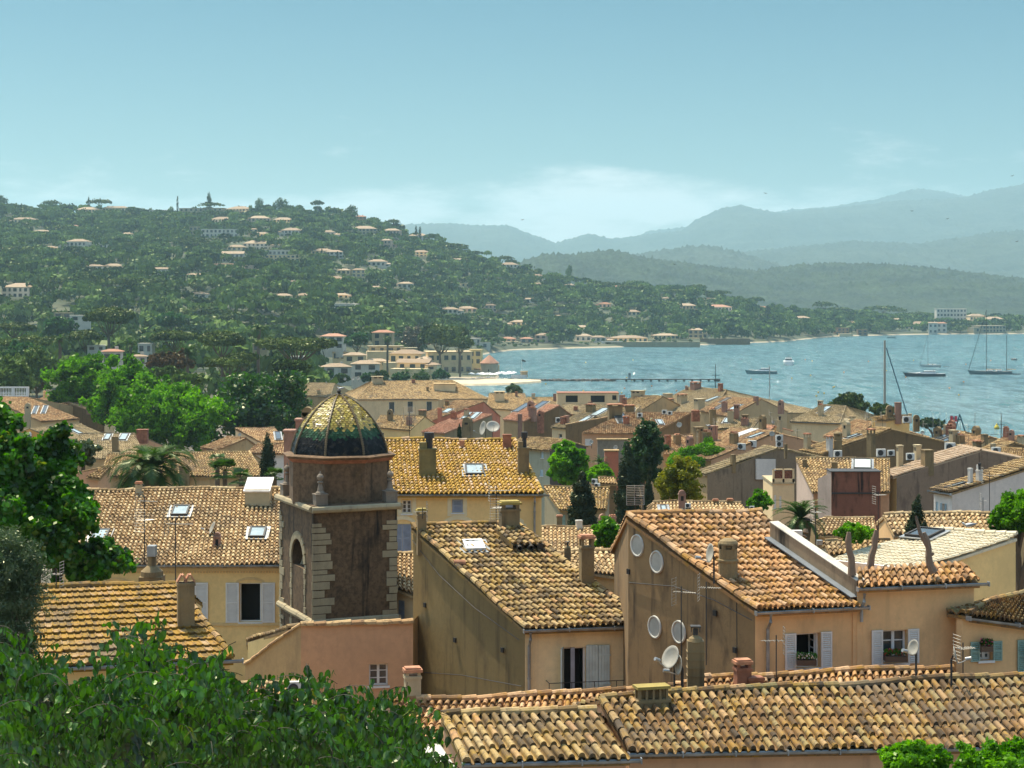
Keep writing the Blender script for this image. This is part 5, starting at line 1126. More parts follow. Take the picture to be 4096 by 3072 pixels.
def gable_bits(h, side, cables, vents):
    E_, R_ = (h.E0, h.R0) if side == 0 else (h.E1, h.R1)
    n = nrm(np.cross(E_ - R_, ZUP)); n[2] = 0; n = nrm(n); n = n if np.dot(n, CAM - R_) > 0 else -n; P0 = R_ + h.u * .06 * (1 if side == 0 else -1); a = nrm(np.cross(n, ZUP))
    for c in cables: m = MB(); m.tube([hit(x, y, P0, n) + n * .03 for x, y in c], .014, 4); m.build('cable', IRON, h.root)
    for x, y in vents: m = MB(); m.box(hit(x, y, P0, n) + n * .01, (.16, .05, .16), (a, n, ZUP)); m.build('vent', DARK, h.root)
gable_bits(HOUSES['E'], 0, [[(1652, 2160), (1760, 2300), (1900, 2430), (2080, 2560)], [(1700, 2690), (1850, 2700), (2090, 2745)]], [(1700, 2420), (1820, 2560), (2010, 2600)])
gable_bits(HOUSES['F'], 0, [[(2520, 2330), (2700, 2345), (2860, 2400), (3010, 2480)], [(2950, 2400), (2952, 2740)]], [(2860, 2452), (2515, 2286), (2940, 2600)])
# shed monitor on t1
def monitor():
    h = HOUSES['t1']; P = hit(1778, 1562, h.R0, h.n); m = MB(); m.box(P + V3(0, 1.5, .7), (5.6, 4, 2.0)); o = m.build('roof_dormer', P_CREAM, h.root)
    m = MB(); c = P + V3(0, 1.5, 1.75); m.box(c, (5.8, 4.4, .1)); m.build('dormer_roof', TL_TOWN, o)
    q = at(1405, 1600, 500)
monitor()
# round window in the orange gable
def ow():
    h = HOUSES['l4']; n = nrm(np.cross(h.E0 - h.R0, ZUP)); n[2] = 0; n = nrm(n); n = n if np.dot(n, CAM - h.R0) > 0 else -n; P = h.R0 + n * .0 - h.u * .0
    c = hit(118, 1740, P, n) ; A = (nrm(np.cross(n, ZUP)), ZUP, n); m = MB(); m.lathe(c, [(.25, .1), (.32, .12), (.42, .1), (.42, -.2)], 20, ax=A); o = m.build('round_window', WHITE, h.root); g = MB(); g.lathe(c, [(.001, .05), (.26, .05)], 20, ax=A); g.build('pane', GLASS, o)
ow()
# low white balustrade
def balustrade():
    r = root('balustrade', at(57, 1588, 380), 'white stone balustrade at the upper left end of the rooftops', 'balustrade'); m = MB(); A = at(-60, 1588, 380); B = at(114, 1588, 380); L = B[0] - A[0]
    m.box((A + B) / 2 + V3(0, 0, -1.0), (L, .4, 2.6)); m.box((A + B) / 2 + V3(0, 0, 1.9), (L + .2, .45, .25)); m.build('base', WHITE, r)
    q = MB(); n = int(L / .32)
    for i in range(n):
        c = A + V3((i + .5) * L / n, 0, .3)
        if i % 9 == 8: q.box(c + ZUP * .75, (.5, .4, 1.5))
        else: q.lathe(c, [(.06, 0), (.11, .3), (.12, .45), (.05, .9), (.07, 1.2), (.08, 1.5)], 6)
    q.build('balusters', WHITE, r)
balustrade()
# ------------------------------------------------------------------ vegetation
def leaf_quads(P, N, size, jit=.9, asp=.5, r=None, droop=0.):
    """rhombic leaf faces at P, facing N +- jitter"""
    n = len(P); D = N + RN.normal(0, jit, (n, 3)); D /= np.linalg.norm(D, axis=1)[:, None] + 1e-9
    a = RN.normal(0, 1, (n, 3)); a[:, 2] -= droop; a -= (a * D).sum(1)[:, None] * D; a /= np.linalg.norm(a, axis=1)[:, None] + 1e-9; b = np.cross(D, a)
    s = size * RN.uniform(.6, 1.35, n)[:, None]
    V = np.stack([P + a * s, P + b * s * asp, P - a * s * .85, P - b * s * asp], 1).reshape(-1, 3)
    return V, np.arange(4 * n).reshape(n, 4), (RN.random(n) if r is None else r)
def lobe_pts(lobes, n, shell=(.72, 1.04), low=-.55):
    L = np.array([list(c) + list(r) for c, r in lobes]); area = (L[:, 3] * L[:, 4] * L[:, 5]) ** .667; k = RN.choice(len(L), n, p=area / area.sum())
    d = RN.normal(0, 1, (n, 3)); d /= np.linalg.norm(d, axis=1)[:, None]; d[:, 2] = np.where(d[:, 2] < low, -d[:, 2] * .5, d[:, 2])
    f = RN.uniform(shell[0], shell[1], n) + .07 * np.sin(d[:, 0] * 9 + k) + .07 * np.sin(d[:, 2] * 11 + d[:, 1] * 8 + k * 2)
    P = L[k, :3] + d * L[k, 3:] * f[:, None]; N = d / L[k, 3:]; N /= np.linalg.norm(N, axis=1)[:, None]
    return P, N, k
def crown_mesh(lobes, n, size, jit=.8, asp=.55, shell=(.72, 1.04), low=-.55, sub=0, droop=0.):
    if sub:   # finer bunches scattered over the big lobes
        P, N, k = lobe_pts(lobes, sub, (.66, 1.02), low); P = P + N * RN.normal(.0, .13, (sub, 1)) * np.mean([min(r) for c, r in lobes]) * 2; rs = np.mean([min(r) for c, r in lobes]) * .31
        lobes2 = [(p, (rs * u, rs * u, rs * u * .85)) for p, u in zip(P, RN.uniform(.45, 1.45, sub))]
        P, N, k = lobe_pts(lobes2, n, (.35, 1.05), -.8); P = P + RN.normal(0, rs * .30, P.shape); cl = RN.random(sub)[k]
    else: P, N, k = lobe_pts(lobes, n, shell, low); cl = RN.random(len(lobes))[k]
    r = np.clip(cl * .45 + RN.random(n) * .62 - .03, 0, .999)
    mb = MB(); V, Fa, _ = leaf_quads(P, N, size, jit, asp, droop=droop); mb.add(V, Fa, r); return mb
def tree(name, label, cat, base, lobes, mat, n, size, trunk=.3, group=None, sub=0, low=-.55, jit=.8, asp=.55, limbs=True, droop=0., shell=(.72, 1.04)):
    base = V3(*base); r = root(name, base, label, cat, group)
    c = np.mean([l[0] for l in lobes], 0); zb = min(l[0][2] - l[1][2] * .5 for l in lobes)
    t = MB(); fork = V3(c[0] * .7 + base[0] * .3, c[1] * .7 + base[1] * .3, base[2] + max(.5, (zb - base[2])) * .8)
    mid = (base + fork) / 2 + V3(trunk * .5, 0, 0); t.tube([base - ZUP * .4, mid, fork], [trunk * 1.15, trunk, trunk * .8], 7)
    if limbs:
        for (q, rr) in lobes[:9]: m = (fork + q) / 2 + V3(RS.gauss(0, .2), RS.gauss(0, .2), -rr[2] * .25); t.tube([fork, m, V3(*q)], [trunk * .5, trunk * .34, trunk * .12], 5)
    t.build('trunk', BARK, r)
    if sub: n = int(n * 1.8); sub = int(sub * 2.4)
    crown_mesh(lobes, n, size, jit, asp, shell, low, sub, droop).build('crown', mat, r)
    return r
def lobes_in(x0, y0, x1, y1, Y, k=9, flat_=1., big=.46, depth=1.):
    """lobes spread through an ellipsoid that spans the given view box at distance Y"""
    s = Y / F; c = at((x0 + x1) / 2, (y0 + y1) / 2, Y); a = (x1 - x0) / 2 * s; h = (y1 - y0) / 2 * s; L = []
    for i in range(k):
        d = np.array([RS.gauss(0, 1) for _ in range(3)]); d /= np.linalg.norm(d); f = 1 - big
        q = V3(*(c + d * V3(a * f, a * depth * f, h * f)))
        e = RS.uniform(.85, 1.2); L.append((q, (a * big * e, a * big * e * depth, h * big * e * flat_)))
    L += [(c, (a * .8, a * .8 * depth, h * .8)), (c - V3(0, 0, h * .35), (a * .7, a * .7 * depth, h * .6))]; return L
def gz(p): return V3(p[0], p[1], tz(p[0], p[1]))
def broad(label, x0, y0, x1, y1, Y, mat=None, n=9000, size=.2, k=11, group=None, name='broadleaf_tree', cat='tree', sub=90, trunk=.3, base=None, big=.46, **kw):
    L = lobes_in(x0, y0, x1, y1, Y, k, big=big); c = at((x0 + x1) / 2, (y0 + y1) / 2, Y); b = gz(c) if base is None else V3(c[0], c[1], base)
    return tree(name, label, cat, b, L, mat or L_PLANE, n, size, trunk, group, sub, **kw)
G1 = 'tall plane trees round the square'
broad('bright green plane tree, farthest left of the four above the rooftops', 165, 1398, 480, 1650, 345, n=9000, size=.42, group=G1, name='plane_tree', trunk=.5)
broad('bright green plane tree between the farthest left one and the round middle one', 310, 1450, 670, 1740, 320, n=10000, size=.42, group=G1, name='plane_tree', trunk=.5)
broad('widest bright plane tree, behind the big palm', 440, 1525, 915, 1840, 285, n=16000, size=.36, group=G1, k=13, name='plane_tree', trunk=.6, sub=150)
broad('darker domed plane tree just left of the tower dome', 840, 1462, 1236, 1840, 300, n=15000, size=.38, group=G1, k=13, name='plane_tree', trunk=.6, sub=150, mat=leafmat('plane_leaves_dark', (.010, .036, .007), (.05, .13, .016), .4, .06))
broad('dark green tree at the left edge behind the balustrade', -60, 1440, 130, 1640, 420, L_PINEF, 5000, .5, trunk=.4)
broad('dark green tree between the left edge and the plane trees', 60, 1385, 230, 1580, 470, L_PINEF, 5000, .55, trunk=.4)
broad('mid green rounded tree over the left edge trees', 20, 1372, 190, 1470, 520, leafmat('mid_green', (.02, .06, .02), (.06, .14, .04), .35, .04), 4000, .6, trunk=.4)
broad('light green feathery tree left of the big umbrella pine', 140, 1268, 310, 1350, 800, MATS['mid_green'], 3000, .9, trunk=.4)
broad('light green round tree right of the big umbrella pine', 625, 1244, 742, 1320, 880, MATS['mid_green'], 2500, .9, trunk=.4)
broad('pale green bushy tree beside the white villa by the bay', 1372, 1328, 1480, 1392, 880, MATS['mid_green'], 2500, .8, trunk=.3)
broad('reddish brown tree in front of the pines', 583, 1407, 790, 1490, 450, leafmat('reddish', (.05, .035, .015), (.13, .075, .035), .3, .03), 4500, .5, trunk=.3)
broad('dark rounded tree right of the reddish tree', 1090, 1440, 1245, 1510, 430, L_PINEF, 3000, .5)
broad('low dark hedge like tree behind the plane trees', 640, 1496, 860, 1550, 400, L_PINEF, 4000, .45)
broad('clipped dark tree under the reddish tree', 575, 1465, 720, 1520, 425, L_PINEF, 3000, .45)
# town greenery
broad('tall leafy dark tree rising over the pink roofs in the town centre', 2500, 1665, 2668, 1990, 165, leafmat('dark_leafy', (.008, .028, .008), (.04, .10, .018), .35, .05), 12000, .16, k=12, sub=160)
broad('bright leafy tree beside the pale green house', 2185, 1768, 2350, 1960, 175, L_BRIGHT, 7000, .2, k=10, sub=90, big=.34)
broad('bright bush with a small palm left of the dark cypress', 2345, 1860, 2455, 1945, 168, L_BRIGHT, 4000, .18, name='bush', cat='bush')
broad('yellow green feathery shrub right of the cypresses', 2622, 1842, 2812, 2025, 138, L_YEL, 12000, .11, k=12, name='shrub', cat='shrub')
broad('round light green bush before the stained grey house', 2989, 1968, 3086, 2050, 138, L_BRIGHT, 4500, .12, name='bush', cat='bush')
broad('very bright green bush beside the vertical chimney', 2370, 2078, 2508, 2215, 95, L_BRIGHT, 6500, .12, name='bush', cat='bush', base=26)
broad('green vine sprawling over the fence behind the dead trunks', 3330, 2098, 3510, 2172, 74, L_BRIGHT, 6000, .08, name='vine', cat='vine', base=27, limbs=False)
broad('leafy tree cut by the right edge above the corner house', 3965, 1962, 4180, 2160, 78, L_PLANE, 16000, .1, k=12, sub=160)
broad('round dark magnolia behind the near plane tree', 228, 1756, 392, 1880, 138, leafmat('magnolia', (.012, .03, .008), (.07, .095, .02), .3, .12), 7000, .15)
broad('small olive tree standing at the quay by the water', 2024, 1538, 2088, 1580, 515, L_OLIVE, 1500, .5)
broad('green bushes at the harbour edge beside the antennas', 3672, 1674, 3788, 1716, 455, L_PINEF, 2500, .4, name='bush', cat='bush')
broad('dark round pine in front of the bay, left one of two', 3325, 1572, 3490, 1665, 415, L_PINE, 6500, .45, k=9, trunk=.3, name='pine_tree')
broad('small dark pine in front of the bay, right one of two', 3478, 1618, 3578, 1680, 410, L_PINE, 3500, .45, k=6, trunk=.25, name='pine_tree')
broad('large climbing bush at the bottom right corner', 3480, 2968, 3830, 3140, 33, L_BRIGHT, 9000, .05, name='vine', cat='vine', base=26, k=9)
broad('upper clump of the climbing bush in the very corner', 3760, 2952, 4200, 3180, 32.5, L_BRIGHT, 11000, .05, name='vine', cat='vine', base=26, k=9)
broad('bare bronze coloured tree left of the pines by the beach', 1602, 1306, 1718, 1420, 1000, leafmat('bronze', (.03, .02, .012), (.09, .055, .03), .2, .02), 2500, .7)
# ivy on the pink roofed house
L = [(hit(x, y, HOUSES['t15'].R0, HOUSES['t15'].n) + V3(0, -.6, 0), (w, .9, h_)) for x, y, w, h_ in ((2720, 1835, 1.3, .9), (2750, 1822, 1.3, 1.), (2785, 1812, 1.3, .9), (2815, 1800, 1.1, .9), (2845, 1812, .9, .9), (2832, 1780, .7, .9), (2700, 1850, 1, .9), (2770, 1850, 1.3, .8), (2870, 1800, .8, .4))]
m = crown_mesh(L, 9000, .13); o = m.build('ivy', L_PLANE); tag(o, 'dark green ivy covering the corner of the coral roof', 'ivy')
# cypresses
def cypress(label, x0, y0, x1, y1, Y, lean=0., n=15000, size=.11, base=None, group=None):
    s = Y / F; b = at((x0 + x1) / 2, y1, Y); t = at((x0 + x1) / 2 + lean, y0, Y); w = (x1 - x0) / 2 * s; H_ = t[2] - b[2]; L = []
    k = 13
    for i in range(k):
        u = (i + .5) / k; ww = w * (1 - u ** 3) ** .8 * (.90 + .12 * math.sin(i * 2.1)); q = b * (1 - u) + t * u + V3(RS.gauss(0, w * .07), RS.gauss(0, w * .07), 0); L.append((q, (max(ww, w * .25), max(ww, w * .25), H_ / k * 1.9)))
    g = gz(b) if base is None else V3(b[0], b[1], base)
    return tree('cypress_tree', label, 'cypress', g, L, L_CYP, n, size, .14, group, 0, low=-2, jit=.5, asp=.35, limbs=False, shell=(.62, 1.0))
cypress('broad flat topped cypress directly behind the square roof aerial', 2453, 1797, 2572, 2090, 130)
cypress('cypress tapering to a blunt top beside the small orange roofed house', 2268, 1905, 2392, 2110, 115)
cypress('slim short cypress at the right foot of the broad one', 2572, 1915, 2618, 2075, 128, n=4000)
cypress('narrow cypress leaning right over the thick tiled roof', 3612, 1992, 3684, 2160, 80, 26, n=6000, size=.06)
cypress('tiny conifer beside the leaning cypress', 3668, 2088, 3714, 2140, 79, 6, n=2000, size=.05)
cypress('small dark cypress left of the dome', 1034, 1744, 1106, 1910, 150, n=5000)
cypress('tiny cypress before the orange tiled gable', 1828, 1700, 1848, 1755, 200, n=900)
# the near plane tree at the left
def near_plane():
    s = 62 / F; L = []
    for (x0, y0, x1, y1, dy) in ((-90, 1640, 45, 1880, 0), (-80, 1750, 120, 2080, -1), (70, 1800, 225, 2000, 0), (165, 1725, 300, 1930, .5), (130, 1880, 330, 2120, 0), (200, 1960, 372, 2180, -.5), (60, 2040, 290, 2330, -1), (-60, 2000, 150, 2320, -2), (230, 2190, 400, 2340, 0), (350, 2200, 510, 2330, .5), (-40, 1900, 200, 2150, 1), (0, 1655, 40, 1760, 0)):
        c = at((x0 + x1) / 2, (y0 + y1) / 2, 62 + dy); L.append((c, ((x1 - x0) / 2 * s, (x1 - x0) / 2 * s, (y1 - y0) / 2 * s)))
    tree('plane_tree', 'large glossy plane tree filling the left edge in front of the long house', 'tree', V3(L[6][0][0] - .6, 62, 20), L, L_NEAR, 52000, .105, .28, None, 420, jit=.75, asp=.75)
near_plane()
def olive():
    s = 44 / F; L = []
    for (x0, y0, x1, y1) in ((-90, 2135, 110, 2400), (-60, 2260, 160, 2560), (-90, 2400, 140, 2700), (20, 2200, 150, 2420), (-80, 2560, 120, 2800)):
        c = at((x0 + x1) / 2, (y0 + y1) / 2, 44); L.append((c, ((x1 - x0) / 2 * s, (x1 - x0) / 2 * s, (y1 - y0) / 2 * s)))
    tree('olive_tree', 'grey green fine leaved olive tree at the left edge beside the lichen roof', 'tree', V3(L[2][0][0], 44, 24), L, L_OLIVE, 26000, .05, .14, None, 200, asp=.22, jit=.9, droop=-.5)
olive()
# hanging branches right in front
def hanging():
    top = [(-60, 2560), (60, 2600), (170, 2650), (260, 2745), (330, 2760), (430, 2700), (520, 2560), (600, 2545), (700, 2700), (790, 2690), (880, 2660), (960, 2730), (1060, 2810), (1160, 2820), (1240, 2745), (1300, 2765), (1390, 2850), (1500, 2800), (1600, 2820), (1650, 2880), (1680, 2950), (1700, 3050), (1800, 3120)]
    tx = [a for a, b in top]; ty = [b for a, b in top]; r = root('hackberry_tree', V3(-1.8, 19, 24), 'tree with long hanging pointed leaves filling the lower left corner', 'tree')
    lv = MB(); br = MB(); P = []; D = []; S = []; T = []
    for i in range(1700):
        x = RS.uniform(-80, 1760); y0 = np.interp(x, tx, ty) + 26 * math.sin(x * .045) + 22 * math.sin(x * .117 + 1); dy = (RS.random() ** 1.25) * (3130 - y0); Y = RS.uniform(17, 23) + (dy / 500) * -1.0
        if math.sin(x * .021 + dy * .016) + math.sin(x * .047 - dy * .031 + 2) > .95 and RS.random() < .75: continue
        p = at(x, y0 + dy, Y); ang = RS.gauss(0, 1); d = nrm(V3(math.sin(ang) * .9, RS.gauss(0, .5), RS.gauss(-.15, .35))); ln = RS.uniform(.3, .62); pts = []
        back = p - d * ln * .8 + V3(0, 0, -ln * .10)
        for k in range(7): u = k / 6; pts.append(back + d * ln * u + V3(0, 0, .14 * ln * math.sin(u * 2.4) * 2 - .30 * ln * u * u))
        if i % 2 == 0: br.tube(pts, [.004] * 6 + [.002], 3, cap=False)
        off = p[2] - pts[4][2]
        for k in range(1, 7):
            for sd in (-1, 1):
                q = pts[k] + V3(RS.gauss(0, .02), RS.gauss(0, .02), 0); sdv = np.cross(d, ZUP) * sd
                T.append(nrm(sdv * .45 + d * .35 + V3(RS.gauss(0, .22), RS.gauss(0, .22), -RS.uniform(.5, 1.5)))); P.append(q); S.append(RS.uniform(.055, .115))
    for i in range(17000):   # inner foliage, coloured darker for the shade within the crown
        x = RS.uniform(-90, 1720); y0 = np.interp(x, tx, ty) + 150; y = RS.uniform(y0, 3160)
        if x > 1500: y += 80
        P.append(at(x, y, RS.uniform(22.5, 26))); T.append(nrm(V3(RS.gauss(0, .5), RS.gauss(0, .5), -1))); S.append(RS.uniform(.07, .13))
    P = np.array(P); T = np.array(T); S = np.array(S)[:, None]; N_ = len(P); n = RN.normal(0, 1, (N_, 3)); n -= (n * T).sum(1)[:, None] * T; n /= np.linalg.norm(n, axis=1)[:, None]; b = np.cross(T, n)
    w = S * RN.uniform(.24, .36, (N_, 1)); f = n * S * .06
    # folded leaf: midrib, two wings, drawn-out tip
    V = np.stack([P, P + T * S * .16 + b * w * .85 + f, P + T * S * .52 + b * w * .95 + f, P + T * S * 1.08 + n * S * .12 * -1, P + T * S * .52 - b * w * .95 + f, P + T * S * .16 - b * w * .85 + f, P + T * S * .5], 1).reshape(-1, 3)
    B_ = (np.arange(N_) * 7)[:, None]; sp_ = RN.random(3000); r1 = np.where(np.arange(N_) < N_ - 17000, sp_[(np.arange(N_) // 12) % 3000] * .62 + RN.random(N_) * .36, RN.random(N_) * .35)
    lv.add(V, np.concatenate([B_ + [[0, 1, 2, 6]], B_ + [[0, 6, 4, 5]]]), np.tile(r1, 2)); lv.add(V, np.concatenate([B_ + [[6, 2, 3, 3]], B_ + [[6, 3, 4, 4]]])[:, :3], np.tile(r1, 2)) if 0 else None
    lv.add(V, np.concatenate([B_ + [[6, 2, 3]], B_ + [[6, 3, 4]]]), np.tile(r1, 2))
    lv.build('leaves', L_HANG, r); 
    for i in range(26):
        x = RS.uniform(0, 1600); q = at(x, np.interp(x, tx, ty) + RS.uniform(60, 160), 20); s_ = V3(q[0] * .5 - 1.5, 18.5, 38.0); br.tube([s_, (s_ + q) / 2 + V3(0, 0, -.3), q], [.035, .02, .008], 5)
    t = MB(); t.tube([V3(-1.9, 18.6, 23), V3(-1.85, 18.6, 33), V3(-1.8, 18.6, 39.3)], [.3, .22, .1], 9); t.build('trunk', BARK, r)
    br.build('branches', TWIG, r)
hanging()
# palms
def palm(label, x, yc, ybase, Y, rad_px, n=42, tw=.26, curve=1., up=.9, mat=None, group=None, leaf=1., base=None, cat='palm'):
    c = at(x, yc, Y); b = gz(at(x, ybase, Y)) if base is None else V3(c[0], c[1], base); R = rad_px / F * Y
    r = root('palm_tree', V3(c[0], Y, b[2]), label, cat, group); t = MB(); H_ = c[2] - b[2]; k = 8
    t.tube([V3(c[0] + .1 * math.sin(i), Y, b[2] + H_ * i / k) for i in range(k + 1)], [tw * (1.05 + .08 * (i % 2)) for i in range(k)] + [tw * 1.5], 9); t.build('trunk', BARK, r)
    m = MB(); VV = []; 
    for i in range(n):
        az = i * 2.39996 + RS.gauss(0, .1); el = RS.uniform(-.35, up) if i > n * .25 else RS.uniform(.7, 1.35); L_ = R * RS.uniform(.85, 1.12); h = V3(math.cos(az), math.sin(az), 0)
        pts = []; p = c.copy(); e = el; ns = 12
        for q in range(ns + 1): pts.append(p.copy()); p = p + (h * math.cos(e) + ZUP * math.sin(e)) * L_ / ns; e -= curve * (1.15 + .3 * RS.random()) / ns * (.6 + q / ns)
        m.tube(pts, [R * .014 * (1 - .8 * q / ns) for q in range(ns + 1)], 3, .2, cap=False); side = nrm(np.cross(h, ZUP))
        A, B = [], []; kk = 46
        for q in range(4, kk):
            u = q / kk * ns; a = int(min(u, ns - 1)); P = pts[a] + (pts[a + 1] - pts[a]) * (u - a); d = nrm(pts[a + 1] - pts[a]); ll = R * .27 * leaf * math.sin(math.pi * min(.98, .12 + q / kk * .86)) ** .6
            upn = np.cross(side, d)
            for s in (-1, 1):
                tip = P + (side * s * .75 + d * .62 + upn * .25 * (1 if upn[2] > 0 else -1)) * ll + V3(0, 0, -ll * RS.uniform(.1, .35)); w = d * R * .012
                A.append(((P - w), (P + w), tip)); 
        VV.append(np.array(A).reshape(-1, 3))
    V = np.concatenate(VV); m.add(V, np.arange(len(V)).reshape(-1, 3)); m.build('fronds', mat or L_PALM, r); return r
palm('big date palm with a wide spray of fronds behind the long house', 605, 1880, 1960, 118, 205, 64, .4, 1.5, 1.2, leaf=.9)
palm('date palm with upright fronds behind the porthole house', 3205, 2075, 2120, 104, 128, 52, .35, 1.1, 1.25, leaf=.8)
palm('tall thin palm above the pines', 1034, 1318, 1450, 560, 50, 34, .45, 1.6, 1.1)
palm('dark palm at the foot of the big umbrella pine', 522, 1378, 1420, 600, 42, 26, .4)
palm('palm left of the big umbrella pine', 240, 1362, 1450, 520, 44, 26, .4)
palm('pale feathery palm among the rounded pines', 750, 1410, 1470, 480, 62, 34, .4, 1., 1.2)
palm('tallest of the palms on the bay side', 1550, 1352, 1475, 800, 26, 26, .4, 1.7)
for i, (x, y, R_) in enumerate(((1628, 1490, 30), (1692, 1488, 32), (1425, 1482, 30), (1480, 1500, 24), (1345, 1492, 24), (1590, 1500, 20))):
    palm(['bushy palm behind the long cream roof, nearest the beach side pines', 'bushy palm right under the pines by the beach', 'bushy palm in front of the shuttered white house', 'short palm between two bushy ones', 'short palm farthest left behind the long cream roof', 'low palm in the hedge by the bay'][i], x, y, 1515, 780, R_, 26, .3, group='palms in front of the bay houses')
palm('small palm half hidden beside the bright leafy tree', 2400, 1850, 1900, 172, 42, 28, .2)
def fan(label, x, y, Y, R_, n=26):
    c = at(x, y, Y); r = root('fan_palm', gz(c), label, 'fan palm'); t = MB(); g = gz(c); t.tube([g, c], [.2, .16], 7); t.build('trunk', BARK, r); m = MB(); R = R_ / F * Y
    for i in range(n):
        az = i * 2.4; el = RS.uniform(-.5, 1.2); d = nrm(V3(math.cos(az) * math.cos(el), math.sin(az) * math.cos(el), math.sin(el))); e = c + d * R * .55; m.tube([c, e], .012, 3, .2, cap=False)
        s = nrm(np.cross(d, ZUP)); u = np.cross(s, d)
        for k in range(13): a = (k - 6) / 6 * 1.5; tip = e + (d * math.cos(a) + s * math.sin(a)) * R * .5 + V3(0, 0, -.12 * R); w = (s * math.cos(a) - d * math.sin(a)) * R * .035; q = e + (tip - e) * .55; m.poly([e, q + w, tip, q - w], RS.random())
    m.build('fronds', L_PALM, r)
fan('fan palm between the big date palm and the small cypress', 900, 1885, 128, 70, 34); fan('lower fan palm beside the first fan palm', 965, 1915, 124, 60, 28); fan('small fan palm squeezed left of the tower', 1098, 1905, 122, 50); fan('fan palm with raised fronds behind the long house roof', 870, 1845, 131, 48)
# umbrella pines, mid distance, each with visible trunk and forked limbs
def umbrella(label, x0, y0, x1, y1, Y, n=4500, size=.45, group=None, mat=None, base=None, k=12, thick=.5):
    s = Y / F; c = at((x0 + x1) / 2, (y0 + y1) / 2, Y); a = (x1 - x0) / 2 * s; h = (y1 - y0) / 2 * s; L = []
    for i in range(k):
        t = i * 2.4; rr = math.sqrt((i + .5) / k) * .72; L.append((c + V3(math.cos(t) * a * rr, math.sin(t) * a * rr, h * (.45 - .75 * rr ** 2) + RS.gauss(0, h * .08)), (a * .34, a * .34, h * thick)))
    return tree('umbrella_pine', label, 'pine', gz(c) if base is None else V3(c[0], c[1], base), L, mat or L_PINE, n, size, max(.28, a * .06), group, 0, low=-.25, jit=.55)
GP = 'umbrella pines behind the square'
umbrella('big dark umbrella pine with forked trunk standing clear above the others', 320, 1228, 545, 1345, 690, 14000, .5)
for b_, lb in (((262, 1320, 414, 1390, 640), 'low umbrella pine just below the big dark one'), ((-20, 1342, 240, 1425, 600), 'wide umbrella pine at the left edge'), ((781, 1318, 990, 1440, 560), 'broad rounded pine left of the tall thin palm'), ((586, 1320, 805, 1400, 620), 'umbrella pine between the big dark one and the broad rounded one'),
    ((1000, 1346, 1366, 1450, 540), 'widest umbrella pine, showing its trunks, right of the tall thin palm'), ((808, 1428, 1004, 1500, 455), 'low domed pine behind the darker plane tree'), ((900, 1410, 1040, 1470, 500), 'domed pine behind the low domed one'), ((-40, 1290, 150, 1345, 760), 'flat dark pine high at the left edge')):
    umbrella(lb, *b_, n=12000, size=.46, group=GP)
GB = 'tall pines beside the beach'
umbrella('tallest of the pines beside the beach tower', 1665, 1305, 1850, 1440, 965, 12000, .75, GB, base=2, thick=.75); umbrella('pine leaning over the beach restaurant, nearest the tower', 1780, 1345, 1900, 1430, 960, 7000, .75, GB, base=2)
umbrella('darker pine top behind the beach pines', 1790, 1302, 1880, 1370, 1000, 6000, .75, GB, base=2)
for i, (x0, y0, x1, y1, Y) in enumerate(((1255, 1480, 1330, 1525, 690), (1330, 1495, 1400, 1535, 690), (1440, 1492, 1500, 1530, 700), (1500, 1480, 1560, 1525, 720), (1560, 1486, 1640, 1530, 730), (1640, 1490, 1730, 1530, 760), (1720, 1478, 1800, 1522, 800), (1180, 1440, 1260, 1500, 640), (1235, 1500, 1300, 1540, 660), (1390, 1470, 1440, 1500, 800))):
    broad('rounded dark shrub in the row before the bay houses', x0, y0, x1, y1, Y, L_PINEF if i % 2 else MATS['mid_green'], 1800, .6, name='shrub', cat='shrub', k=6, sub=40, group='shrubs before the bay houses', limbs=False)
# ------------------------------------------------------------------ hillside villas
def zone(sx, sy):
    v_ = 'under the ridge' if sy < 870 else 'high up' if sy < 960 else 'mid slope' if sy < 1070 else 'low slope' if sy < 1200 else 'hill foot' if sy < 1300 else 'by the shore'
    h_ = [(300, 'far left'), (620, 'above the big pine'), (900, 'left of the tall palm'), (1150, 'above the tall palm'), (1420, 'above the dome'), (1700, 'right of the dome'), (1950, 'above the beach tower'), (2300, 'above the rocks'), (2700, 'above the jetty'), (3100, 'above the left yacht'), (3500, 'behind the tall mast'), (3900, 'behind the sloop'), (9999, 'behind the two masted yacht')]
    return v_, next(t for x, t in h_ if sx < x)
VILLAS = []; WALLC = {'w': P_WHITE, 'c': P_CREAM, 'p': plaster('villa_pink', (.55, .38, .28), amt=.1), 'g': P_GREY, 'd': P_BROWN, 'o': P_OCHRE}
RT = tilemat('villa_tiles', [(0, (.30, .20, .12)), (1, (.46, .33, .21))]); RR = tilemat('villa_tiles_red', [(0, (.40, .18, .10)), (1, (.48, .24, .15))]); WALLC['w'] = plaster('villa_white', (.62, .57, .48), amt=.2)
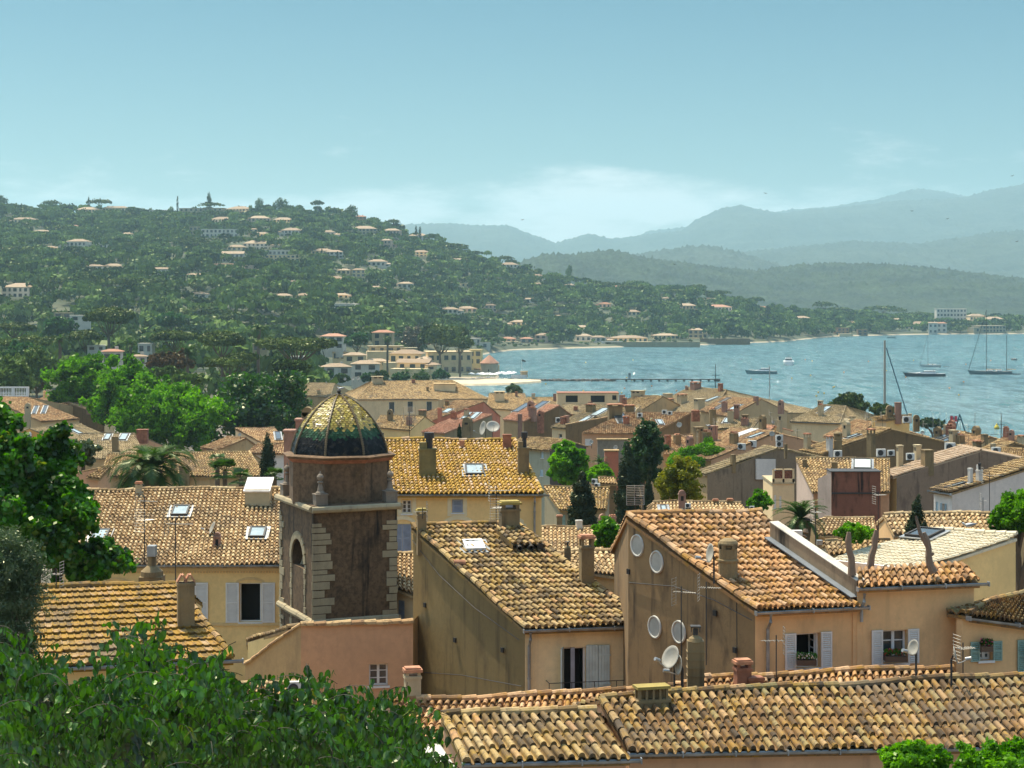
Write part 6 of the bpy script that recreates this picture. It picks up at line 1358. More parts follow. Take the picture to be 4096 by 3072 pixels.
def villa(sx, sy, wpx, hpx, rf='h', wc='w', Y=None, yaw=None, lab=None, group='villas on the wooded hillside', wn_rows=None):
    P = ground_hit(sx, sy) if Y is None else V3(*(lambda q: (q[0], q[1], q[2]))(at(sx, sy, Y)))
    Y_ = P[1]; w = wpx / F * Y_; h = hpx / F * Y_; d = w * .6 if w < 30 else w * .35; yaw = RS.uniform(-.25, .25) if yaw is None else yaw
    v_, h_ = zone(sx, sy); wd = {'w': 'white', 'c': 'cream', 'p': 'pink', 'g': 'grey', 'd': 'brown', 'o': 'ochre'}[wc]; sz = 'long ' if wpx > 95 else 'small ' if wpx < 40 else ''
    lab = lab or f"{sz}{wd} {'flat roofed villa' if rf == 'f' else ('red' if rf == 'r' else 'pale') + ' tiled villa'} {v_}, {h_}"
    r = root('villa', P - ZUP * 1., lab, 'villa', group); ax = V3(math.cos(yaw), math.sin(yaw), 0); ay = V3(-ax[1], ax[0], 0); A = (ax, ay, ZUP)
    rh = 0 if rf == 'f' else min(h * .34, d * .2); wh = h - rh; c = P + ay * d / 2
    m = MB(); m.box(c + ZUP * (wh - 4) / 2, (w, d, wh + 4), A); m.build('wall', WALLC[wc], r)
    m = MB()
    if rf == 'f': m.box(c + ZUP * (wh + .1), (w * 1.03, d * 1.03, .3), A); m.build('roof', WALLC[wc], r)
    else:
        o_ = .5; q = lambda a, b, z: c + ax * a + ay * b + ZUP * z; X, Yy = w / 2 + o_, d / 2 + o_; e = min(Yy, X * .8) if rf != 'g' else 0
        B = [q(-X, -Yy, wh), q(X, -Yy, wh), q(X, Yy, wh), q(-X, Yy, wh)]; T = [q(-X + e, 0, wh + rh), q(X - e, 0, wh + rh)]
        m.poly([B[0], B[1], T[1], T[0]]); m.poly([B[2], B[3], T[0], T[1]]); m.poly([B[1], B[2], T[1]]); m.poly([B[3], B[0], T[0]]); m.poly(B[::-1]); ro = m.build('roof', RR if rf == 'r' else RT, r)
        if RS.random() < .4: k = MB(); k.box(q(w * .2, .5, wh + rh * .8), (1, .8, 1.6), A); k.build('chimney', WALLC[wc], ro)
    if w > 11 and wn_rows is None and RS.random() < .75:   # a lower wing and a terrace wall
        sgn = RS.choice((-1, 1)); ww_, wh_ = w * RS.uniform(.3, .5), wh * RS.uniform(.45, .75); q0 = c + ax * sgn * (w * .5 + ww_ * .3) - ay * d * RS.uniform(.1, .5); m = MB(); m.box(q0 + ZUP * (wh_ - 4) / 2, (ww_, d * .8, wh_ + 4), A); wg = m.build('wing', WALLC[wc], r)
        m = MB(); e_ = .4; m.box(q0 + ZUP * (wh_ + .12), (ww_ + e_, d * .8 + e_, .24), A)
        if rf != 'f': m.add([q0 + ax * (i * (ww_ + e_) / 2) + ay * (j * (d * .8 + e_) / 2) + ZUP * (wh_ + .25) for i, j in ((-1, -1), (1, -1), (1, 1), (-1, 1))] + [q0 - ax * ww_ * .2 + ZUP * (wh_ + 1.2), q0 + ax * ww_ * .2 + ZUP * (wh_ + 1.2)], [(0, 1, 5, 4), (2, 3, 4, 5), (1, 2, 5, 5), (3, 0, 4, 4)][:2]); m.poly([q0 + ax * ((ww_ + e_) / 2) - ay * ((d * .8 + e_) / 2) + ZUP * (wh_ + .25), q0 + ax * ((ww_ + e_) / 2) + ay * ((d * .8 + e_) / 2) + ZUP * (wh_ + .25), q0 + ax * ww_ * .2 + ZUP * (wh_ + 1.2)]); m.poly([q0 - ax * ((ww_ + e_) / 2) - ay * ((d * .8 + e_) / 2) + ZUP * (wh_ + .25), q0 - ax * ((ww_ + e_) / 2) + ay * ((d * .8 + e_) / 2) + ZUP * (wh_ + .25), q0 - ax * ww_ * .2 + ZUP * (wh_ + 1.2)])
        m.build('wing_roof', WALLC[wc] if rf == 'f' else (RR if rf == 'r' else RT), wg)
        m = MB(); m.box(q0 - ay * (d * .4 + .02) + ZUP * wh_ * .5, (min(2.4, ww_ * .5), .1, wh_ * .55), A); m.build('window', GLASS, wg)
        if RS.random() < .5: m = MB(); m.box(c - ay * (d / 2 + 3.5) + ZUP * -1.2, (w * 1.15, 7, 4), A); m.build('terrace', WALLC['c'], r)
    rows = wn_rows or (2 if wh > 5.2 else 1); nc = max(2, min(9, int(w / 3.6)))
    for i in range(rows):
        for j in range(nc):
            z = wh * ((i + .5) / rows) ; a = (j + .5) / nc * w - w / 2; m = MB(); ww = min(2.4, w / nc * RS.choice([.4, .55, .75])); m.box(c + ax * a - ay * (d / 2 + .01) + ZUP * z, (ww, .12, min(wh / rows * .62, 2.4)), A); m.build('window', GLASS, r)
    VILLAS.append((sx, Y_, w)); return r
z1 = [(640, 222, 170, 62, 'h', 'c'), (850, 217, 190, 66, 'h', 'c'), (250, 205, 100, 38, 'h', 'c'), (180, 285, 200, 48, 'h', 'c'), (300, 372, 140, 42, 'h', 'c'), (560, 495, 160, 98, 'h', 'w'), (640, 500, 90, 60, 'f', 'w'), (760, 467, 130, 58, 'f', 'w'), (930, 387, 80, 36, 'h', 'c'), (995, 412, 50, 45, 'f', 'w'), (690, 632, 130, 48, 'h', 'w'), (830, 630, 140, 50, 'h', 'w'),
      (1205, 667, 110, 58, 'g', 'w'), (1300, 485, 160, 26, 'h', 'p'), (1320, 570, 150, 30, 'f', 'w'), (1415, 545, 70, 38, 'f', 'w'), (1435, 688, 140, 36, 'h', 'c'), (1160, 185, 160, 40, 'f', 'w'), (1480, 193, 330, 52, 'f', 'g'), (1420, 145, 50, 18, 'r', 'o'), (1620, 295, 170, 62, 'h', 'w'), (1620, 388, 270, 62, 'f', 'w'), (1440, 372, 90, 64, 'f', 'g'), (1750, 207, 180, 60, 'h', 'c'), (1910, 295, 165, 70, 'h', 'p'), (2090, 295, 150, 56, 'h', 'c'), (1870, 345, 70, 26, 'h', 'c'),
      (1915, 385, 160, 38, 'h', 'c'), (2150, 382, 160, 66, 'h', 'w'), (1900, 480, 215, 72, 'h', 'w'), (1745, 512, 140, 70, 'h', 'c'), (1715, 570, 160, 82, 'g', 'w'), (2040, 520, 190, 40, 'f', 'w'), (2080, 565, 260, 46, 'f', 'c'), (1890, 655, 130, 32, 'h', 'p'), (130, 838, 250, 112, 'h', 'w'), (20, 537, 50, 74, 'h', 'c'), (350, 474, 130, 24, 'h', 'c'), (1960, 858, 150, 52, 'h', 'w'), (1800, 855, 100, 50, 'h', 'c'), (2085, 848, 130, 46, 'h', 'c'), (1450, 835, 150, 46, 'h', 'w'), (2170, 897, 90, 34, 'r', 'p'), (540, 315, 70, 20, 'r', 'c'), (1680, 615, 240, 34, 'f', 'p'), (1720, 775, 60, 20, 'h', 'c'), (2160, 740, 60, 34, 'h', 'w')]
for (x, y, w, h, rf, wc) in z1:
    if y > 1: villa(x * .5425, 740 + y * .5425, w * .5425, h * .5425, rf, wc)
z2 = [(630, 605, 130, 44, 'h', 'c'), (800, 570, 100, 66, 'h', 'c'), (690, 550, 100, 44, 'h', 'c'), (575, 270, 100, 46, 'h', 'w'), (650, 290, 70, 42, 'h', 'w'), (840, 255, 190, 66, 'h', 'g'), (1040, 285, 130, 76, 'h', 'p'), (1245, 292, 150, 54, 'h', 'w'), (1000, 355, 80, 66, 'h', 'p'), (1075, 357, 70, 44, 'h', 'p'), (525, 405, 150, 48, 'h', 'c'), (620, 430, 130, 62, 'h', 'w'), (1250, 422, 120, 52, 'h', 'c'), (930, 492, 140, 54, 'h', 'w'), (818, 135, 80, 48, 'r', 'd'), (676, 100, 50, 36, 'r', 'd'), (1540, 460, 160, 30, 'h', 'p'),
      (1140, 655, 110, 50, 'h', 'w'), (920, 672, 120, 36, 'h', 'c'), (380, 632, 110, 36, 'h', 'w'), (670, 730, 120, 42, 'h', 'c'), (400, 742, 140, 54, 'h', 'c'), (330, 788, 110, 32, 'r', 'p'), (680, 822, 200, 54, 'f', 'w'), (1105, 797, 120, 56, 'h', 'c'), (1460, 838, 140, 46, 'h', 'w'), (1600, 832, 150, 48, 'h', 'p'), (1775, 822, 90, 56, 'h', 'p'), (1900, 520, 140, 60, 'h', 'w'), (2120, 645, 80, 34, 'h', 'c'), (1980, 952, 110, 66, 'h', 'c'), (2065, 760, 80, 34, 'h', 'w'), (1340, 995, 60, 30, 'h', 'c'), (250, 992, 100, 50, 'h', 'c'), (1370, 620, 60, 24, 'h', 'c'), (1590, 640, 70, 24, 'f', 'c')]
for (x, y, w, h, rf, wc) in z2: villa(1000 + x * .5425, 800 + y * .5425, w * .5425, h * .5425, rf, wc)
z3 = [(245, 1030, 80, 38, 'g', 'w'), (300, 842, 90, 44, 'h', 'c'), (565, 917, 80, 40, 'h', 'c'), (950, 902, 90, 40, 'r', 'c'), (905, 1002, 50, 44, 'f', 'w'), (840, 1072, 100, 46, 'r', 'p'), (1060, 1130, 140, 46, 'h', 'c'), (1510, 1112, 150, 78, 'h', 'g'), (1770, 1097, 200, 54, 'r', 'w'), (2110, 1062, 100, 32, 'r', 'p'), (1670, 1008, 120, 22, 'h', 'c'), (1335, 1027, 70, 44, 'h', 'c'), (140, 1228, 130, 60, 'h', 'w'), (660, 1257, 120, 48, 'h', 'w'), (350, 1352, 140, 78, 'h', 'p'), (670, 1342, 130, 64, 'h', 'w'), (790, 1342, 120, 50, 'h', 'w'), (1050, 1347, 280, 56, 'h', 'c'), (1340, 1322, 210, 46, 'h', 'c'),
      (1575, 1317, 120, 84, 'h', 'g'), (215, 1352, 100, 46, 'r', 'p'), (70, 1345, 120, 42, 'r', 'p'), (880, 1335, 60, 26, 'f', 'p'), (460, 1150, 60, 22, 'h', 'w')]
for (x, y, w, h, rf, wc) in z3: villa(2000 + x * .4973, 700 + y * .4973, w * .4973, h * .4973, rf, wc)
z4 = [(430, 1212, 130, 78, 'h', 'g'), (640, 1202, 60, 48, 'g', 'w'), (820, 1222, 84, 44, 'r', 'c'), (1200, 1217, 130, 64, 'h', 'c'), (1370, 1242, 160, 64, 'h', 'c'), (1480, 1282, 70, 98, 'g', 'w'), (1550, 1270, 80, 84, 'r', 'w'), (1840, 1217, 130, 100, 'h', 'c'), (1970, 1222, 170, 82, 'h', 'w'), (2150, 1155, 80, 48, 'r', 'p'), (915, 1290, 80, 44, 'f', 'd'), (100, 1062, 100, 34, 'r', 'w'), (1960, 1275, 230, 52, 'f', 'g'), (760, 1290, 100, 50, 'f', 'd')]
for (x, y, w, h, rf, wc) in z4: villa(2996 + x * .4973, 700 + y * .4973, w * .4973, h * .4973, rf, wc)
villa(2996 + 1630 * .4973, 700 + 1212 * .4973, 240 * .4973, 136 * .4973, 'f', 'w', lab='modern four storey flat roofed block behind the shore trees on the right', wn_rows=4, yaw=0., group=None)
# houses of the low town before the bay (placed on the flat)
for x, y, w, h, Y, rf, wc, lb in ((452, 1458, 80, 62, 545, 'r', 'w', 'white house with a coral roof among the pines, nearest the plane trees'), (555, 1462, 60, 44, 540, 'h', 'w', 'white house with blue windows beside the coral roofed one'), (385, 1402, 70, 18, 640, 'f', 'w', 'flat white roof terrace behind the coral roofed house'), (580, 1412, 60, 36, 620, 'f', 'w', 'white block with parapet above the reddish tree'),
    (1327, 1396, 92, 62, 900, 'r', 'w', 'square white villa with three chimneys right of the widest pine'), (1528, 1386, 82, 66, 930, 'r', 'g', 'grey villa with pyramid roof and long pergola'), (1545, 1410, 140, 24, 900, 'f', 'g', 'long low pergola building under the pyramid roof'), (1180, 1480, 80, 52, 640, 'f', 'w', 'white roof terrace block half hidden by the widest pine'), (1350, 1500, 110, 46, 700, 'h', 'w', 'white house with brown roof behind the palms'),
    (1460, 1512, 110, 70, 720, 'h', 'w', 'grey white house with blue shutters behind the long cream roof'), (1420, 1450, 90, 40, 850, 'h', 'c', 'cream house with pyramid roof in the low town'), (1620, 1455, 130, 56, 860, 'h', 'c', 'peach house with broken gable roofs beside the tall palm'), (1505, 1465, 100, 30, 870, 'h', 'c', 'long low tiled house between cream pyramid roof and tall palm'), (1650, 1480, 130, 44, 830, 'g', 'c', 'cream gabled house in front of the peach one'), (1360, 1440, 60, 40, 900, 'h', 'c', 'small ochre roofed house right of the widest pine'),
    (1800, 1500, 180, 92, 1010, 'f', 'c', 'cream beach restaurant with balconies behind the tall pines'), (1900, 1460, 50, 60, 1040, 'f', 'o', 'ochre block directly left of the beach tower'), (1930, 1500, 70, 24, 1015, 'f', 'd', 'dark low annex under the beach tower'), (1980, 1496, 36, 34, 1030, 'f', 'c', 'cream low block right of the beach tower'), (1880, 1395, 90, 40, 1380, 'f', 'w', 'white sea wall building across the small bay'), (1040, 1405, 60, 28, 640, 'f', 'g', 'grey flat roof behind the tall thin palm'), (250, 1272, 70, 20, 900, 'f', 'g', 'grey flat roofed building left of the big umbrella pine'), (320, 1285, 80, 22, 880, 'f', 'w', 'pale flat roofed building beside the big umbrella pine')):
    villa(x, y, w, h, rf, wc, Y=Y, lab=lb, group=None)
# long garden walls on the far shore
for x0, x1, y0, y1, Y, mt, lb in ((2420, 2800, 1369, 1389, 1528, P_GREY, 'long grey sea wall on the far shore'), (2800, 3000, 1355, 1378, 1595, P_BROWN, 'dark sea wall right of the long grey one'), (2405, 2490, 1366, 1384, 1533, P_WHITE, 'white garden wall on the far shore beach'), (1880, 1945, 1352, 1382, 1400, P_WHITE, 'blue white retaining wall across the small bay')):
    A, B = at(x0, y0, Y), at(x1, y1, Y); m = MB(); m.box((A + B) / 2 - ZUP * .8, (B[0] - A[0], 1.2, A[2] - B[2] + 1.6)); m.box(V3((A[0] + B[0]) / 2, Y, A[2] + .1), (B[0] - A[0], 1.5, .25)); o = m.build('sea_wall', mt); tag(o, lb, 'wall')
# ------------------------------------------------------------------ woods on the hill
def template(kind, nf):
    if kind == 'umb':
        L = [(V3(math.cos(t) * r_, math.sin(t) * r_, .95 - .22 * r_ ** 2), (.42, .42, .20)) for t, r_ in [(i * 2.4, math.sqrt((i + .4) / 8) * .75) for i in range(8)]]; low = -.2
    elif kind == 'cyp': L = [(V3(0, 0, .5), (.16, .16, .5))]; low = -2
    else: L = [(V3(RS.uniform(-.4, .4), RS.uniform(-.4, .4), RS.uniform(.45, .85)), (.5, .5, .36)) for _ in range(6)]; low = -.6
    P, N, k = lobe_pts(L, nf, (.85, 1.05), low); sz = {'umb': .16, 'cyp': .07, 'rnd': .17}[kind]
    V, Fa, r = leaf_quads(P, N, sz * math.sqrt(90 / nf) * 1.15, .45, .8); cl = RN.random(len(L))[k]
    return V, Fa, np.clip(cl * .5 + r * .45, 0, 1)
def clear_of(sx, Y):
    for (vx, vy, w) in VILLAS:
        if abs(sx - vx) < w / vy * F * .5 + 6 and vy - 78 < Y < vy + 9: return True
    return False
def woods():
    mb = MB(); T = {'umb': [template('umb', 70) for _ in range(4)], 'rnd': [template('rnd', 64) for _ in range(5)], 'cyp': [template('cyp', 40)]}; batch = {}
    Nt = 21500; sx = RN.uniform(-700, 4700, Nt); u = RN.random(Nt); Y = np.sqrt(u * (2330 ** 2 - 560 ** 2) + 560 ** 2); X = (sx - CX) / F * Y; Z = terrain(X, Y)
    keep = (Z > 1.7) & (Y > np.where(sx > 1250, ip(YS, sx) + 12, 560)); ks = 0
    for x, y, z, s in zip(X[keep], Y[keep], Z[keep], sx[keep]):
        if y > ip(YR, s) + 15: continue
        if y < 1080 and 1250 < s: continue
        c = clear_of(s, y); q = RS.random(); kind = 'umb' if q < .42 else ('cyp' if q > .965 else 'rnd'); R = RS.uniform(3.6, 7.4) * (1.25 if kind == 'umb' else 1.); Hh = RS.uniform(7, 11.5) if kind == 'umb' else RS.uniform(5, 10.5)
        if RS.random() < .22: continue
        if kind == 'cyp': R = 6.5; Hh = RS.uniform(8, 14)
        if c:
            R = RS.uniform(1.4, 3.); Hh = RS.uniform(1.2, 3.1); kind = 'rnd'
        if y < 900: Hh *= 1.15; R *= 1.2
        if y < 1330 and s < 2000 and not c and kind != 'cyp':
            if RS.random() < .5: continue
            if RS.random() < .72: kind = 'umb'; R = RS.uniform(6.5, 10.5); Hh = RS.uniform(9, 13)
            else: kind = 'rnd'; R = RS.uniform(4.5, 7); Hh = RS.uniform(7, 12)
        i = RS.randrange(len(T[kind])); batch.setdefault((kind, i), []).append((x, y, z - .4, R, Hh, RS.uniform(0, 6.28), RS.random()))
    for (kind, i), L in batch.items():
        V, Fa, r = T[kind][i]; A = np.array(L); c, s_ = np.cos(A[:, 5])[:, None], np.sin(A[:, 5])[:, None]
        x = (V[None, :, 0] * c - V[None, :, 1] * s_) * A[:, 3:4] + A[:, 0:1]; y = (V[None, :, 0] * s_ + V[None, :, 1] * c) * A[:, 3:4] + A[:, 1:2]; z = V[None, :, 2] * A[:, 4:5] + A[:, 2:3]
        W = np.stack([x, y, z], -1).reshape(-1, 3); n = len(L); nv = len(V); FF = (Fa[None] + (np.arange(n) * nv)[:, None, None]).reshape(-1, 4)
        mb.add(W, FF, np.clip(np.tile(r, (n, 1)) * .5 + (A[:, 6:7] - .4) * .9 + .1, 0, .99).ravel())
    o = mb.build('woodland', L_PINEF); tag(o, kind='stuff')
woods()
# single trees one can pick out on the hillside
def proto(kind):
    r = root('umbrella_pine' if kind == 'umb' else 'cypress_tree' if kind == 'cyp' else 'hillside_tree', V3(0, 0, 0), 'x', 'pine' if kind == 'umb' else 'cypress' if kind == 'cyp' else 'tree')
    V, Fa, rr = template(kind, 420 if kind != 'cyp' else 200); m = MB(); m.add(V, Fa, rr); m.build('crown', {'umb': L_PINE, 'cyp': L_CYP, 'rnd': L_PINEF}[kind], r)
    t = MB(); t.tube([V3(0, 0, -.06), V3(.02, 0, .4), V3(0, 0, .75)], [.045, .035, .025] if kind != 'cyp' else [.03, .03, .01], 6); 
    if kind == 'umb':
        for a in range(4): t.tube([V3(.01, 0, .55), V3(math.cos(a * 1.6) * .3, math.sin(a * 1.6) * .3, .85)], [.022, .012], 4)
    t.build('trunk', BARK, r); return r
PR = {k: [proto(k) for _ in range(3)] for k in ('umb', 'rnd', 'cyp')}; used = set()
for k in PR:
    for o in PR[k]: note_kids(o)
def put(kind, sx, sy, wpx, hpx, lab=None, Y=None):
    P = ground_hit(sx, sy) if Y is None else gz(at(sx, sy, Y)); i = RS.randrange(3); o = PR[kind][i]
    if o.name in used: o = copy_tree(o)
    else: used.add(o.name)
    gs = HY + F * (CAMZ - P[2]) / P[1]; hpx = hpx + max(0, gs - sy)
    o.location = P; s = wpx / F * P[1] / (1.65 if kind == 'umb' else .32 if kind == 'cyp' else 1.7); hh = hpx / F * P[1]
    o.scale = (s, s, hh / (1.12 if kind == 'umb' else 1.0 if kind == 'cyp' else 1.15)); o.rotation_euler = (0, 0, RS.uniform(0, 6.28)); v_, h_ = zone(sx, sy)
    nm = {'umb': 'umbrella pine', 'cyp': 'narrow dark cypress', 'rnd': 'dark round topped tree'}[kind]; sz = 'large ' if wpx > 62 else ''
    o['label'] = lab or f'{sz}{nm} {v_}, {h_}'; o['group'] = {'umb': 'umbrella pines of the hillside', 'cyp': 'cypresses of the hillside', 'rnd': 'round trees of the hillside'}[kind]
for q in ((355, 835, 10, 48, 'cyp', 'thin cypress on the ridge beside the skyline pine'), (400, 842, 84, 46, 'umb', 'wide umbrella pine on the skyline beside a thin cypress'), (205, 836, 66, 34, 'umb', 'flat umbrella pine on the skyline at the left'), (710, 826, 8, 42, 'cyp', 'thin cypress on the skyline above the terrace villas'), (836, 838, 24, 66, 'rnd', 'tall lollipop shaped tree on the skyline'), (845, 848, 84, 38, 'umb', 'broad pine below the lollipop tree on the skyline'),
          (1035, 842, 34, 52, 'rnd', 'pale conifer on the skyline'), (1127, 858, 66, 64, 'rnd', 'dark spreading tree on the skyline'), (1270, 838, 50, 36, 'umb', 'pine on the skyline above the dome'), (1408, 872, 56, 50, 'rnd', 'dark tree touching the small red roofed house'), (1572, 930, 52, 52, 'umb', 'dark pine on the ridge where it starts to fall'), (1664, 945, 10, 42, 'cyp', 'left of two cypresses on the falling ridge'), (1680, 948, 11, 42, 'cyp', 'right of two cypresses on the falling ridge'),
          (2275, 1100, 28, 42, 'rnd', 'tall lone tree standing up from the right ridge'), (2022, 1060, 60, 36, 'umb', 'umbrella pine where the ridge meets the far hills'), (2580, 1152, 46, 24, 'rnd', 'round tree on the low right ridge'), (2790, 1178, 76, 36, 'umb', 'broad umbrella pine on the low right ridge'), (3025, 1225, 50, 34, 'umb', 'pine right of the low red roofs'), (5, 850, 60, 70, 'rnd', 'tall dark tree at the left end of the skyline')):
    put(q[4], q[0], q[1], q[2], q[3], q[5])
for (zx, zy, w, h) in ((460, 830, 230, 150), (640, 830, 200, 170), (800, 830, 210, 140), (940, 860, 240, 180), (1080, 860, 260, 170), (430, 390, 150, 90), (290, 400, 150, 60), (170, 360, 130, 90), (990, 520, 120, 100), (1440, 520, 190, 130), (800, 570, 200, 90), (1310, 620, 170, 80), (1440, 830, 190, 110), (880, 950, 260, 80), (1080, 1070, 170, 120), (1280, 1060, 200, 130), (1500, 1060, 330, 160), (1750, 1110, 330, 170), (1400, 950, 280, 90), (1700, 930, 260, 90), (2130, 1070, 160, 180), (150, 560, 210, 110), (100, 660, 240, 80), (600, 720, 260, 80), (1900, 960, 240, 110)):
    put('umb', zx * .5425, 740 + zy * .5425, w * .5425, h * .5425)
for (zx, zy, w, h) in ((680, 400, 20, 180), (655, 560, 14, 60), (830, 440, 18, 80), (845, 440, 18, 70), (590, 710, 14, 60), (960, 510, 16, 50), (1370, 840, 22, 80), (2110, 880, 22, 60), (1905, 985, 20, 50), (1650, 1090, 30, 110)):
    put('cyp', zx * .5425, 740 + zy * .5425, w * .5425, h * .5425)
for (zx, zy, w, h, k) in ((715, 320, 16, 70, 'cyp'), (935, 290, 14, 60, 'cyp'), (530, 435, 16, 75, 'cyp'), (578, 440, 14, 56, 'cyp'), (646, 445, 16, 66, 'cyp'), (520, 570, 16, 100, 'cyp'), (1723, 610, 22, 110, 'cyp'), (265, 770, 20, 58, 'cyp'), (530, 820, 44, 130, 'cyp'), (1965, 500, 12, 50, 'cyp'), (430, 480, 180, 80, 'umb'), (1480, 400, 220, 80, 'umb'), (1500, 480, 220, 70, 'umb'), (1330, 780, 200, 90, 'umb'), (1570, 800, 220, 100, 'umb'), (1740, 800, 180, 110, 'umb'), (930, 960, 330, 170, 'rnd'), (850, 380, 110, 110, 'rnd'), (330, 920, 180, 140, 'umb'), (540, 960, 220, 130, 'umb'), (2060, 600, 140, 80, 'umb'), (1990, 720, 160, 80, 'umb'), (2130, 900, 160, 80, 'umb'), (1680, 980, 220, 120, 'umb'), (1400, 960, 200, 90, 'rnd'), (2150, 760, 170, 90, 'umb'), (700, 690, 20, 60, 'cyp'), (760, 740, 18, 50, 'cyp')):
    put(k, 1000 + zx * .5425, 800 + zy * .5425, w * .5425, h * .5425)
for (zx, zy, w, h, k) in ((412, 1170, 40, 70, 'cyp'), (672, 1210, 30, 90, 'cyp'), (612, 900, 16, 70, 'cyp'), (328, 870, 12, 60, 'cyp'), (2155, 1200, 44, 150, 'cyp'), (1580, 960, 150, 80, 'umb'), (1660, 1000, 130, 70, 'umb'), (850, 950, 170, 90, 'umb'), (830, 1040, 120, 90, 'umb'), (640, 1080, 200, 90, 'umb'), (480, 1120, 200, 80, 'umb'), (250, 1150, 160, 80, 'umb'), (310, 1230, 180, 90, 'umb'), (440, 1240, 180, 80, 'umb'), (1180, 1080, 150, 100, 'rnd'), (1360, 1150, 170, 130, 'rnd'), (1060, 980, 200, 100, 'umb'), (1780, 1010, 170, 80, 'umb'), (1400, 1000, 150, 80, 'umb'), (2060, 1060, 110, 80, 'umb'), (1940, 1040, 100, 70, 'rnd'), (1450, 1260, 160, 160, 'rnd'), (1070, 1260, 90, 120, 'rnd'), (540, 1290, 240, 90, 'rnd')):
    put(k, 2000 + zx * .4973, 700 + zy * .4973, w * .4973, h * .4973)
for (zx, zy, w, h, k) in ((155, 1190, 44, 130, 'cyp'), (600, 1090, 170, 70, 'umb'), (720, 1130, 170, 70, 'umb'), (950, 1190, 260, 110, 'rnd'), (1080, 1150, 260, 100, 'umb'), (1200, 1160, 130, 90, 'umb'), (1360, 1180, 170, 80, 'umb'), (250, 1310, 220, 130, 'rnd'), (560, 1280, 130, 120, 'rnd'), (660, 1290, 100, 90, 'rnd'), (760, 1190, 120, 60, 'umb'), (1050, 1280, 180, 100, 'rnd'), (1700, 1270, 150, 60, 'rnd'), (1560, 1200, 90, 60, 'rnd'), (1790, 1200, 70, 90, 'rnd'), (1830, 1270, 60, 40, 'rnd'), (440, 1130, 120, 60, 'umb'), (2100, 1220, 90, 80, 'rnd')):
    put(k, 2996 + zx * .4973, 700 + zy * .4973, w * .4973, h * .4973)
# ------------------------------------------------------------------ bay: beach, breakwater, boats
SAND = flat('sand', (.60, .48, .31), .9, var=.12, scale=.3)
def beach():
    m = MB(); P = [(1700, 1522), (1900, 1516), (2060, 1515), (2160, 1519), (2165, 1523), (2040, 1532), (1900, 1535), (1780, 1533), (1700, 1531)]; Q = []
    for x, y in P: Y = (CAMZ - .9) * F / (y - HY); Q.append(V3((x - CX) / F * Y, Y, .9))
    m.poly(Q); R = [q + V3(0, -3 if q[1] < 950 else 3, -2.2) for q in Q]
    for i in range(len(Q)): k = (i + 1) % len(Q); m.poly([Q[i], Q[k], R[k], R[i]])
    o = m.build('beach', SAND); tag(o, kind='structure')
beach()
ROCK = flat('dark_rock', (.10, .085, .07), .9, var=.5, scale=.8)
def rocks():
    m = MB()
    for i in range(420):
        x = RS.uniform(2030, 2460); Y = 955 + RS.gauss(0, 1.6) - (x - 2030) * .006; c = V3((x - CX) / F * Y, Y, RS.uniform(-.2, .6)); s = RS.uniform(.5, 1.3)
        m.lathe(c, [(.05, s * .6), (s * .7, s * .3), (s, -s * .3)], 5, ax=(nrm(V3(1, RS.gauss(0, .3), RS.gauss(0, .3))), V3(0, 1, 0), ZUP))
    o = m.build('rock_breakwater', ROCK); tag(o, 'low dark line of rocks running out from the beach into the bay', 'breakwater')
    r = root('pier', at(2650, 1526, 948), 'dark jetty on square piles at the end of the rocks', 'pier'); m = MB(); A = at(2440, 1516, 948); B = at(2872, 1517, 948); m.box((A + B) / 2 + V3(0, 0, -.1), (B[0] - A[0], 2.6, .45)); m.build('deck', ROCK, r)
    for i in range(12): x = 2505 + i * 33; c = at(x, 1522, 948); q = MB(); q.box(V3(c[0], 948, -.2), (.9 if i < 11 else 3., 1.6, 3.0)); q.build('pile', ROCK, r)
    m = MB(); c = at(2518, 1516, 948); m.box(c + ZUP * 1.3, (1.2, .5, 2.6)); m.lathe(c + ZUP * 2.6, [(.6, -.25), (.6, .25)], 12, ax=(V3(1, 0, 0), ZUP, V3(0, 1, 0)), cap=True); o = m.build('harbour_marker', flat('marker_grey', (.35, .38, .38), .6)); tag(o, 'grey round topped marker standing on the jetty', 'marker')
rocks()
def pole(label, x, y0, y1, Y, r=.09, mat=None, name='mast', extra=None, cat='mast', group=None):
    A, B = at(x, y1, Y), at(x, y0, Y); ro = root(name, A, label, cat, group); m = MB(); m.tube([A, B], [r, r * .7], 8); m.build('pole', mat or ALU, ro)
    if extra: extra(ro, A, B)
    return ro
def stay(dx, dy):
    def f(ro, A, B): m = MB(); Y = A[1]; P = at(3545, 1391, Y); Q = at(3632, 1668, Y); n = 24; m.tube([P * (1 - k / n) + Q * (k / n) + V3(math.sin(k * 2) * .05, 0, 0) for k in range(n + 1)], .16, 6); m.build('furled_sail', flat('navy', (.02, .05, .09), .7), ro)
    return f
pole('very tall pale mast with a dark furled sail rising from behind the rooftops', 3539, 1362, 1720, 560, .42, flat('mast_wood', (.36, .29, .22), .6), extra=stay(0, 0))
pole('thin white mast left of the tall pale one', 3078, 1464, 1640, 560, .17)
def cross(ro, A, B):
    m = MB(); 
    for t, w in ((.45, 1.6), (.6, 1.2), (.22, 2.4)): p = A * (1 - t) + B * t; m.tube([p - V3(w, 0, 0), p + V3(w, 0, 0)], .07, 5)
    m.build('spreaders', IRON, ro)
pole('dark mast of a work boat standing beyond the pier end', 2862, 1456, 1570, 600, .14, IRON, extra=cross)
pole('lattice post with crossbars at the right of the harbour', 4005, 1655, 1760, 420, .12, IRON, extra=cross, name='post', cat='post')
pole('thin harbour pole between flag and lattice post', 3900, 1650, 1730, 420, .07, IRON, name='post', cat='post')
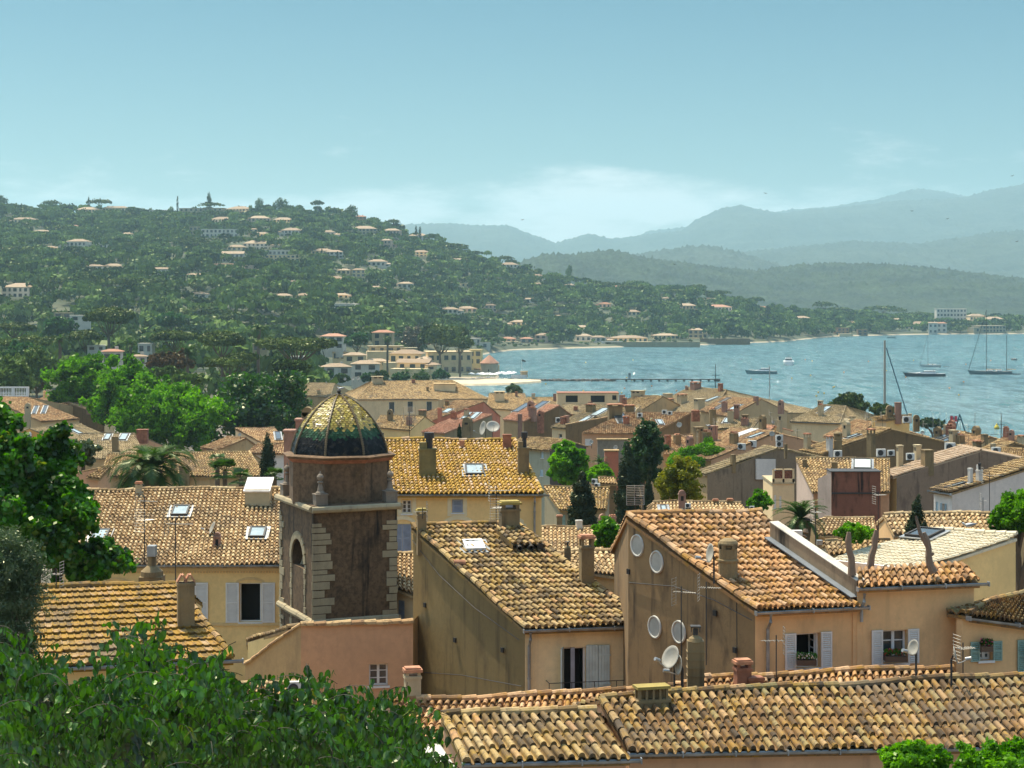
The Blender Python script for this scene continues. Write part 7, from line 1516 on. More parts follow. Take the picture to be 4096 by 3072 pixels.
for i, x in enumerate((3732, 3760, 3784, 3836, 3842)): pole(['pale thin mast left of the red and white flag', 'second pale thin mast left of the flag', 'pale thin mast nearest the flag', 'pale short mast right of the flag', 'thin mast beside the blue frame'][i], x, 1655 + RS.uniform(-8, 12), 1740, 430, .05, ALU, group='masts in the harbour')
def aframe():
    r = root('crane_frame', at(3840, 1740, 415), 'dark blue angled boat crane frame next to the flag', 'crane'); m = MB(); b = flat('dark_blue_paint', (.02, .08, .11), .5)
    for (a, c) in (((3820, 1725), (3838, 1660)), ((3838, 1655), (3860, 1725)), ((3826, 1678), (3848, 1678))): m.tube([at(*a, 415), at(*c, 415)], .14, 6)
    m.build('frame', b, r)
aframe()
def flag():
    r = root('flag', at(3800, 1720, 425), 'red and white flag with a grey emblem flying beside the harbour masts', 'flag'); m = MB(); m.tube([at(3800, 1720, 425), at(3800, 1660, 425)], .05, 6); m.build('pole', ALU, r)
    RED = flat('flag_red', (.62, .02, .05), .7, var=.1); nx = 12
    def strip(a, b, mt, nm):
        m = MB(); 
        for i in range(a, b):
            f = lambda k: V3(0, .18 * math.sin(k * 1.1), 0)
            m.poly([at(3801 + i * 2.4, 1664, 425) + f(i), at(3801 + (i + 1) * 2.4, 1664, 425) + f(i + 1), at(3801 + (i + 1) * 2.4, 1686, 425) + f(i + 1), at(3801 + i * 2.4, 1686, 425) + f(i)])
        return m.build(nm, mt, r)
    strip(0, 4, RED, 'red_band'); w = strip(4, 8, WHITE, 'white_band'); strip(8, 12, RED, 'red_band')
    m = MB(); c = at(3815.4, 1675, 424.7); m.lathe(c, [(.001, .0), (.26, 0), (.26, .02)], 10, ax=(V3(1, 0, 0), ZUP, V3(0, -1, 0))); m.lathe(c + V3(0, 0, .3), [(.001, 0), (.12, 0)], 8, ax=(V3(1, 0, 0), ZUP, V3(0, -1, 0))); m.build('emblem', flat('emblem_grey', (.2, .2, .2), .8), w)
flag()
# boats: hull lofted from sections
def hull(mb, L, B, H_, sheer=.25, bow=.9, draft=.3, ns=14, transom=.7):
    """x = along (bow at +L/2), returns deck outline"""
    secs = []
    for i in range(ns + 1):
        u = i / ns; x = -L / 2 + L * u; b = B / 2 * (transom + (1 - transom) * min(1, u * 2.2)) * (1 - max(0, (u - .45) / .55) ** 2.2); z = H_ * (1 + sheer * (max(0, u - .3) / .7) ** 2); xr = x + (L * .06 * bow) * (max(0, u - .6) / .4)
        b = max(b, .02); secs.append([V3(xr, -b, z), V3(x, -b * .9, z * .35), V3(x, -b * .72, -draft), V3(x, b * .72, -draft), V3(x, b * .9, z * .35), V3(xr, b, z)])
    return secs
def boat(label, sx, sy, Lpx, kind='motor', heading=math.pi, beam=.26, hcol=None, name='motor_yacht', group=None, Hr=.085, cat='motor yacht'):
    Y = CAMZ * F / (sy - HY); c = V3((sx - CX) / F * Y, Y, 0); L = Lpx / F * Y / max(.35, abs(math.cos(heading))); r = root(name, c, label, cat, group)
    ca, sa = math.cos(heading), math.sin(heading); W = lambda p: c + V3(p[0] * ca - p[1] * sa, p[0] * sa + p[1] * ca, p[2])
    B = L * beam; Hh = L * Hr; secs = hull(None, L, B, Hh, .35 if kind != 'ketch' else .25)
    m = MB(); V = [W(p) for s in secs for p in s]; n = len(secs); m.add(V, [(i * 6 + j, i * 6 + j + 1, (i + 1) * 6 + j + 1, (i + 1) * 6 + j) for i in range(n - 1) for j in range(5)], .5); m.poly(V[:6]); m.build('hull', hcol or ACW, r)
    m = MB()
    for i in range(n - 1): m.poly([W(secs[i][0] - ZUP * .05), W(secs[i][5] - ZUP * .05), W(secs[i + 1][5] - ZUP * .05), W(secs[i + 1][0] - ZUP * .05)])
    m.build('deck', flat('deck', (.55, .50, .42), .6) if kind != 'motor' else WHITE, r)
    A = (V3(ca, sa, 0), V3(-sa, ca, 0), ZUP)
    def blk(x0, x1, w, z0, z1, taper, mat, nm, par=r, rake=.3):
        m = MB(); h = w / 2; t = h * taper; k = (z1 - z0) * rake; P = [(x0, -h, z0), (x1, -h, z0), (x1, h, z0), (x0, h, z0), (x0 + k * .5, -t, z1), (x1 - k * 3, -t, z1), (x1 - k * 3, t, z1), (x0 + k * .5, t, z1)]
        P = [W(p) for p in P]; m.add(P, [(0, 3, 2, 1), (4, 5, 6, 7), (0, 1, 5, 4), (1, 2, 6, 5), (2, 3, 7, 6), (3, 0, 4, 7)]); return m.build(nm, mat, par)
    if kind == 'motor':
        blk(-L * .28, L * .26, B * .74, Hh, Hh * 1.42, .86, WHITE, 'cabin', rake=1.4); s = blk(-L * .26, L * .12, B * .62, Hh * 1.42, Hh * 1.78, .82, GLASS, 'windscreen', rake=1.0); blk(-L * .27, L * .02, B * .6, Hh * 1.78, Hh * 1.92, .9, WHITE, 'hardtop', rake=.5)
        m = MB(); m.tube([W((-L * .2, -B * .2, Hh * 1.9)), W((-L * .24, 0, Hh * 2.4)), W((-L * .2, B * .2, Hh * 1.9))], L * .006, 5); m.tube([W((-L * .23, 0, Hh * 2.3)), W((-L * .23, 0, Hh * 3.1))], L * .002, 4); m.build('radar_arch', IRON, r)
        m = MB(); 
        for s in (-1, 1): m.tube([W((L * (.1 + .04 * k), s * B * .40 * (1 - k * .075), Hh * (1.22 + .03 * k))) for k in range(9)], L * .002, 4)
        m.build('rail', ALU, r)
        m = MB(); m.box(W((-L * .5, 0, Hh * .12)), (L * .08, B * .6, Hh * .08), A); m.build('swim_platform', WHITE, r)
    return r, W, L, Hh, B
HBLUE = flat('hull_teal', (.10, .20, .22), .3); HDARK = flat('hull_dark', (.015, .03, .045), .3); HPALE = flat('hull_pale', (.52, .56, .54), .35)
boat('motor yacht with teal blue hull heading left, left of the harbour mast', 3047, 1496, 122, heading=math.pi * .97, hcol=HBLUE, beam=.24, Hr=.10)
boat('white motor yacht seen from astern in the middle of the bay', 3154, 1459, 46, heading=math.pi * .46, hcol=WHITE, beam=.34, Hr=.11)
boat('long dark hulled motor yacht in front of the anchored sloop', 3700, 1506, 160, heading=math.pi * .98, hcol=HDARK, beam=.22, Hr=.075)
def rig(r, W, L, Hh, masts, col=IRON, sail=None):
    m = MB(); 
    for (x, h) in masts: m.tube([W((x, 0, Hh)), W((x, 0, Hh + h))], [L * .008, L * .005], 7)
    m.build('mast', col, r); m = MB()
    for (x, h) in masts:
        for t in (.45, .72): m.tube([W((x, -L * .03, Hh + h * t)), W((x, L * .03, Hh + h * t))], L * .002, 4)
    m.build('spreaders', IRON, r)
    m = MB(); x, h = masts[0]; fx = L * .52; m.tube([W((x, 0, Hh + h * .98)), W((fx, 0, Hh * 1.25))], L * .006, 5); 
    for (x, h) in masts:
        for s in (-1, 1): m.tube([W((x, 0, Hh + h * .95)), W((x - L * .03, s * L * .1, Hh))], L * .0012, 3)
        m.tube([W((x, 0, Hh + h)), W((-L * .5, 0, Hh))], L * .0012, 3)
    m.build('rigging', IRON, r); m = MB()
    for i, (x, h) in enumerate(masts): l = L * (.36 if i == 0 else .22); m.tube([W((x - .1, 0, Hh + L * .045)), W((x - l, 0, Hh + L * .04))], [L * .012, L * .009], 6)
    m.build('boom', sail or flat('tan_sail', (.50, .34, .18), .8), r)
def sail(label, sx, sy, Lpx, hd, masts, hcol, name, cat, beam=.22, Hr=.08):
    r, W, L, Hh, B = boat(label, sx, sy, Lpx, 'ketch', hd, beam, hcol, name, None, Hr, cat); rig(r, W, L, Hh, [(x * L, h * L) for x, h in masts])
    m = MB(); 
    for x in (.02, -.2): q = W((x * L, 0, Hh * 1.25)); m.box(q, (L * .13, B * .4, Hh * .5), (V3(math.cos(hd), math.sin(hd), 0), V3(-math.sin(hd), math.cos(hd), 0), ZUP))
    m.build('cabin', WHITE, r)
sail('large two masted yacht with tan furled sails at the right', 3962, 1497, 168, math.pi * .99, [(.10, 1.46), (-.38, .86)], flat('hull_slate', (.10, .16, .17), .35), 'two_masted_yacht', 'sailing yacht', .18, .075)
sail('single masted sloop anchored behind the long dark hulled yacht', 3723, 1468, 80, math.pi * .96, [(.14, 1.55)], HPALE, 'sailing_sloop', 'sailing yacht', .26, .10)
sail('tiny black hulled sailing boat at the far right of the bay', 4056, 1441, 17, math.pi * .7, [(.05, 1.9)], HDARK, 'sailing_boat', 'sailing boat', .34, .2)
def dinghy(label, sx, sy, w, hc):
    boat(label, sx, sy, w, 'dinghy', math.pi * .98, .36, hc, 'dinghy', 'small boats in the bay', .10, 'dinghy')
dinghy('white dinghy right of the anchored sloop', 3786, 1468, 24, WHITE); dinghy('dark tender behind the two masted yacht', 4066, 1498, 32, HDARK); dinghy('small open boat below the far shore, left one', 3370, 1350, 24, WHITE); dinghy('teal open boat below the far shore, right one', 3566, 1352, 36, HBLUE)
BY = flat('buoy_yellow', (.60, .36, .04), .5); BO = flat('buoy_orange', (.55, .20, .05), .5)
m = MB(); c = V3((3987 - CX) / F * 622, 622, .9); m.lathe(c, [(.05, 1.0), (.3, .5), (.75, -.1), (.9, -.6), (.7, -1.1)], 12); o = m.build('buoy', flat('bright_yellow', (.70, .50, .02), .5), smooth=True); tag(o, 'large pear shaped yellow buoy beside the lattice post', 'buoy')
for i in range(34):
    sy = RS.uniform(1430, 1600); sx = RS.uniform(2000, 4080); Y = CAMZ * F / (sy - HY)
    if sx < 2100 or (Y < 560): continue
    m = MB(); cc = V3((sx - CX) / F * Y, Y, .2); m.lathe(cc, [(.02, .42), (.3, .3), (.42, 0), (.3, -.3)], 8); o = m.build('buoy', BY if i % 3 else BO, smooth=True); tag(o, 'small %s ball buoy floating in the bay' % ('yellow' if i % 3 else 'orange'), 'buoy', 'mooring buoys in the bay')
# beach tower, parasols, fence, hut, flagpole
def beach_tower():
    c = V3((1958 - CX) / F * 1012, 1012, .8); s = 1012 / F; R = 36 * s; r = root('beach_tower', c, 'round rendered tower with a conical tiled roof at the water', 'tower'); zt = CAMZ - (1452 - HY) * s; za = CAMZ - (1418 - HY) * s
    m = MB(); m.lathe(V3(c[0], c[1], 0), [(R * 1.02, -1), (R, 2), (R * .98, zt)], 28); m.build('wall', plaster('tower_peach', (.60, .45, .30), amt=.12), r, True); m = MB(); m.lathe(V3(c[0], c[1], 0), [(R * 1.1, zt - .2), (R * 1.1, zt), (.05, za)], 12); m.build('roof', RR, r)
    m = MB(); m.box(V3(c[0] - R * .1, c[1] - R, 2.2 + .8), (.5, .4, .9)); m.build('window', DARK, r)
    m = MB(); m.box(V3(c[0] - R * 1.5, c[1] - 1, 1.6), (R * 1.4, 1, 3)); m.build('ramp_wall', plaster('tower_peach', (.60, .45, .30), amt=.12), r)
beach_tower()
def parasol(x, y, lab, dark=False):
    Y = (CAMZ - 1.) * F / (y + 12 - HY); c = V3((x - CX) / F * Y, Y, .9); r = root('parasol', c, lab, 'parasol', 'parasols on the beach'); m = MB(); m.tube([c, c + ZUP * 2.5], .04, 5); m.build('pole', ALU, r); m = MB(); m.lathe(c, [(.05, 2.95), (1.0, 2.6), (1.75, 2.15), (1.75, 2.0)], 8); m.build('canopy', WHITE, r)
row = [(1886, 1500)] + [(1912 + i * 9.5 + RS.uniform(-2, 2), 1497 + RS.uniform(0, 7) - i * .25) for i in range(16)]
for i, (x, y) in enumerate(row): parasol(x, y, 'single white parasol left of the row on the beach' if i == 0 else 'white parasol in the dense row on the beach below the tower')
for i in range(24):
    x = RS.uniform(1885, 2040); Y = RS.uniform(952, 975); c = V3((x - CX) / F * Y, Y, .95); m = MB(); m.box(c + ZUP * .25, (1.8, .65, .1)); m.box(c + V3(.75, 0, .5), (.5, .62, .08), (nrm(V3(.7, 0, .7)), V3(0, 1, 0), nrm(V3(-.7, 0, .7))))
    for sx_ in (-.7, .6): m.box(c + V3(sx_, 0, .1), (.06, .6, .25))
    o = m.build('sun_lounger', flat('lounger_blue', (.35, .42, .55), .7) if i % 3 else WHITE); tag(o, 'sun lounger set out on the sand under the parasols', 'sun lounger', 'sun loungers on the beach')
m = MB(); A = at(2047, 1504, 962); 
for i in range(12): m.box(A + V3(i * .66, 0, -.3), (.6, .08, 1.7))
m.box(A + V3(3.6, .06, .2), (7.8, .06, .1)); m.box(A + V3(3.6, .06, -.7), (7.8, .06, .1)); o = m.build('white_fence', WHITE); tag(o, 'white panel fence at the end of the beach', 'fence')
m = MB(); A = at(2096, 1500, 966); m.box(A + ZUP * .2, (3.6, 3, 3.0)); m.box(A + ZUP * 1.8, (4.0, 3.4, .25)); m.box(A + V3(-.9, -1.52, -.1), (.9, .06, 2.)); o = m.build('beach_hut', P_TAN); tag(o, 'small square hut at the end of the beach', 'hut')
def bflag(ro, A, B):
    m = MB(); q = B; n = 5
    for i in range(n): m.poly([q + V3(i * .4, .1 * math.sin(i), -i * .14), q + V3((i + 1) * .4, .1 * math.sin(i + 1), -(i + 1) * .14), q + V3((i + 1) * .4, .1 * math.sin(i + 1), -1.0 - (i + 1) * .1), q + V3(i * .4, .1 * math.sin(i), -1.0 - i * .1)])
    m.build('pennant', DARK, ro)
pole('flagpole with black pennant by the beach hut', 2087, 1437, 1512, 958, .07, WHITE, name='flagpole', cat='flagpole', extra=bflag)
# ------------------------------------------------------------------ roof clutter
def aerial(label, x, ytop, ybot, Y, dirn=(1, .2, 0), L=1.2, n=9, ht=None, two=False, grid=False, mat=None, ant=.0):
    A, B = at(x, ybot, Y), at(x, ytop, Y); r = root('tv_aerial', A, label, 'aerial'); mt = mat or IRON; m = MB(); m.tube([A, B], .017, 6); m.build('mast', mt, r)
    d = nrm(V3(*dirn)); s = nrm(np.cross(d, ZUP)); al = flat('aerial_alu', (.34, .31, .26), .5, .4)
    def yagi(P, d, s, L, n, w):
        L = L * .62; w = w * .8
        m = MB(); m.tube([P - d * L * .35, P + d * L * .65], .009, 4)
        for i in range(n): q = P + d * L * (-.25 + .9 * i / n); m.tube([q - s * w * (1 - .4 * i / n), q + s * w * (1 - .4 * i / n)], .008, 3)
        for k in (-1, 1):
            for j in range(4): q = P - d * L * .33 + ZUP * k * (.08 + .09 * j); m.tube([q - s * w, q + s * w], .007, 3)
            for e in (-.8, .8): m.tube([P - d * L * .33 + s * w * e, P - d * L * .33 + ZUP * k * .36 + s * w * e], .007, 3)
        m.build('antenna', al, r)
    if grid:
        P = B - ZUP * .3; m = MB(); s2 = nrm(V3(1, .2, 0)); W_, H2 = .31, .3
        for k in (-1, 1):
            for i in range(6): z = k * (.03 + i * .06); m.tube([P - s2 * W_ + ZUP * z + V3(0, -.02 * i, 0), P + s2 * W_ + ZUP * z + V3(0, -.02 * i, 0)], .009, 4)
            for e in (-1, -.1, 1): m.tube([P + s2 * W_ * e, P + s2 * W_ * e + ZUP * k * .34 + V3(0, -.11, 0)], .01, 4)
        m.tube([P, P + V3(.25, -.3, 0)], .008, 4); m.build('antenna', al, r)
    else:
        yagi(B - ZUP * .15, d, s, L, n, .26)
        if two: yagi(B - ZUP * .75, nrm(V3(-d[1], d[0], 0) + d * .4), nrm(V3(d[0], d[1], 0)), L * .8, n - 2, .24)
    return r
aerial('square grid aerial in front of the broad cypress', 2541, 1945, 2062, 66, grid=True)
aerial('aerial on the leaning mast above the chimney cluster of the long house', 578, 1985, 2260, 60, (.9, -.3, 0), 1.1, 9, two=True)
aerial('pale aerial over the long house roof, right of the taller mast', 702, 2075, 2330, 57, (1, -.2, 0), 1.4, 11)
aerial('aerial fixed beside the lichen capped chimney', 1985, 1945, 2110, 66, (1, .15, 0), 1.2, 9, two=True)
aerial('small aerial on the left chimney of the blind gable house', 1690, 2030, 2075, 68, (-1, -.2, 0), .8, 6)
aerial('tall mast aerial against the dark gable with portholes, left one', 2725, 2345, 2750, 50.5, (.9, -.4, 0), 1.0, 9, two=False)
aerial('tall mast aerial against the dark gable with portholes, right one', 2825, 2328, 2660, 51.5, (1, -.25, 0), 1.0, 9)
aerial('aerial pointing left before the orange facade', 3105, 2540, 2720, 50, (-1, 0, 0), 1.0, 5)
aerial('small aerial at the far end of the orange facade', 3852, 2570, 2710, 51, (1, .3, 0), .9, 7)
aerial('aerial in front of the red brown block', 3513, 1965, 2160, 78, (.9, .2, 0), .9, 8)
aerial('aerial mast before the small orange roofed house', 3262, 2030, 2180, 62, (1, .2, 0), .5, 6)
aerial('aerial standing in front of the cream building beyond the yellow roof', 1638, 1630, 1755, 99, (1, 0, 0), .7, 7, grid=True)
aerial('tall mast before the white walled house', 3958, 1888, 2105, 86, (1, 0, 0), 1.6, 4)
aerial('short cross aerial left of the tall mast before the white walled house', 3932, 1990, 2050, 90, (1, 0, 0), .6, 3)
aerial('small aerial on the wall left of the porthole window flues', 225, 2275, 2350, 55, (-1, .1, 0), .8, 6)
for i, (x, y0, y1, Y) in enumerate(((3095, 1672, 1790, 215), (3475, 1650, 1715, 200), (3468, 1662, 1712, 200), (3530, 1655, 1710, 220), (3700, 1690, 1755, 215), (3873, 1703, 1800, 210), (3950, 1738, 1765, 260), (4030, 1725, 1760, 270), (2862, 1682, 1740, 190), (3190, 1715, 1760, 200), (3083, 1645, 1690, 240), (3495, 1680, 1712, 210), (1940, 1560, 1600, 460), (2150, 1590, 1640, 320), (2068, 1640, 1690, 280), (2560, 1620, 1650, 300))):
    aerial(['rooftop aerial on a thin pole, number of thin rods against the tiles', ''][0] if 0 else f'thin rooftop aerial {["between the upper outdoor units", "left of a pair above the wide dark gable", "right of a pair above the wide dark gable", "on the cream fronted house", "on the slope towards the harbour", "beside the cream chimney on the right", "near the yellow buoy", "at the water edge on the right", "on the coral roof beside the gull", "below the cream gable", "on the cream gable house", "above the tapered chimney", "behind the long cream building", "on the coral roof with solar panels", "on the grey gable with dishes", "on the mottled roof near the water"][i]}', x, y0, y1, Y, (1, RS.uniform(-.5, .5), 0), 1.0, 5)
def dish(label, x, y, Y, d_px, face=(-.6, -.7, .35), mat=None, pole_=.6):
    P = at(x, y, Y); R = d_px / 2 / F * Y; n = nrm(V3(*face)); a = nrm(np.cross(n, ZUP)); b = np.cross(a, n); r = root('satellite_dish', P - ZUP * (R + pole_), label, 'satellite dish')
    m = MB(); m.lathe(P, [(.001, -R * .22), (R * .4, -R * .19), (R * .75, -R * .1), (R, .0), (R * 1.02, -.01), (R * .75, -R * .12), (.001, -R * .25)], 22, ax=(a, b, n)); m.build('dish', mat or DISH, r, True)
    m = MB(); m.tube([P - b * R * .95, P - b * R * .7 + n * R * 1.15], .015, 5); m.lathe(P - b * R * .62 + n * R * 1.2, [(.05, -.08), (.05, .08)], 8, ax=(a, b, n), cap=True); m.build('feed_arm', ALU, r)
    m = MB(); m.tube([P - n * R * .3, P - n * R * .5 - ZUP * .1, P - n * R * .5 - ZUP * (R + pole_)], .03, 6); m.build('mount', IRON, r)
dish('large grey satellite dish low against the porthole gable', 2680, 2628, 50.2, 96, (-.75, -.5, .4))
dish('narrow edge on satellite dish beside the large one', 2712, 2660, 50, 80, (-.95, -.25, .1))
dish('white satellite dish on the orange facade right of the second window', 3652, 2590, 50.5, 64, (-.85, -.45, .25))
dish('thin white dish seen edge on at the far end of the orange facade', 3824, 2620, 50, 74, (.9, -.2, .2))
dish('dark dish in front of the round capped chimney', 2838, 2212, 56, 76, (-.95, -.25, .15))
dish('small dish on the long pale roof', 846, 2112, 90, 54, (-.85, -.3, .4))
dish('tall thin dish on the grey gable behind the yellow house', 1930, 1712, 180, 56, (-.9, -.4, .2)); dish('wide beige dish facing up on the grey gable', 1972, 1705, 178, 54, (.1, -.75, .65))
dish('half hidden dish near the red chimney on the tile strip', 2905, 2748, 52, 56, (-.6, -.75, .2))
for i, (x, y, Y, d) in enumerate(((2717, 1699, 240, 22), (2365, 1768, 200, 18), (2462, 1790, 180, 18), (3088, 1735, 195, 22), (3092, 1688, 220, 14), (1252 + 160, 1514, 515, 14), (1432, 1512, 515, 16), (1380, 1516, 512, 12), (959, 1738, 215, 14), (3690, 1730, 190, 16), (1152, 2790, 48, 40))):
    dish(f'small satellite dish {["on the wide dark gable", "beside the stained grey wall", "on the stained grey wall", "on the end of the coral roof", "over the small vents", "left of three on the long cream roof", "middle of three on the long cream roof", "right of three on the long cream roof", "on the beige house end left of the dome", "near the harbour antennas", "behind the hanging leaves"][i]}', x, y, Y, d, (RS.uniform(-.6, .3), -.8, .3), pole_=.4)
def acunit(label, x, y, wpx, Y, hr=.78, yaw=0.):
    P = at(x, y, Y); w = wpx / F * Y; h = w * hr; a = V3(math.cos(yaw), math.sin(yaw), 0); b = V3(-a[1], a[0], 0); A = (a, b, ZUP); r = root('outdoor_unit', P - ZUP * h / 2, label, 'air conditioner', 'outdoor units on the house walls')
    m = MB(); m.box(P, (w, w * .4, h), A); m.box(P + ZUP * h * .5, (w * 1.03, w * .44, h * .04), A); m.build('case', ACW, r); m = MB(); m.lathe(P - b * (w * .2 + .012) - a * w * .12, [(.001, .004), (h * .36, .0), (h * .40, -.02), (h * .40, .02)], 18, ax=(a, ZUP, -b)); m.build('fan_grille', flat('grille', (.04, .04, .04), .6), r)
    m = MB(); 
    for s in (-1, 1): m.box(P + a * s * w * .35 - ZUP * (h * .5 + .04), (.05, w * .5, .08), A)
    m.box(P - ZUP * (h * .5 + .07), (w * .72, .04, .03), A); m.build('bracket', IRON, r)
for i, (x, y, w, Y, yw) in enumerate(((2967, 1786, 30, 203, -.5), (3009, 1775, 32, 206, -.5), (3057, 1763, 32, 209, -.5), (3117, 1752, 29, 206, .3), (3117, 1776, 27, 206, .3), (3351, 1815, 32, 176, .2), (3524, 1811, 36, 176, .2), (3564, 1812, 28, 176, .2), (3641, 1826, 32, 150, .1), (3627, 1678, 32, 200, .1), (3800, 1788, 40, 185, .1), (3984, 1803, 34, 190, .1), (4055, 1810, 36, 190, .1), (4085, 1808, 20, 190, .1), (2530, 1641, 26, 280, .1), (2658, 1648, 20, 255, .1), (2680, 1652, 18, 252, .1), (2235, 1680, 24, 282, .1), (2378, 1925, 22, 150, -.4), (2389, 1942, 22, 149, -.4), (1180, 2752, 64, 57, .2), (2752, 2022, 22, 117, .1), (3008, 2032, 18, 117, .1), (2560, 1660, 20, 250, .1))):
    lb = ['lowest of three outdoor units stepping up the pink side wall', 'middle of three outdoor units stepping up the pink side wall', 'highest of three outdoor units stepping up the pink side wall', 'upper of two outdoor units at the roof corner', 'lower of two outdoor units at the roof corner', 'white outdoor unit at the left of the wide dark gable', 'outdoor unit with big black fan on the wide dark gable', 'smaller outdoor unit beside the big fan one', 'outdoor unit between the two tall cream chimneys', 'outdoor unit with black fan on top of the harbour side roof', 'wide outdoor unit beside the cream chimney', 'outdoor unit on the dark gabled house at the right', 'large outdoor unit near the right edge', 'outdoor unit cut by the right edge', 'outdoor unit on the slab chimney house', 'outdoor unit left of a pair on the mottled ridge', 'outdoor unit right of a pair on the mottled ridge', 'outdoor unit on the brown gable left of the yellow fronted house', 'upper outdoor unit beside the cypress', 'lower outdoor unit beside the cypress', 'white outdoor unit among the hanging leaves by the pink house', 'outdoor unit behind the pointed chimney', 'small outdoor unit at the roof end before the round bush', 'small white box unit on the mottled ridge'][i]
    acunit(lb, x, y, w, Y, .8, yw)
# big chimney stacks standing free of the listed roofs
def stack(label, x, ytop, ybot, w, Y, kind):
    P = at(x, ybot, Y); h = (ybot - ytop) / F * Y; w = w / F * Y; r = root('chimney_stack', P, label, 'chimney'); m = MB()
    if kind == 'bell':
        m.box(P + ZUP * h * .1, (w, w * .9, h * .5)); m.lathe(P + ZUP * h * .35, [(w * .5, 0), (w * .48, h * .1), (w * .2, h * .22), (w * .17, h * .5)], 12); m.build('stack', CHIM, r); m = MB(); m.box(P + ZUP * h * .88, (w * .35, w * .5, h * .22)); m.build('cowl', ZINC, r)
    else:
        m.box(P + ZUP * h * .3, (w, w * .8, h * .9)); 
        for k in range(4): m.box(P + ZUP * h * (.18 + k * .13), (w * 1.08, w * .88, h * .02))
        m.lathe(P + ZUP * h * .73, [(w * .5, 0), (w * .4, h * .06), (w * .16, h * .1), (w * .14, h * .14)], 12); m.build('stack', CHIM, r); m = MB(); m.lathe(P + ZUP * h * .84, [(w * .16, 0), (w * .16, h * .1)], 10); m.box(P + ZUP * (h * .98), (w * .62, w * .6, h * .02))
        for s in (-1, 1): m.box(P + V3(s * w * .26, 0, h * .93), (.02, .02, h * .1))
        m.build('cowl', IRON, r)
stack('sooty round shouldered chimney carrying aerials before the long house', 608, 2180, 2370, 92, 58, 'bell')
stack('banded chimney with metal cowl against the porthole gable', 2782, 2500, 2745, 66, 50.5, 'band')
stack('round capped vent stack in front of the low pale roof', 2270, 2165, 2270, 26, 80, 'band')
stack('grey weathered chimney with an arched opening behind the dead trunks', 3278, 2160, 2240, 60, 68, 'bell')
# gulls
def gull(label, x, y, Y, s=.45, face=-1):
    P = at(x, y, Y); r = root('gull', P - ZUP * s * .45, label, 'gull'); m = MB(); d = nrm(V3(face, -.2, -.12)); b = nrm(np.cross(d, ZUP)); u = np.cross(b, d)
    prof = [(.005, -.62), (.05, -.5), (.15, -.25), (.19, 0), (.17, .2), (.10, .34), (.085, .42), (.10, .50), (.085, .58), (.02, .64), (.012, .76)]
    c = [P + d * (h * s) + ZUP * s * (.0 if h < .3 else (h - .3) * .9) for _, h in prof]; m.tube(c, [ra * s for ra, _ in prof], 10); m.build('body', flat('gull_white', (.75, .74, .72), .6), r, True)
    m = MB(); 
    for sgn in (-1, 1): q = P + b * sgn * s * .15 + u * s * .03; m.tube([q + d * s * .22, q - d * s * .1, q - d * s * .45, q - d * s * .72], [s * .05, s * .11, s * .08, s * .01], 6)
    m.build('wing', flat('gull_grey', (.22, .23, .25), .7), r, True); m = MB()
    for sgn in (-1, 1): m.tube([P + b * sgn * s * .07 - ZUP * s * .1, P + b * sgn * s * .07 - ZUP * s * .42], s * .018, 4)
    m.build('leg', flat('gull_leg', (.5, .3, .2), .6), r)
gull('herring gull standing on the thick curved tiles at the right', 3876, 2100, 82, .5, -1); gull('gull standing on the roof just behind the dome tip', 1364, 1553, 300, .9, -1); gull('gull resting on the ridge above the coral roof', 2834, 1702, 205, .45, -1)
for i, (x, y, Y) in enumerate(((3062, 774, 300), (3648, 845, 320), (3790, 876, 280), (4068, 967, 300), (2697, 1058, 350), (4050, 704, 280), (2090, 880, 500), (155, 985, 400), (850, 1212, 300))):
    P = at(x, y, Y); m = MB(); s = Y / F * 7; t = RS.uniform(-.6, .6)
    for e in (-1, 1): m.tube([P, P + V3(e * s * .5, 0, s * (.35 + t * e * .4)), P + V3(e * s, 0, s * (.1 + t * e * .6))], [s * .14, s * .1, .01], 4)
    m.tube([P - V3(0, s * .4, 0), P, P + V3(0, s * .5, 0)], [.01, s * .16, s * .05], 5); o = m.build('flying_bird', DARK); tag(o, f'dark swift like bird in flight {["below the tallest far peak", "low over the far range", "right of the far peak", "near the right edge over the mountains", "over the far wooded hill", "high at the right edge", "over the left end of the mountains", "over the left villas", "over the tall thin palm"][i]}', 'bird', 'birds in flight')
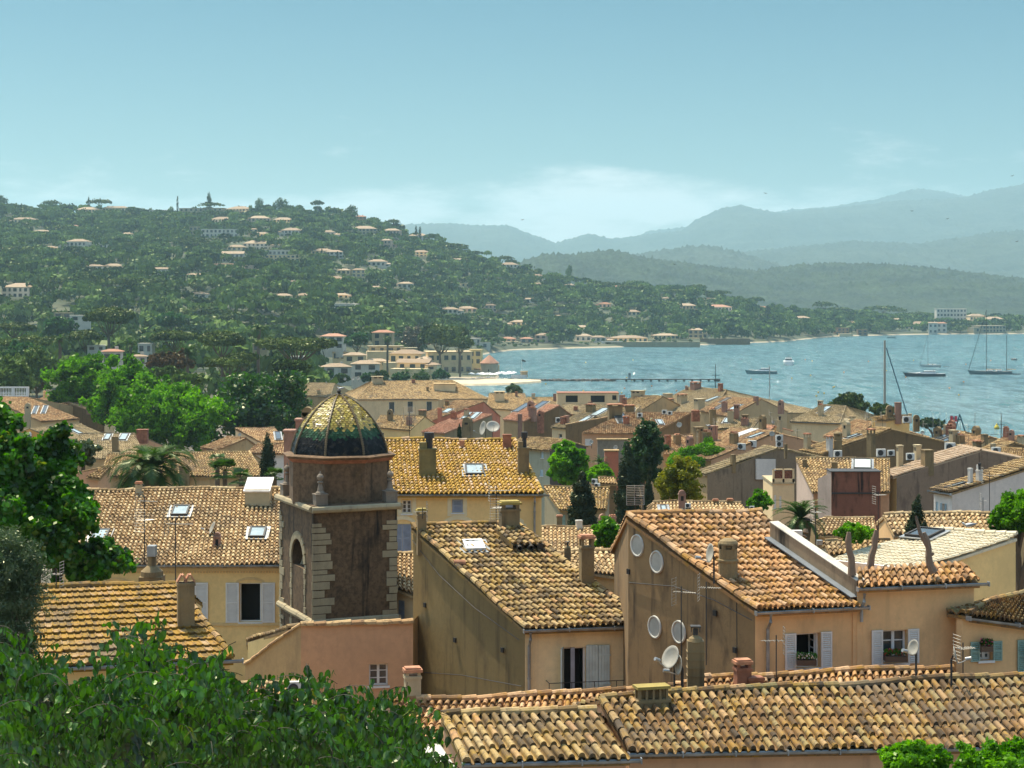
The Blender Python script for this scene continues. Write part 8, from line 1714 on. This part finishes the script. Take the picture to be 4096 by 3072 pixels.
# window flowers
def flowers(x0, x1, y, Y, col, label):
    A, B = at(x0, y, Y), at(x1, y, Y); c = (A + B) / 2 + V3(0, -.12, 0); w = B[0] - A[0]; r = root('flower_box', c, label, 'flower box'); m = MB(); m.box(c + ZUP * .06, (w, .2, .16)); m.build('box', flat('box_brown', (.12, .07, .04), .8), r)
    L = [(c + V3((k / 5 - .5) * w * .85, 0, .24), (w * .12, .12, .12)) for k in range(6)]; crown_mesh(L, 900, .028).build('foliage', L_NEAR, r); crown_mesh(L, 110, .03, shell=(.95, 1.15)).build('blossoms', col, r)
FP = flat('petal_pink', (.62, .05, .16), .6); FW = flat('petal_pale', (.7, .6, .5), .6); FR = flat('petal_red', (.5, .02, .03), .6)
pf = hF.fr.p(0, 0)[1]; flowers(3186, 3262, 2655, hF.fr.p(.5, 0)[1] + .1, FW, 'window box of pale flowers in the dark open window'); flowers(3536, 3622, 2640, hG.fr.p(.5, 0)[1] + .05, FR, 'window box of red flowers at the second window'); flowers(3920, 3966, 2600, hI.fr.p(.5, 0)[1] - .05, FP, 'big cluster of pink flowers between green shutters'); flowers(4106, 4158, 2640, hI.fr.p(2, 0)[1] - .05, FP, 'pink flowers at the right edge window')
# corrugated canopy at the lower left of the mossy roofs
def canopy():
    P = [at(1560, 2990, 44), at(1760, 2975, 44.5), at(1850, 3110, 41), at(1620, 3130, 41)]; m = MB(); n = 26
    for i in range(n):
        a, b = i / n, (i + 1) / n; z0 = .03 * (i % 2); z1 = .03 * ((i + 1) % 2); f = lambda t, z: (P[0] * (1 - t) + P[1] * t + ZUP * z, P[3] * (1 - t) + P[2] * t + ZUP * z); A, D = f(a, z0); B, C = f(b, z1); m.poly([A, B, C, D]); m.poly([p - ZUP * .012 for p in (D, C, B, A)])
    o = m.build('canopy_roof', flat('pale_sheet', (.62, .58, .48), .5)); tag(o, 'pale corrugated sheet roof at the lower edge beside the hanging leaves', 'canopy')
canopy()
# ------------------------------------------------------------------ haze
def haze():
    me = bpy.data.meshes.new('haze'); X0, X1, Y0, Y1, Z0, Z1 = -6200, 6200, -150, 15600, -4., 760.
    V = [(x, y, z) for x in (X0, X1) for y in (Y0, Y1) for z in (Z0, Z1)]; me.from_pydata(V, [], [(0, 1, 3, 2), (4, 6, 7, 5), (0, 4, 5, 1), (2, 3, 7, 6), (0, 2, 6, 4), (1, 5, 7, 3)])
    o = bpy.data.objects.new('haze', me); COL.objects.link(o); m = bpy.data.materials.new('haze_air'); m.use_nodes = True; n = m.node_tree.nodes; n.clear(); out = n.new('ShaderNodeOutputMaterial'); v_ = n.new('ShaderNodeVolumePrincipled')
    v_.inputs['Density'].default_value = HAZE; v_.inputs['Color'].default_value = (.56, .84, .96, 1); v_.inputs['Anisotropy'].default_value = .35; v_.inputs['Density Attribute'].default_value = ''
    m.node_tree.links.new(v_.outputs[0], out.inputs['Volume']); me.materials.append(m); tag(o, kind='stuff')
    try: m.cycles.homogeneous_volume = True
    except Exception: pass
HAZE = .00008
haze()
